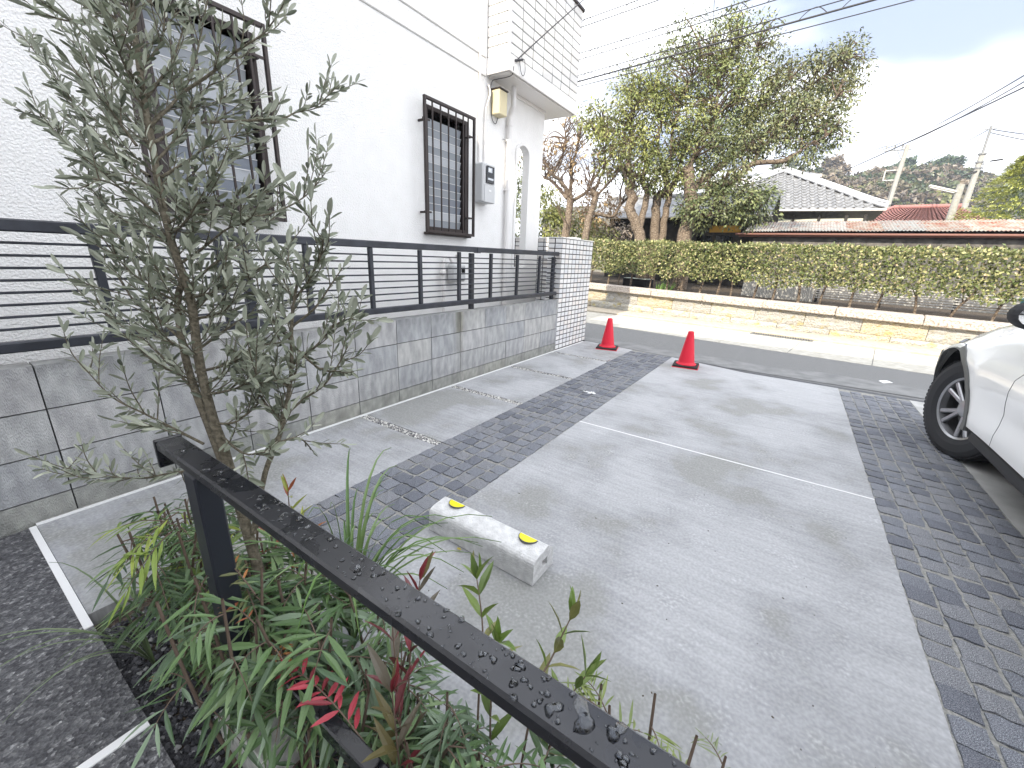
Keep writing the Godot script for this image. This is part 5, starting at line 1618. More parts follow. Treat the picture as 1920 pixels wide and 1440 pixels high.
func far_hill() -> void:
	var crest := [Vector3(-70, 16, -120), Vector3(-42, 18, -128), Vector3(-18.9, 21, -134), Vector3(-6.7, 23.2, -143.7), Vector3(1.8, 23.8, -149), Vector3(7.5, 21.5, -152), Vector3(12.3, 24.5, -156.5), Vector3(18.1, 25.5, -160.6), Vector3(25.3, 26.0, -165.4), Vector3(30.2, 25.5, -168.4), Vector3(40, 23.5, -174.4), Vector3(47, 22, -178), Vector3(70, 22, -190), Vector3(120, 18, -210)]
	var b := MB.new()
	var rows := []
	for c in crest:
		var f := Vector3(c.x * 0.5, -0.2, c.z * 0.5)
		var col := []
		for j in 7:
			var t := j / 6.0
			col.append(f.lerp(c, t) + Vector3(0, c.y * (sin(t * PI / 2) - t) * 0.5, 0))
		col.append(c + Vector3(10, -6, -60))
		col.append(c + Vector3(20, -c.y - 0.3, -130))
		rows.append(col)
	for i in rows.size() - 1:
		for j in 8: b.quad(rows[i][j], rows[i + 1][j], rows[i + 1][j + 1], rows[i][j + 1])
	struct("hills", b.mesh(), M.hill)
	var cm := MB.new()
	for k in 7:
		var o := rv() * 0.5
		cm.leaf(Transform3D(look(rv() + Vector3(0, 0.2, 0.3), rv() + Vector3.UP), o), 0.75, 0.42, 0.25, 0.2)
	var cmesh := cm.mesh()
	var tn := [Color(0.045, 0.07, 0.028), Color(0.115, 0.12, 0.038), Color(0.155, 0.122, 0.085), Color(0.13, 0.105, 0.078), Color(0.07, 0.085, 0.036), Color(0.115, 0.1, 0.06)]
	var xs := []
	var cs := []
	for i in 330:
		var g := rng.randf_range(2.0, 11.0)
		var k := int(g)
		var j := rng.randf_range(2.0, 6.0)
		var p: Vector3 = rows[k][int(minf(j, 5.0))].lerp(rows[k][int(minf(j, 5.0)) + 1], j - int(minf(j, 5.0)))
		var p2: Vector3 = rows[k + 1][int(minf(j, 5.0))].lerp(rows[k + 1][int(minf(j, 5.0)) + 1], j - int(minf(j, 5.0)))
		var at := p.lerp(p2, g - k)
		var kk := rng.randi() % 6
		ball(xs, cs, at + Vector3(0, rng.randf_range(0.4, 1.8), 0), Vector3(rng.randf_range(2.0, 3.6), rng.randf_range(1.6, 2.8), rng.randf_range(2.0, 3.4)), 70, tn[kk], 1.0)
	stuff(self, "hillside_forest", cmesh, M.leaf, xs, cs)
	var sky_trees := [
		["spreading dark crowned tree on the hill crest behind the first utility pole", Vector3(14.2, 26.6, -157.5), Vector3(5.2, 3.0, 4), 0, 420],
		["small rounded tree on the crest just right of the first utility pole", Vector3(18.4, 29.0, -160.6), Vector3(2.0, 2.2, 2), 0, 150],
		["tall dark pine clump on the highest part of the hill between the two poles", Vector3(27.0, 28.2, -165.4), Vector3(5.0, 2.8, 4), 0, 420],
		["dark rounded tree on the hill crest right of the tall leaning pole", Vector3(37.6, 25.3, -172.5), Vector3(6.0, 4.0, 4), 4, 480],
		["brownish tree on the hill crest above the flat roofed house", Vector3(-8.5, 26.2, -143), Vector3(4.0, 3.0, 4), 4, 330],
		["olive green domed tree on the hillside above the tiled roof", Vector3(3.0, 17.5, -128), Vector3(4.4, 2.8, 3.5), 1, 360],
		["bushy tree filling the dip of the hill crest left of the first pole", Vector3(2.3, 26.2, -149.5), Vector3(4.2, 3.4, 4), 2, 330]]
	for q in sky_trees:
		var t := thing("hill_tree", q[0], "tree", Vector3.ZERO, "trees along the crest of the hill")
		var tb := MB.new()
		var c: Vector3 = q[1]
		tb.tube([c + Vector3(0.3, -7, 0), c + Vector3(0, -2, 0), c + Vector3(-0.2, 0.5, 0)], 0.4, 0.12, 6)
		put(t, "trunk", tb.mesh(), M.bark)
		xs = []
		cs = []
		for k in 7:
			var o := rv() * (q[2] as Vector3) * 0.75
			ball(xs, cs, c + o, (q[2] as Vector3) * rng.randf_range(0.35, 0.55), int(q[4] / 6.0), tn[q[3]], 0.9)
		stuff(t, "crown", cmesh, M.leaf, xs, cs)

func ball(xs: Array, cs: Array, at: Vector3, r: Vector3, n: int, col: Color, size: float) -> void:
	var bright := rng.randf_range(0.75, 1.25)
	for i in n:
		var u := rv()
		u = u.normalized() * pow(u.length(), 0.4)
		xs.append(Transform3D(Basis.from_euler(rv() * 3.0).scaled(Vector3.ONE * size * rng.randf_range(0.7, 1.5)), at + u * r))
		cs.append(col * bright * rng.randf_range(0.75, 1.3))

func pole_thing(called: String, label: String, base: Vector3, top: Vector3, r0: float, r1: float) -> Node3D:
	var p := thing(called, label, "utility pole")
	var b := MB.new()
	b.tube([base, base.lerp(top, 0.5), top], r0, r1, 12)
	put(p, "shaft", b.mesh(), M.pole)
	return p

func wire(label: String, a: Vector3, c: Vector3, sag: float, r: float, extra := 0) -> void:
	var b := MB.new()
	var pts := []
	for i in 25:
		var t := i / 24.0
		pts.append(a.lerp(c, t) - Vector3(0, sag * 4.0 * t * (1.0 - t), 0))
	b.tube(pts, r, r, 6)
	var o := put(self, "overhead_wire", b.mesh(), M.cable)
	tag(o, label, "wire")
	if extra:                    # the thin carrier wire above and the spiral hangers round a bundle
		b = MB.new()
		var top := []
		for p in pts: top.append(p + Vector3(0, 0.12, 0))
		b.tube(top, 0.009, 0.009, 5)
		put(o, "carrier_wire", b.mesh(), M.cable)
		b = MB.new()
		for i in extra:
			var t := (i + 0.5) / extra
			var p := a.lerp(c, t) - Vector3(0, sag * 4.0 * t * (1.0 - t), 0)
			var e := (c - a).normalized()
			b.tube(smooth_line([p - e * 0.2, p - e * 0.08 + Vector3(0, 0.1, 0), p + e * 0.06 + Vector3(0, 0.12, 0), p + e * 0.2], 4), 0.007, 0.007, 5, false)
		put(o, "hanger", b.mesh(), M.cable)

func utility_lines() -> void:
	var p := pole_thing("utility_pole", "concrete pole with a three pin crossarm and a white square frame", Vector3(5.02, 0, -49.94), Vector3(5.47, 11.4, -49.94), 0.24, 0.15)
	var b := MB.new()
	b.rbox(Vector3(4.9, 11.05, -49.94), Vector3(1.75, 0.09, 0.09), 0.01)
	put(p, "crossarm", b.mesh(), M.steel)
	b = MB.new()
	b.tube([Vector3(5.35, 10.2, -49.94), Vector3(4.9, 11.02, -49.94)], 0.025, 0.025, 6)
	put(p, "brace", b.mesh(), M.steel)
	var ins := MB.new()
	ins.lathe([Vector2(0.02, -0.1), Vector2(0.02, 0.08), Vector2(0.07, 0.1), Vector2(0.05, 0.17), Vector2(0.07, 0.2), Vector2(0.05, 0.28), Vector2(0.0, 0.3)], 10)
	var im := ins.mesh()
	for q in [4.15, 4.68, 5.16]: put(p, "insulator", im, M.pole, Transform3D(Basis.IDENTITY, Vector3(q, 11.15, -49.94)))
	b = MB.new()
	for e in [[Vector3(5.36, 9.5, -49.9), Vector3(4.48, 9.5, -49.9)], [Vector3(4.48, 9.5, -49.9), Vector3(4.48, 8.74, -49.9)], [Vector3(4.48, 8.74, -49.9), Vector3(5.36, 8.74, -49.9)]]: b.tube(e, 0.05, 0.05, 6)
	put(p, "cable_frame", b.mesh(), M.white_panel)
	p = pole_thing("utility_pole", "tall concrete pole with a thin steel top, leaning lamp and many wires", Vector3(9.6, 0, -47.8), Vector3(9.63, 9.9, -47.8), 0.24, 0.17)
	b = MB.new()
	b.tube([Vector3(9.63, 9.8, -47.8), Vector3(9.62, 11.75, -47.8)], 0.09, 0.07, 8)
	put(p, "steel_top", b.mesh(), M.steel)
	b = MB.new()
	for q in [9.85, 9.3, 8.9]: b.tube([Vector3(9.63, q, -47.8), Vector3(9.63, q + 0.12, -47.8)], 0.24, 0.24, 10)
	b.rbox(Vector3(9.63, 11.55, -47.8), Vector3(0.7, 0.06, 0.06), 0.01)
	b.rbox(Vector3(9.5, 9.2, -47.8), Vector3(0.9, 0.06, 0.06), 0.01)
	b.tube([Vector3(9.66, 7.9, -47.75), Vector3(9.9, 7.95, -47.75)], 0.05, 0.05, 6)
	put(p, "bracket", b.mesh(), M.steel)
	b = MB.new()
	b.tube(smooth_line([Vector3(9.7, 9.1, -47.7), Vector3(9.95, 9.3, -47.6), Vector3(10.2, 9.33, -47.5)], 4), 0.03, 0.03, 6)
	put(p, "lamp_arm", b.mesh(), M.steel)
	b = MB.new()
	b.rbox(Vector3(10.42, 9.36, -47.4), Vector3(0.66, 0.1, 0.24), 0.04, Basis(Vector3(0, 0, 1), 0.1))
	put(p, "lamp_head", b.mesh(), M.clad)
	b = MB.new()
	b.rbox(Vector3(9.3, 8.6, -47.6), Vector3(0.7, 0.12, 0.12), 0.03, Basis(Vector3(0, 0, 1), 0.35))
	put(p, "splice_case", b.mesh(), M.clad)
	p = thing("street_lamp", "short thick concrete post carrying a long pale lamp arm to the left", "street lamp")
	b = MB.new()
	b.tube([Vector3(5.7, 0, -30.4), Vector3(5.75, 5.45, -30.4)], 0.17, 0.14, 12)
	put(p, "post", b.mesh(), M.pole)
	b = MB.new()
	b.rbox(Vector3(5.12, 5.28, -30.34), Vector3(1.16, 0.12, 0.2), 0.05, Basis(Vector3(0, 0, 1), -0.3))
	put(p, "lamp_head", b.mesh(), M.white_panel)
	b = MB.new()
	b.rbox(Vector3(5.1, 5.215, -30.34), Vector3(1.0, 0.03, 0.15), 0.01, Basis(Vector3(0, 0, 1), -0.3))
	put(p, "lamp_lens", b.mesh(), M.glass)
	p = pole_thing("utility_pole", "small pale pole low beside the conifer, right of the tall leaning pole", Vector3(8.35, 0, -40), Vector3(8.37, 5.4, -40), 0.13, 0.12)
	# wires over the road
	wire("highest thin wire, crossing the sky beside the balcony cap", Vector3(-9.0, 5.8, -9.6), Vector3(6.0, 6.56, -9.6), 0.0, 0.0096, 16)
	wire("middle thin wire, crossing in front of the top of the big tree", Vector3(-9.0, 5.21, -9.6), Vector3(6.0, 5.96, -9.6), 0.0, 0.0088, 22)
	wire("thick bundled cable with hangers, lowest across the big tree", Vector3(-9.0, 4.79, -9.6), Vector3(6.0, 5.57, -9.6), 0.0, 0.0160, 26)
	wire("sagging pair of cables just below the thick bundled cable", Vector3(-9.0, 4.76, -9.62), Vector3(6.0, 5.42, -9.62), 0.03, 0.0088)
	wire("short drop wire hanging down to the middle wire above the tree", Vector3(-2.33, 6.6, -9.7), Vector3(-2.21, 5.56, -9.6), 0.02, 0.0056)
	wire("house service cable running up from the balcony fascia", Vector3(-3.07, 3.31, -4.48), Vector3(-3.02, 4.6, -6.1), -0.01, 0.0064)
	var hb := MB.new()
	hb.tube(smooth_line([Vector3(-3.07, 3.35, -4.55), Vector3(-3.06, 3.24, -4.57), Vector3(-3.06, 3.21, -4.62), Vector3(-3.06, 3.27, -4.66), Vector3(-3.06, 3.38, -4.64)], 4), 0.004, 0.0032, 6)
	hb.tube([Vector3(-3.07, 3.31, -4.47), Vector3(-3.066, 3.37, -4.62)], 0.014, 0.01, 6)
	var hk := put(self, "cable_loop", hb.mesh(), M.cable)
	tag(hk, "small drip loop of cable hanging at the balcony corner", "cable")
	# wires between the far poles
	wire("upper wire of the pair rising right from the crossarm pole", Vector3(4.68, 11.45, -49.94), Vector3(7.4, 9.27, -20.0), 0.35, 0.027)
	wire("lower wire of the pair rising right from the crossarm pole", Vector3(5.16, 11.45, -49.94), Vector3(7.45, 9.1, -20.0), 0.4, 0.027)
	wire("long wire rising to the right behind the tall leaning pole", Vector3(-4.0, 8.9, -60.0), Vector3(8.6, 8.9, -20.0), 0.4, 0.031)
	wire("faint wire fanning left from the crossarm pole down to the hill", Vector3(4.15, 11.45, -49.94), Vector3(-22.0, 9.5, -75.0), 0.6, 0.024)
	wire("second faint wire fanning left from the crossarm pole", Vector3(4.68, 11.45, -49.94), Vector3(-21.5, 8.7, -75.0), 0.7, 0.024)
	wire("cable from the white frame running down to the left", Vector3(4.5, 9.1, -49.9), Vector3(-22.0, 6.4, -70.0), 0.5, 0.03)
	wire("wire from the tall pole top sloping down to the right", Vector3(9.75, 11.5, -47.8), Vector3(16.0, 8.2, -40.0), 0.2, 0.027)
	wire("second wire from the tall pole top sloping down to the right", Vector3(9.7, 11.3, -47.8), Vector3(16.0, 7.6, -40.0), 0.25, 0.027)
	wire("wire from the tall pole top sloping down to the left", Vector3(9.5, 11.5, -47.8), Vector3(3.0, 8.6, -60.0), 0.2, 0.027)
	wire("low thick cable crossing the hill between the two poles", Vector3(4.9, 6.6, -49.9), Vector3(9.6, 8.9, -47.8), 0.25, 0.03)
	wire("thin guy wire beside the tall leaning pole", Vector3(9.9, 9.0, -47.8), Vector3(9.95, 0.5, -46.5), 0.0, 0.024)
	wire("vertical guy wire between the two poles", Vector3(7.2, 9.0, -48.0), Vector3(7.3, 0.5, -46.0), 0.0, 0.020)

# ---------------------------------------------------------------- vehicle and things on the yard
func car() -> void:
	var c := thing("white_car", "white car with its front wheel turned, parked on the right edge of the paving", "car")
	var cx := 1.965
	var zf := -3.95
	var zr := -1.25
	var R := 0.405
	var zs := []
	var z := -4.86
	while z < -0.2:
		zs.append(z)
		var near := minf(absf(z - zf), absf(z - zr))
		z += 0.035 if near < 0.5 else 0.09
	zs.append(-0.2)
	var rowsn := 16
	var prof := func(zz: float) -> Array:
		var nose := clampf((-4.2 - zz) / 0.66, 0.0, 1.0)
		var tail := clampf((zz + 0.7) / 0.5, 0.0, 1.0)
		var w := 0.915 - 0.3 * pow(nose, 2.2) - 0.16 * pow(tail, 2.0)
		var fl := 0.035 * exp(-pow((zz - zf) / 0.42, 2.0)) + 0.035 * exp(-pow((zz - zr) / 0.42, 2.0))
		var y0 := 0.33 + 0.05 * nose
		var y1 := 1.0 - 0.34 * pow(clampf((-3.15 - zz) / 1.71, 0.0, 1.0), 2.2) + 0.02 * clampf((zz + 3.15) / 2.0, 0.0, 1.0)
		var arch := y0
		for q in [zf, zr]:
			var dz: float = absf(zz - q)
			if dz < R: arch = maxf(arch, 0.345 + sqrt(R * R - dz * dz))
		var knee := maxf(y1 - 0.16, arch + 0.04)
		knee = minf(knee, y1 - 0.05)
		var p := []
		for k in 9:
			var t := k / 8.0
			var y := lerpf(arch, knee, t)
			var yn := (y - 0.33) / 0.55
			var bulge := 0.03 * sin(clampf(yn, 0.0, 1.0) * PI) - 0.022 * exp(-pow((y - 0.5) / 0.09, 2.0)) * (1.0 - smoothstep(0.2, 0.6, absf(zz + 2.6) - 0.5))
			var crease := 0.014 * exp(-pow((y - 0.71) / 0.05, 2.0))
			p.append(Vector2(w + bulge + crease + fl * smoothstep(1.0, 0.2, yn - 0.3) - 0.03 * smoothstep(0.6, 1.0, t), y))
		p.append(Vector2(w - 0.055, lerpf(knee, y1, 0.35)))
		p.append(Vector2(w - 0.1, lerpf(knee, y1, 0.68)))
		p.append(Vector2(w - 0.17, y1))
		p.append(Vector2(w - 0.3, y1 + 0.025))
		p.append(Vector2(w * 0.5, y1 + 0.05))
		p.append(Vector2(w * 0.25, y1 + 0.065))
		p.append(Vector2(0.0, y1 + 0.07))
		return p
	var G := []
	for zz in zs: G.append((prof as Callable).call(zz))
	var b := MB.new()
	for side in [-1.0, 1.0]:
		var P := func(i: int, k: int) -> Vector3: return Vector3(cx + side * G[i][k].x, G[i][k].y, zs[i])
		var N := []
		for i in zs.size():
			var rown := []
			for k in rowsn:
				var a: Vector3 = P.call(maxi(i - 1, 0), k); var d: Vector3 = P.call(mini(i + 1, zs.size() - 1), k)
				var e: Vector3 = P.call(i, maxi(k - 1, 0)); var f: Vector3 = P.call(i, mini(k + 1, rowsn - 1))
				var nn := (d - a).cross(f - e).normalized()
				if nn.x * side < 0.0 and absf(nn.x) > 0.05 or (absf(nn.x) <= 0.05 and nn.y < 0): nn = -nn
				rown.append(nn)
			N.append(rown)
		for i in zs.size() - 1:
			for k in rowsn - 1:
				var a: Vector3 = P.call(i, k); var d: Vector3 = P.call(i + 1, k); var e: Vector3 = P.call(i + 1, k + 1); var f: Vector3 = P.call(i, k + 1)
				b.stri(a, d, e, N[i][k], N[i + 1][k], N[i + 1][k + 1])
				b.stri(a, e, f, N[i][k], N[i + 1][k + 1], N[i][k + 1])
		for e in [0, zs.size() - 1]:
			var pts := []
			for k in rowsn: pts.append(P.call(e, k))
			for k in rowsn - 1: b.quad(Vector3(cx, pts[k].y, zs[e]), pts[k], pts[k + 1], Vector3(cx, pts[k + 1].y, zs[e]))
	put(c, "body", b.mesh(), M.car)
	# cabin
	b = MB.new()
	var rb := [Vector3(0.76, 1.03, -3.2), Vector3(0.55, 1.5, -2.2), Vector3(0.55, 1.55, -1.2), Vector3(0.52, 1.5, -0.65), Vector3(0.72, 1.02, -0.22)]
	for s in [-1.0, 1.0]:
		var o := Vector3(cx, 0, 0)
		var lo := [Vector3(0.76, 1.01, -3.2), Vector3(0.78, 1.01, -2.2), Vector3(0.78, 1.01, -1.2), Vector3(0.76, 1.0, -0.65), Vector3(0.72, 1.0, -0.22)]
		for i in 4:
			b.quad(o + lo[i] * Vector3(s, 1, 1), o + lo[i + 1] * Vector3(s, 1, 1), o + rb[i + 1] * Vector3(s, 1, 1), o + rb[i] * Vector3(s, 1, 1))
	b.quad(Vector3(cx - 0.76, 1.03, -3.2), Vector3(cx + 0.76, 1.03, -3.2), Vector3(cx + 0.55, 1.5, -2.2), Vector3(cx - 0.55, 1.5, -2.2))
	b.quad(Vector3(cx + 0.72, 1.02, -0.22), Vector3(cx - 0.72, 1.02, -0.22), Vector3(cx - 0.52, 1.5, -0.65), Vector3(cx + 0.52, 1.5, -0.65))
	put(c, "windows", b.mesh(), M.car_glass)
	b = MB.new()
	b.quad(Vector3(cx - 0.57, 1.51, -2.24), Vector3(cx + 0.57, 1.51, -2.24), Vector3(cx + 0.57, 1.56, -1.2), Vector3(cx - 0.57, 1.56, -1.2))
	b.quad(Vector3(cx - 0.57, 1.56, -1.2), Vector3(cx + 0.57, 1.56, -1.2), Vector3(cx + 0.54, 1.51, -0.6), Vector3(cx - 0.54, 1.51, -0.6))
	for s in [-1.0, 1.0]:
		for q in [[Vector3(0.78, 1.02, -3.22), Vector3(0.57, 1.51, -2.22)], [Vector3(0.57, 1.51, -2.22), Vector3(0.57, 1.56, -1.2)], [Vector3(0.57, 1.56, -1.2), Vector3(0.54, 1.51, -0.6)], [Vector3(0.79, 1.02, -2.0), Vector3(0.57, 1.53, -1.9)], [Vector3(0.54, 1.51, -0.6), Vector3(0.74, 1.02, -0.24)]]:
			b.tube([Vector3(cx, 0, 0) + q[0] * Vector3(s, 1, 1), Vector3(cx, 0, 0) + q[1] * Vector3(s, 1, 1)], 0.035, 0.035, 8)
	put(c, "roof", b.mesh(), M.car)
	# arch trims, liners, cladding
	for q in [zf, zr]:
		for s in [-1.0, 1.0]:
			b = MB.new()
			var n := 22
			for i in n:
				var a0 := lerpf(0.0, PI + 0.12, float(i) / n)
				var a1 := lerpf(0.0, PI + 0.12, float(i + 1) / n)
				var w := func(zz: float, yy: float) -> float:
					var pf: Array = (prof as Callable).call(zz)
					var x: float = pf[0].x
					for k in 10:
						if pf[k].y <= yy: x = lerpf(pf[k].x, pf[k + 1].x, clampf((yy - pf[k].y) / maxf(0.001, pf[k + 1].y - pf[k].y), 0.0, 1.0))
					return cx + s * (x + 0.007)
				var ring := []
				for a in [a0, a1]:
					for r in [R - 0.008, R + 0.032]:
						var zz: float = q - cos(a) * r
						var ry := maxf(R + 0.002, r)
						ring.append(Vector3((w as Callable).call(q - cos(a) * ry, 0.345 + sin(a) * ry), maxf(0.3, 0.345 + sin(a) * r), zz))
				var din := Vector3(-s * 0.022, 0, 0)
				b.quad(ring[0], ring[2], ring[3], ring[1])
				b.quad(ring[0] + din, ring[2] + din, ring[2], ring[0])
				b.quad(ring[1], ring[3], ring[3] + din, ring[1] + din)
			put(c, "arch_trim", b.mesh(), M.trim)
			b = MB.new()
			for i in 16:
				var a0 := PI * i / 16.0
				var a1 := PI * (i + 1) / 16.0
				var p0 := Vector3(cx + s * 0.93, 0.345 + sin(a0) * (R + 0.0), q - cos(a0) * (R + 0.0))
				var p1 := Vector3(cx + s * 0.93, 0.345 + sin(a1) * (R + 0.0), q - cos(a1) * (R + 0.0))
				b.quad(p0, p1, p1 - Vector3(s * 0.34, 0, 0), p0 - Vector3(s * 0.34, 0, 0))
				b.tri(p0 - Vector3(s * 0.34, 0, 0), p1 - Vector3(s * 0.34, 0, 0), Vector3(cx + s * 0.59, 0.345, q))
			put(c, "arch_liner", b.mesh(), M.dark)
	b = MB.new()
	for s in [-1.0, 1.0]: b.rbox(Vector3(cx + s * 0.84, 0.28, (zf + zr) / 2), Vector3(0.12, 0.11, zr - zf - 0.82), 0.03)
	b.rbox(Vector3(cx, 0.25, -2.55), Vector3(1.56, 0.16, 4.4), 0.03)
	put(c, "sill_cladding", b.mesh(), M.clad)
	b = MB.new()
	for s in [-1.0, 1.0]:
		for zz in [-3.12, -2.02]:
			var pf: Array = (prof as Callable).call(zz)
			var seam := []
			for k in 11: seam.append(Vector3(cx + s * (pf[k].x - 0.001), pf[k].y, zz + 0.012 * k - 0.05))
			b.tube(seam, 0.0028, 0.0028, 5)
	put(c, "door_seam", b.mesh(), M.dark)
	b = MB.new()
	for s in [-1.0, 1.0]: b.rbox(Vector3(cx + s * 0.62, 0.68, -4.66), Vector3(0.34, 0.12, 0.12), 0.03)
	put(c, "headlight", b.mesh(), M.car_glass)
	for s in [-1.0, 1.0]:
		b = MB.new()
		var prof2 := []
		for i in 11:
			var a := -PI / 2 + PI * i / 10.0
			prof2.append(Vector2(cos(a) * 0.1, sin(a) * 0.1))
		b.lathe(prof2, 18, Transform3D(Basis.IDENTITY.scaled(Vector3(1.15, 0.78, 0.8)), Vector3(cx + s * 0.91, 1.035, -3.22)))
		b.rbox(Vector3(cx + s * 0.85, 0.985, -3.2), Vector3(0.16, 0.03, 0.07), 0.01)
		var mi := put(c, "side_mirror", b.mesh(), M.clad)
		b = MB.new()
		for i in 18:
			var a := TAU * i / 18
			var e := TAU * (i + 1) / 18
			b.tri(Vector3(cx + s * 0.91, 1.035, -3.142), Vector3(cx + s * 0.91 + cos(a) * 0.095, 1.035 + sin(a) * 0.062, -3.146), Vector3(cx + s * 0.91 + cos(e) * 0.095, 1.035 + sin(e) * 0.062, -3.146))
		put(mi, "mirror_glass", b.mesh(), M.mirror)
	wheel(c, Vector3(cx - 0.76, 0.345, zf), 0.34, -1.0)
	wheel(c, Vector3(cx + 0.8, 0.345, zf), 0.34, 1.0)
	wheel(c, Vector3(cx - 0.8, 0.345, zr), 0.0, -1.0)
	wheel(c, Vector3(cx + 0.8, 0.345, zr), 0.0, 1.0)

func wheel(c: Node3D, at: Vector3, steer: float, side: float) -> void:
	var b := MB.new()
	var xf := Transform3D(Basis(Vector3.UP, steer) * Basis(Vector3(0, 0, 1), -side * PI / 2), at)       # lathe axis points out of the car
	var tp := [Vector2(0.215, -0.115), Vector2(0.3, -0.122), Vector2(0.33, -0.112), Vector2(0.343, -0.095)]
	for k in [-0.06, -0.02, 0.02, 0.06]: tp.append_array([Vector2(0.3455, k - 0.014), Vector2(0.3455, k + 0.012), Vector2(0.337, k + 0.014), Vector2(0.337, k + 0.024)])
	tp.append_array([Vector2(0.343, 0.095), Vector2(0.33, 0.112), Vector2(0.3, 0.121), Vector2(0.25, 0.119), Vector2(0.216, 0.107), Vector2(0.21, 0.09)])
	b.lathe(tp, 48, xf)
	for i in 72:                       # tread blocks along both shoulders
		var a := TAU * i / 72
		for k in [-0.088, 0.088]:
			b.rbox(xf * (Vector3(cos(a), 0, sin(a)) * 0.3425 + Vector3(0, k, 0)), Vector3(0.006, 0.04, 0.02), 0.001, xf.basis * Basis(Vector3.UP, -a))
	var t := put(c, "wheel", b.mesh(), M.tyre)
	b = MB.new()
	b.lathe([Vector2(0.18, -0.09), Vector2(0.198, -0.08), Vector2(0.196, 0.06), Vector2(0.206, 0.092), Vector2(0.216, 0.102), Vector2(0.214, 0.107), Vector2(0.201, 0.1), Vector2(0.19, 0.07)], 48, xf)
	for i in 5:
		var a := TAU * i / 5 + 0.35
		for s in [-1.0, 1.0]:
			var d := Vector3(cos(a + s * 0.06), 0, sin(a + s * 0.06))
			var d2 := Vector3(cos(a + s * 0.2), 0, sin(a + s * 0.2))
			var p := d * 0.045 + Vector3(0, 0.078, 0)
			var q := d2 * 0.2 + Vector3(0, 0.086, 0)
			var m := (p + q) / 2
			b.rbox(xf * m, Vector3(0.03, 0.024, (q - p).length()), 0.006, xf.basis * look(q - p, Vector3.UP))
	b.lathe([Vector2(0.06, 0.05), Vector2(0.062, 0.085), Vector2(0.05, 0.095), Vector2(0.03, 0.098), Vector2(0.0, 0.1)], 24, xf)
	put(t, "rim", b.mesh(), M.alloy)
	b = MB.new()
	b.lathe([Vector2(0.155, 0.0), Vector2(0.155, 0.022), Vector2(0.0, 0.022)], 32, xf)
	put(t, "brake_disc", b.mesh(), M.trim)
	b = MB.new()
	b.lathe([Vector2(0.21, -0.06), Vector2(0.0, -0.06)], 32, xf)
	put(t, "wheel_back", b.mesh(), M.dark)

func cones_and_stop() -> void:
	for q in [[Vector3(-2.1, 0, -5.68), "red traffic cone near the white tiled pillar", 0.25], [Vector3(-0.94, 0, -5.36), "red traffic cone at the road end of the left granite band", 0.12]]:
		var c := thing("traffic_cone", q[1], "traffic cone", q[0], "cones closing off the fresh concrete", q[2])
		var b := MB.new()
		b.rbox(Vector3(0, 0.016, 0), Vector3(0.29, 0.026, 0.29), 0.006)
		put(c, "base", b.mesh(), M.rubber)
		b = MB.new()
		b.rbox(Vector3(0, 0.002, 0), Vector3(0.3, 0.008, 0.3), 0.002)
		put(c, "base_rim", b.mesh(), M.red_cone)
		b = MB.new()
		b.lathe([Vector2(0.118, 0.028), Vector2(0.118, 0.036), Vector2(0.104, 0.042), Vector2(0.094, 0.06), Vector2(0.034, 0.43), Vector2(0.028, 0.437), Vector2(0.02, 0.437), Vector2(0.018, 0.41)], 32)
		put(c, "cone_body", b.mesh(), M.red_cone)
	var w := thing("wheel_stop", "pale concrete wheel stop block with two yellow reflectors on the slab", "wheel stop", Vector3(-1.18, 0, -1.145), "", -0.02)
	var outline := PackedVector2Array([Vector2(0, 0), Vector2(0.002, 0.083), Vector2(0.005, 0.094), Vector2(0.011, 0.102), Vector2(0.02, 0.1075), Vector2(0.034, 0.111), Vector2(0.108, 0.119), Vector2(0.148, 0.086), Vector2(0.153, 0.08), Vector2(0.158, 0)])
	var turn := Transform3D(Basis(Vector3(0, 0, -1), Vector3(0, 1, 0), Vector3(1, 0, 0)), Vector3(0, 0.003, 0))
	var bb := MB.new()
	bb.prism(Array(outline), 0.046, 0.519, turn)
	for e in [[0.0, 0.046], [0.519, 0.565]]:
		for cut in [[-0.01, -0.01, 0.2, 0.034], [-0.01, 0.072, 0.2, 0.2], [-0.01, 0.034, 0.066, 0.072], [0.106, 0.034, 0.2, 0.072]]:
			var box := PackedVector2Array([Vector2(cut[0], cut[1]), Vector2(cut[2], cut[1]), Vector2(cut[2], cut[3]), Vector2(cut[0], cut[3])])
			for piece in Geometry2D.intersect_polygons(outline, box): bb.prism(Array(piece), e[0], e[1], turn)
	put(w, "body", bb.mesh(), M.precast)
	for x in [0.085, 0.475]:
		var b := MB.new()
		var fan := [Vector2.ZERO]
		var out1 := []
		var out2 := []
		for i in 17:
			var a := PI * i / 16.0
			out1.append(Vector2(cos(a) * 0.04, sin(a) * 0.04))
			out2.append(Vector2(cos(a) * 0.0435, sin(a) * 0.0435))
		var xf := Transform3D(Basis(Vector3(1, 0, 0), Vector3(0, 0.075, 1).normalized(), Vector3(0, 1, -0.075).normalized()), Vector3(x, 0.1235, -0.105))
		b.prism(out2, -0.004, 0.0006, xf)
		var r := put(w, "reflector", b.mesh(), M.trim)
		b = MB.new()
		b.prism(out1, -0.002, 0.0014, xf)
		put(r, "yellow_face", b.mesh(), M.yellow)

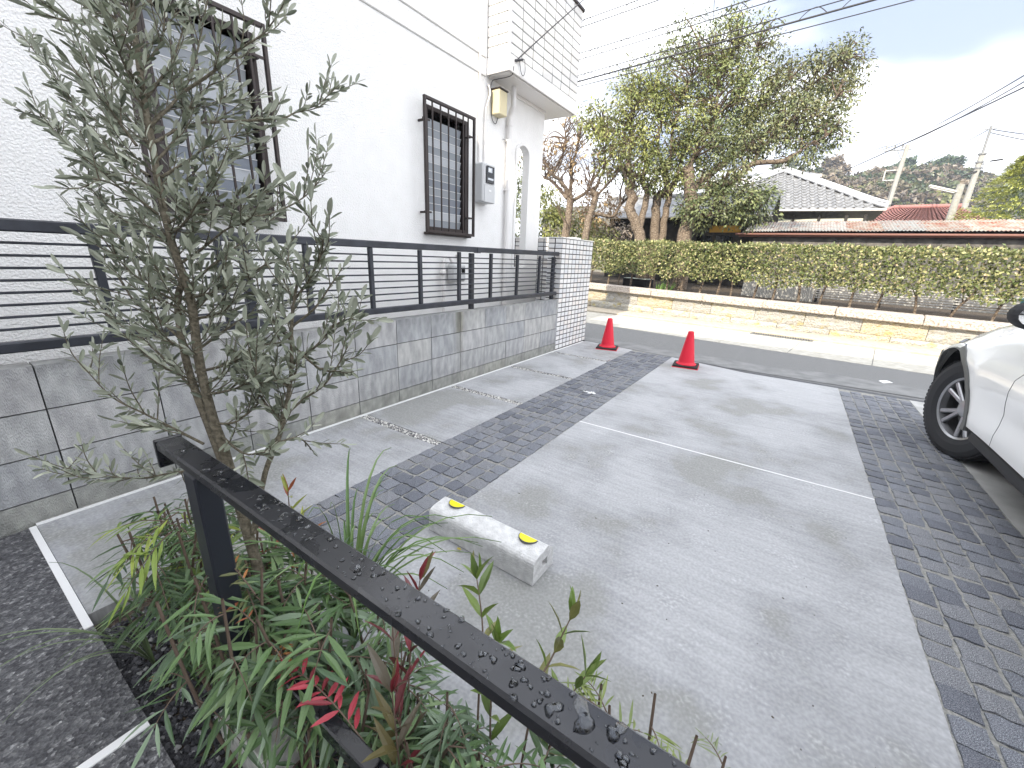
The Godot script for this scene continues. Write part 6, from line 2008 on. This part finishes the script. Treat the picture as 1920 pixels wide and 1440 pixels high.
func dome(b: MB, at: Vector3, r: float, flat: float, irregular: float) -> void:      # a bead of water: low dome with an uneven outline
	var n := 14
	var rad := []
	var ph := rng.randf() * TAU
	for i in n: rad.append(r * (1.0 + irregular * (0.5 * sin(2.0 * TAU * i / n + ph) + 0.35 * sin(3.0 * TAU * i / n + ph * 2.0) + 0.25 * rng.randf_range(-1, 1))))
	var lev := [[1.0, 0.0], [0.93, 0.55], [0.72, 0.86], [0.4, 0.98], [0.0, 1.0]]
	for k in 4:
		for i in n:
			var a0 := TAU * i / n; var a1 := TAU * (i + 1) / n
			var p := []
			for e in [[a0, rad[i], k], [a1, rad[(i + 1) % n], k], [a1, rad[(i + 1) % n], k + 1], [a0, rad[i], k + 1]]:
				var rr: float = e[1] * lev[e[2]][0]
				p.append(at + Vector3(cos(e[0]) * rr, lev[e[2]][1] * flat, -sin(e[0]) * rr))
			var nn := []
			for e in [[a0, k], [a1, k], [a1, k + 1], [a0, k + 1]]:
				var t: float = lev[e[1]][0]
				nn.append(Vector3(cos(e[0]) * t * flat * 2.2, r * 0.5 * (1.15 - t), -sin(e[0]) * t * flat * 2.2).normalized())
			b.stri(p[0], p[1], p[2], nn[0], nn[1], nn[2])
			b.stri(p[0], p[2], p[3], nn[0], nn[2], nn[3])
	for i in n: b.tri(at, at + Vector3(cos(TAU * (i + 1) / n), 0, -sin(TAU * (i + 1) / n)) * rad[(i + 1) % n], at + Vector3(cos(TAU * i / n), 0, -sin(TAU * i / n)) * rad[i])

func handrail() -> void:
	var h := thing("handrail", "wet black metal handrail crossing the planting bed in front of the camera", "handrail", Vector3(0, 0, 0))
	var b := MB.new()
	b.rbox(Vector3(-0.28, 0.768, -0.287), Vector3(1.73, 0.024, 0.05), 0.004)
	b.rbox(Vector3(-0.28, 0.7515, -0.287), Vector3(1.72, 0.01, 0.034), 0.002)
	put(h, "top_rail", b.mesh(), M.rail)
	b = MB.new()
	b.rbox(Vector3(-1.152, 0.7465, -0.287), Vector3(0.012, 0.069, 0.053), 0.002)
	put(h, "end_cap", b.mesh(), M.rail)
	b = MB.new()
	b.rbox(Vector3(-0.985, 0.33, -0.287), Vector3(0.06, 0.84, 0.046), 0.004)
	put(h, "post", b.mesh(), M.iron)
	b = MB.new()
	b.rbox(Vector3(-0.1, 0.3, -0.3), Vector3(1.28, 0.04, 0.03), 0.003)
	put(h, "lower_rail", b.mesh(), M.rail)
	b = MB.new()
	b.rbox(Vector3(0.5, 0.33, -0.287), Vector3(0.06, 0.84, 0.046), 0.004)
	put(h, "post", b.mesh(), M.iron)
	b = MB.new()
	for i in 230:
		var x := rng.randf_range(-0.75, 0.02)
		if rng.randf() < 0.08: x = rng.randf_range(-1.1, -0.6)
		var r := 0.0012 + 0.0036 * pow(rng.randf(), 2.2)
		dome(b, Vector3(x, 0.7801, -0.287 + rng.randf_range(-0.021, 0.021)), r, r * 0.13, 0.4)
	put(h, "water_drops", b.mesh(), M.drop).set_meta("kind", "stuff")
	var pools := [[-0.615, -0.3, 0.006], [-0.585, -0.295, 0.005], [-0.555, -0.282, 0.0035], [-0.53, -0.3, 0.004], [-0.44, -0.285, 0.0065], [-0.41, -0.292, 0.005], [-0.36, -0.303, 0.0035], [-0.28, -0.27, 0.004], [-0.17, -0.3, 0.005], [-0.09, -0.29, 0.013], [-0.12, -0.28, 0.008], [-0.06, -0.297, 0.009], [-0.88, -0.285, 0.009], [-0.85, -0.28, 0.007]]
	for q in pools:
		b = MB.new()
		dome(b, Vector3(q[0], 0.7801, q[1]), q[2], 0.0007, 0.75)
		put(h, "water_pool", b.mesh(), M.drop)

# ---------------------------------------------------------------- plants by the porch
func best_leaves(parent: Node3D, part: String, meshes: Array, mats: Array, xs: Array, cols: Array, keep: int, rest: String) -> void:
	# the leaves that show largest are parts of their own, the others one mass
	var eye := Vector3(0, 1.215, 0)
	var score := []
	for i in xs.size():
		var x: Transform3D = xs[i]
		var n := x.basis.y.normalized()
		var to := eye - x.origin
		score.append([-(absf(n.dot(to.normalized())) + 0.25) * x.basis.z.length() * x.basis.x.length() / to.length_squared(), i])
	score.sort_custom(func(a, b): return a[0] < b[0])
	var left := []
	var lc := []
	for k in score.size():
		var i: int = score[k][1]
		if k < keep: put(parent, part, meshes[i % meshes.size()], mats[cols[i]], xs[i])
		else:
			left.append(xs[i])
			lc.append((mats[cols[i]].albedo_color as Color).srgb_to_linear() * rng.randf_range(0.85, 1.15))
	if left.size(): stuff(parent, rest, meshes[0], M.leaf, left, lc)

func olive() -> void:
	var t := thing("olive_tree", "slender grey green olive tree rising behind the far end of the handrail", "tree")
	var b := MB.new()
	var rads := [[0.0145, 0.0055], [0.011, 0.008], [0.0075, 0.0035]]
	for i in 3:
		b = MB.new()
		var p := smooth_line(v3(OLIVE_STEMS[i]), 4)
		var p0: Vector3 = p[0]
		if i == 0: p.push_front(Vector3(p0.x + 0.1, -0.05, p0.z + 0.01))
		b.tube(p, rads[i][0], rads[i][1], 10)
		put(t, "trunk" if i == 0 else "stem", b.mesh(), M.olive_bark)
	var meshes := []
	for k in 4: meshes.append(oval_mesh(0.25 + 0.025 * k, 0.3, 0.04 + 0.07 * k))
	var mats := []
	for c in [Color(0.17, 0.19, 0.135), Color(0.22, 0.245, 0.18), Color(0.31, 0.33, 0.26), Color(0.44, 0.46, 0.37), Color(0.11, 0.13, 0.09)]: mats.append(leafmat(c.linear_to_srgb(), 0.12, 0.5))
	var xs := []
	var cols := []
	var tw := MB.new()
	for l in OLIVE_BRANCHES:
		var p := smooth_line(v3(l), 4)
		b = MB.new()
		b.tube(p, 0.0042, 0.0014, 6, false)
		put(t, "branch", b.mesh(), M.olive_bark)
		twig_leaves(p, xs, cols, 0.2)
		var run := 0.0
		for i in range(1, p.size()):
			run += (p[i] - p[i - 1]).length()
			if run > 0.04:
				run = 0.0
				for s in 2:
					if rng.randf() < 0.33: continue
					var d: Vector3 = (p[i] - p[i - 1]).normalized()
					var o: Vector3 = (d * 0.9 + rv() * 0.9 + Vector3(0, 0.25, 0)).normalized()
					var ln := rng.randf_range(0.05, 0.16)
					var q := smooth_line([p[i], p[i] + o * ln * 0.5 + rv() * 0.008, p[i] + (o + Vector3(0, 0.15, 0)).normalized() * ln], 4)
					tw.tube(q, 0.0018, 0.0009, 5, false)
					twig_leaves(q, xs, cols, 0.1)
	for i in 3:                        # short inner shoots straight from the stems
		var p := smooth_line(v3(OLIVE_STEMS[i]), 4)
		for k in range(14 if i == 0 else 8, p.size()):
			for s in 2:
				if rng.randf() < 0.52: continue
				var a := rng.randf() * TAU
				var o := Vector3(cos(a), rng.randf_range(0.5, 1.5), sin(a)).normalized()
				var ln := rng.randf_range(0.07, 0.2)
				var q := smooth_line([p[k], p[k] + o * ln * 0.5 + rv() * 0.01, p[k] + (o + Vector3(0, 0.3, 0)).normalized() * ln], 4)
				tw.tube(q, 0.002, 0.0009, 5, false)
				twig_leaves(q, xs, cols, 0.15)
	put(t, "twigs", tw.mesh(), M.olive_bark)
	best_leaves(t, "leaf", meshes, mats, xs, cols, 300, "leaves")

func oval_mesh(w: float, fold: float, droop: float) -> ArrayMesh:
	var m := MB.new()
	m.oval(Transform3D.IDENTITY, 1.0, w, fold, droop)
	return m.mesh()

func twig_leaves(p: Array, xs: Array, cols: Array, from: float) -> void:
	var run := 0.0
	var flip := 0
	for i in range(1, p.size()):
		var a: Vector3 = p[i - 1]; var c: Vector3 = p[i]
		var seg := (c - a).length()
		run += seg
		if float(i) / p.size() < from: continue
		while run > 0.018:
			run -= 0.018
			var at := a.lerp(c, rng.randf())
			var d := (c - a).normalized()
			var side := d.cross(rv() if flip % 2 else Vector3(0.3, 1, 0.2)).normalized()
			flip += 1
			for s in [-1.0, 1.0]:
				if rng.randf() < 0.2: continue
				var o: Vector3 = (d * rng.randf_range(0.6, 1.2) + side * s * rng.randf_range(0.5, 1.0) + rv() * 0.25).normalized()
				var ln := rng.randf_range(0.024, 0.044)
				xs.append(Transform3D(look(o, rv() + Vector3(0, 0.5, 0.2)).scaled(Vector3.ONE * ln), at))
				cols.append([0, 0, 1, 1, 2, 3, 4, 1, 2][rng.randi() % 9])
	xs.append(Transform3D(look(p[-1] - p[-2], rv()).scaled(Vector3.ONE * 0.045), p[-1]))
	cols.append(2)

func mahonia(label: String, at: Vector3, height: float, fronds: int, flen: float, leaf_l: float, leaf_w: float, tones: Array, lean := Vector3.ZERO, odd: Array = [], called := "mahonia_shrub", aim := []) -> void:
	var t := thing(called, label, "shrub", Vector3.ZERO)
	var meshes := []
	for k in 4: meshes.append(leaf_mesh(leaf_w / leaf_l, 0.35, 0.02 + 0.16 * k))
	var mats := []
	for c in tones: mats.append(leafmat((c as Color).linear_to_srgb(), 0.2, 0.42))
	var oddm := []
	for c in odd: oddm.append(leafmat((c as Color).linear_to_srgb(), 0.25, 0.45))
	var stems := []
	var ns := maxi(2, fronds / 4)
	for k in ns:
		var a := TAU * k / ns + rng.randf()
		var foot := at + Vector3(cos(a) * 0.03, 0, sin(a) * 0.025)
		var tip := at + lean + Vector3(cos(a) * height * rng.randf_range(0.1, 0.32), height * rng.randf_range(0.75, 1.0), sin(a) * height * rng.randf_range(0.08, 0.22))
		var mid := foot.lerp(tip, 0.5) + rv() * 0.015
		var line := smooth_line([foot - Vector3(0, 0.03, 0), mid, tip], 5)
		var sb := MB.new()
		sb.tube(line, 0.005, 0.0028, 6, false)
		put(t, "stem", sb.mesh(), M.twig)
		stems.append(line)
	var n := fronds + aim.size()
	for i in n:
		var line: Array = stems[i % ns]
		var where: float = 1.0 - pow(rng.randf(), 1.3) * 0.55
		var top: Vector3 = line[int(where * (line.size() - 1))]
		var a := i * 2.4 + rng.randf_range(-0.4, 0.4)
		var dirh := Vector3(cos(a), 0, sin(a) * 0.8)
		var rise := rng.randf_range(0.1, 0.75)
		var fl := flen * rng.randf_range(0.65, 1.1)
		if i >= fronds:
			top = aim[i - fronds][0]
			dirh = (aim[i - fronds][1] - aim[i - fronds][0])
			fl = dirh.length()
			dirh = dirh.normalized()
			rise = 0.12
		elif dirh.z > 0.2: fl *= 0.62
		var p := []
		for k in 9:
			var s := k / 8.0
			p.append(top + dirh * fl * s + Vector3(0, fl * (rise * s - (rise * 0.6 + 0.3) * s * s), 0))
		var b := MB.new()
		b.tube(p, 0.0018, 0.0008, 5, false)
		var f := put(t, "frond", b.mesh(), M.twig)
		var tone_m: Array = mats
		if oddm.size() and (i % 4 == 3 or i >= fronds): tone_m = oddm
		var base_m: StandardMaterial3D = tone_m[rng.randi() % tone_m.size()]
		var step := leaf_w * 1.75
		var s2 := 0.2 * fl
		while s2 < fl:
			var u := s2 / fl * 8.0
			var k := mini(int(u), 7)
			var q: Vector3 = p[k].lerp(p[k + 1], u - k)
			var d: Vector3 = (p[k + 1] - p[k]).normalized()
			var side := d.cross(Vector3.UP).normalized()
			for e in [-1.0, 1.0]:
				if rng.randf() < 0.08: continue
				var o: Vector3 = (d * rng.randf_range(0.45, 1.1) + side * e + Vector3(0, rng.randf_range(-0.35, 0.35), 0) + rv() * 0.25).normalized()
				var ln := leaf_l * (0.52 + 0.45 * sin(PI * clampf(s2 / fl, 0.1, 0.9))) * rng.randf_range(0.75, 1.15)
				var m: StandardMaterial3D = base_m if rng.randf() < 0.6 else tone_m[rng.randi() % tone_m.size()]
				put(f, "leaflet", meshes[rng.randi() % 4], m, Transform3D(look(o, Vector3.UP + rv() * 0.55).scaled(Vector3(ln * rng.randf_range(0.85, 1.2), ln, ln)), q))
			s2 += step * rng.randf_range(0.8, 1.25)
		put(f, "leaflet", meshes[0], base_m, Transform3D(look(p[8] - p[7], Vector3.UP).scaled(Vector3.ONE * leaf_l * 0.9), p[8]))

func strap_plant(called: String, label: String, at: Vector3, n: int, ln: float, w: float, cols: Array, bias := Vector3.ZERO) -> void:
	var t := thing(called, label, "grass plant", Vector3.ZERO)
	var mats := []
	for c in cols: mats.append(leafmat((c as Color).linear_to_srgb(), 0.2, 0.4))
	for i in n:
		var b := MB.new()
		var d := (Vector3(rng.randf_range(-1, 1), 0, rng.randf_range(-1, 1)) + bias)
		var l := ln * rng.randf_range(0.65, 1.1)
		var up := rng.randf_range(0.75, 1.1)
		var pts := []
		for k in 10:
			var s := k / 9.0
			pts.append(at + d * l * (0.12 * s + 0.34 * s * s) + Vector3(0, l * (up * s - 0.47 * s * s * s), 0))
		for k in 9:
			var side: Vector3 = (pts[k + 1] - pts[k]).cross(Vector3.UP).normalized()
			if side.length() < 0.1: side = Vector3.RIGHT
			var w0 := w * 0.5 * (1.0 - pow(k / 9.0, 2.5)) + 0.0004
			var w1 := w * 0.5 * (1.0 - pow((k + 1) / 9.0, 2.5)) + 0.0004
			var dn := Vector3(0, -w * 0.18, 0)
			b.quad(pts[k] - side * w0, pts[k] + dn, pts[k + 1] + dn, pts[k + 1] - side * w1)
			b.quad(pts[k] + dn, pts[k] + side * w0, pts[k + 1] + side * w1, pts[k + 1] + dn)
		put(t, "blade", b.mesh(), mats[rng.randi() % mats.size()])

func leafy_stem(label: String, called: String, stems: Array, leaf_l: float, leaf_w: float, cols: Array, upright: float, gap: float) -> void:
	var t := thing(called, label, "shrub", Vector3.ZERO)
	var meshes := []
	for k in 3: meshes.append(leaf_mesh(leaf_w / leaf_l, 0.4, 0.05 + 0.15 * k))
	var mats := []
	for c in cols: mats.append(leafmat((c as Color).linear_to_srgb(), 0.22, 0.38))
	for l in stems:
		var p := smooth_line(l, 5)
		var b := MB.new()
		b.tube(p, 0.003, 0.0012, 6, false)
		var st := put(t, "stem", b.mesh(), M.twig)
		var run := 0.0
		var turn := rng.randf() * TAU
		for i in range(1, p.size()):
			run += (p[i] - p[i - 1]).length()
			if float(i) / p.size() < 0.3 or run < gap: continue
			run = 0.0
			turn += 1.57
			for e in 2:
				var d: Vector3 = (p[i] - p[i - 1]).normalized()
				var x := d.cross(Vector3(0.2, 0.1, 1)).normalized()
				var o: Vector3 = (d * upright + (x * cos(turn + PI * e) + d.cross(x) * sin(turn + PI * e))).normalized()
				put(st, "leaf", meshes[rng.randi() % 3], mats[rng.randi() % mats.size()], Transform3D(look(o, d + rv() * 0.3).scaled(Vector3.ONE * leaf_l * rng.randf_range(0.75, 1.15)), p[i]))
		for e in 3: put(st, "leaf", meshes[e], mats[rng.randi() % mats.size()], Transform3D(look((p[-1] - p[-2]).normalized() + rv() * 0.5, rv()).scaled(Vector3.ONE * leaf_l * 0.8), p[-1]))

func shrubs() -> void:
	var green := [Color(0.07, 0.13, 0.045), Color(0.105, 0.18, 0.065), Color(0.17, 0.25, 0.11), Color(0.045, 0.085, 0.03), Color(0.06, 0.11, 0.05)]
	var grey_green := [Color(0.125, 0.185, 0.11), Color(0.19, 0.26, 0.17), Color(0.07, 0.115, 0.06)]
	var lime := [Color(0.26, 0.32, 0.05), Color(0.2, 0.28, 0.05), Color(0.15, 0.22, 0.05)]
	var burnt := [Color(0.4, 0.17, 0.05), Color(0.3, 0.1, 0.045), Color(0.14, 0.15, 0.06)]
	var red := [Color(0.3, 0.02, 0.045), Color(0.38, 0.04, 0.06), Color(0.2, 0.02, 0.03)]
	mahonia("fine leaved shrub with lime young leaves nearest the white joint strip", Vector3(-1.47, -0.04, -0.36), 0.47, 28, 0.18, 0.082, 0.0085, green, Vector3.ZERO, lime)
	mahonia("dense dark green shrub just left of the handrail post", Vector3(-1.24, -0.04, -0.36), 0.56, 30, 0.18, 0.095, 0.0115, green, Vector3.ZERO, lime, "mahonia_shrub", [[Vector3(-1.25, 0.53, -0.3), Vector3(-1.27, 0.47, -0.18)], [Vector3(-1.22, 0.5, -0.27), Vector3(-1.2, 0.44, -0.16)], [Vector3(-1.27, 0.5, -0.28), Vector3(-1.42, 0.5, -0.2)], [Vector3(-1.3, 0.46, -0.27), Vector3(-1.36, 0.42, -0.18)]])
	mahonia("low dark green shrub by the dark gravel, left of the stone block", Vector3(-1.14, -0.04, -0.28), 0.33, 18, 0.15, 0.085, 0.01, green)
	mahonia("shrub with dark narrow leaves behind the handrail post", Vector3(-0.99, -0.04, -0.42), 0.54, 24, 0.16, 0.085, 0.0115, green)
	mahonia("small sprays of orange brown leaves in front of the handrail post", Vector3(-0.9, -0.04, -0.33), 0.34, 2, 0.1, 0.04, 0.009, burnt, Vector3(0.0, 0.05, 0.0), burnt, "scorched_shrub", [[Vector3(-0.88, 0.46, -0.31), Vector3(-1.02, 0.54, -0.3)], [Vector3(-0.88, 0.38, -0.3), Vector3(-0.99, 0.43, -0.28)]])
	mahonia("broad grey green shrub between the stone block and the handrail", Vector3(-0.85, -0.04, -0.37), 0.5, 24, 0.18, 0.118, 0.0185, grey_green + green)
	mahonia("leafy shrub hiding the lower end of the handrail post", Vector3(-0.91, -0.04, -0.25), 0.56, 24, 0.15, 0.1, 0.0125, green + grey_green)
	mahonia("leftmost dense shrub with dark narrow leaves, touching the concrete path", Vector3(-1.4, -0.04, -0.28), 0.5, 28, 0.18, 0.095, 0.0105, green)
	mahonia("dense shrub overhanging the lower rail left of the crimson leaves", Vector3(-0.72, -0.04, -0.31), 0.42, 20, 0.15, 0.095, 0.0135, grey_green + green)
	mahonia("dense green shrub directly under the middle of the handrail", Vector3(-0.48, -0.04, -0.42), 0.42, 20, 0.14, 0.07, 0.01, green + grey_green)
	mahonia("grey green shrub with broad leaflets at the lower end of the handrail", Vector3(-0.19, -0.04, -0.42), 0.42, 18, 0.13, 0.07, 0.014, grey_green + green)
	mahonia("nandina spray with crimson leaflets in front of the lower rail", Vector3(-0.5, -0.04, -0.35), 0.24, 5, 0.11, 0.068, 0.0135, green, Vector3.ZERO, red, "nandina_shrub", [[Vector3(-0.5, 0.29, -0.32), Vector3(-0.71, 0.43, -0.3)]])
	mahonia("grey green shrub under the handrail right of the red leaves", Vector3(-0.36, -0.04, -0.4), 0.42, 22, 0.14, 0.068, 0.0115, grey_green + green)
	mahonia("dark green shrub at the bottom edge, right of the lower rail", Vector3(-0.25, -0.04, -0.36), 0.38, 20, 0.13, 0.062, 0.01, green + grey_green)
	mahonia("dark shrub low between the stone block and the lower rail", Vector3(-0.66, -0.04, -0.38), 0.4, 20, 0.14, 0.078, 0.011, green)
	mahonia("shrub with fine leaves behind the red nandina, beside the slab", Vector3(-0.68, -0.04, -0.47), 0.46, 22, 0.15, 0.075, 0.0095, grey_green + green)
	mahonia("bamboo like plant with narrow pale leaves right of the handrail", Vector3(-0.03, -0.04, -0.58), 0.38, 12, 0.11, 0.065, 0.0065, [Color(0.2, 0.25, 0.07), Color(0.15, 0.2, 0.06)], Vector3(-0.03, 0.06, -0.08), [], "bamboo_like_shrub")
	mahonia("wispy pale green plant at the lowest right of the planting bed", Vector3(0.1, -0.04, -0.62), 0.3, 10, 0.1, 0.055, 0.0045, [Color(0.2, 0.24, 0.12), Color(0.26, 0.29, 0.16)], Vector3(0, 0.02, -0.1), [], "bamboo_like_shrub")
	mahonia("wispy faded plant between the bright leaved shrub and the bamboo like plant", Vector3(-0.12, -0.04, -0.58), 0.34, 9, 0.09, 0.05, 0.0035, [Color(0.24, 0.26, 0.15), Color(0.3, 0.28, 0.16)], Vector3(0, 0.05, -0.07), [], "bamboo_like_shrub")
	leafy_stem("shrub with upright maroon and green leaves behind the lower rail", "nandina_shrub", [[Vector3(-0.48, -0.04, -0.38), Vector3(-0.5, 0.3, -0.39), Vector3(-0.56, 0.52, -0.43)], [Vector3(-0.47, -0.04, -0.36), Vector3(-0.46, 0.25, -0.35), Vector3(-0.48, 0.42, -0.36)], [Vector3(-0.5, -0.04, -0.4), Vector3(-0.55, 0.3, -0.46), Vector3(-0.58, 0.5, -0.53)]], 0.088, 0.018, [Color(0.13, 0.03, 0.035), Color(0.22, 0.035, 0.045), Color(0.12, 0.1, 0.035), Color(0.1, 0.085, 0.06)], 1.5, 0.035)
	leafy_stem("bright green leafy shoots standing over the handrail against the concrete", "evergreen_shrub", [[Vector3(-0.36, -0.04, -0.46), Vector3(-0.38, 0.38, -0.5), Vector3(-0.39, 0.49, -0.52), Vector3(-0.43, 0.57, -0.55)], [Vector3(-0.28, -0.04, -0.48), Vector3(-0.27, 0.36, -0.53), Vector3(-0.26, 0.45, -0.59), Vector3(-0.25, 0.51, -0.64)], [Vector3(-0.25, -0.04, -0.5), Vector3(-0.23, 0.3, -0.56), Vector3(-0.2, 0.4, -0.62)], [Vector3(-0.32, -0.04, -0.48), Vector3(-0.35, 0.3, -0.5), Vector3(-0.36, 0.46, -0.53)]], 0.07, 0.0195, [Color(0.12, 0.19, 0.035), Color(0.17, 0.24, 0.06), Color(0.09, 0.14, 0.03), Color(0.2, 0.2, 0.07)], 1.1, 0.03)
	leafy_stem("yellow and orange tipped shrub at the foot of the thin olive stem", "scorched_shrub", [[Vector3(-1.08, -0.04, -0.5), Vector3(-1.08, 0.4, -0.5), Vector3(-1.07, 0.56, -0.5)], [Vector3(-1.0, -0.04, -0.5), Vector3(-1.0, 0.4, -0.5), Vector3(-1.0, 0.52, -0.48)], [Vector3(-1.15, -0.04, -0.47), Vector3(-1.14, 0.35, -0.47), Vector3(-1.16, 0.5, -0.46)]], 0.065, 0.011, [Color(0.3, 0.33, 0.06), Color(0.24, 0.28, 0.05), Color(0.4, 0.14, 0.03), Color(0.33, 0.09, 0.04)], 0.9, 0.03)
	strap_plant("strap_leaved_grass", "strap leaved grass clump arching over the granite band", Vector3(-0.98, -0.04, -0.6), 70, 0.92, 0.0125, [Color(0.09, 0.17, 0.045), Color(0.13, 0.23, 0.065), Color(0.18, 0.27, 0.1)], Vector3(0.05, 0, -0.12))
	strap_plant("arching_grass", "thin arching grass blades drooping over the dark aggregate paving", Vector3(-1.42, -0.04, -0.2), 12, 0.5, 0.006, [Color(0.12, 0.17, 0.08), Color(0.16, 0.21, 0.11)], Vector3(-0.35, 0, 0.75))

func litter() -> void:
	var b := MB.new()
	b.leaf(Transform3D(look(Vector3(1, 0.1, 0.4)), Vector3.ZERO), 0.035, 0.014, 0.4, -0.2)
	var m := b.mesh()
	tag(put(self, "fallen_leaf", m, leafmat(lin(0.5, 0.42, 0.06), 0.2), Transform3D(Basis.IDENTITY, Vector3(-0.99, 0.006, -1.125))), "small yellow leaf lying against the front of the wheel stop", "leaf")
	tag(put(self, "fallen_leaf", m, leafmat(lin(0.16, 0.04, 0.025), 0.2), Transform3D(Basis(Vector3.UP, 1.0).scaled(Vector3.ONE * 1.5), Vector3(-1.79, 0.008, -4.9))), "dark red dead leaf at the end of the farthest gravel joint", "leaf")
	tag(put(self, "fallen_leaf", m, leafmat(lin(0.3, 0.12, 0.05), 0.2), Transform3D(Basis(Vector3.UP, 2.0).scaled(Vector3.ONE * 1.3), Vector3(-1.32, 0.006, -0.165))), "brown curled leaf lying on the porch edge beside the dark gravel", "leaf")
	b = MB.new()
	b.rbox(Vector3.ZERO, Vector3(0.09, 0.012, 0.07), 0.004, Basis.from_euler(Vector3(0.1, 0.4, 0.1)), 0.01, rng)
	tag(put(self, "paper_scrap", b.mesh(), M.white_line, Transform3D(Basis.IDENTITY, Vector3(1.09, -0.006, -6.25))), "crumpled white paper scrap lying on the shaded road", "litter")
	b = MB.new()
	for i in 46:
		var s := rng.randf_range(0.004, 0.016)
		b.rbox(Vector3(rng.randf_range(-1, 1) * rng.randf() * 0.09, rng.randf_range(0, 0.002), rng.randf_range(-1, 1) * rng.randf() * 0.05), Vector3(s * 1.6, 0.003, s), 0.001, Basis(Vector3.UP, rng.randf() * 3.0))
	tag(put(self, "plaster_splash", b.mesh(), M.white_line, Transform3D(Basis.IDENTITY, Vector3(-1.42, 0.0085, -3.53))), "splash of dried white plaster on the left granite band", "stain")
	b = MB.new()
	for i in 34:
		var s := rng.randf_range(0.002, 0.005)
		b.rbox(Vector3(rng.randf_range(-1.1, 0.55), 0.001, rng.randf_range(-2.4, -0.7)), Vector3(s * 1.5, 0.002, s), 0.0006, Basis(Vector3.UP, rng.randf() * 3.0))
	put(self, "soil_crumbs", b.mesh(), M.earth).set_meta("kind", "stuff")
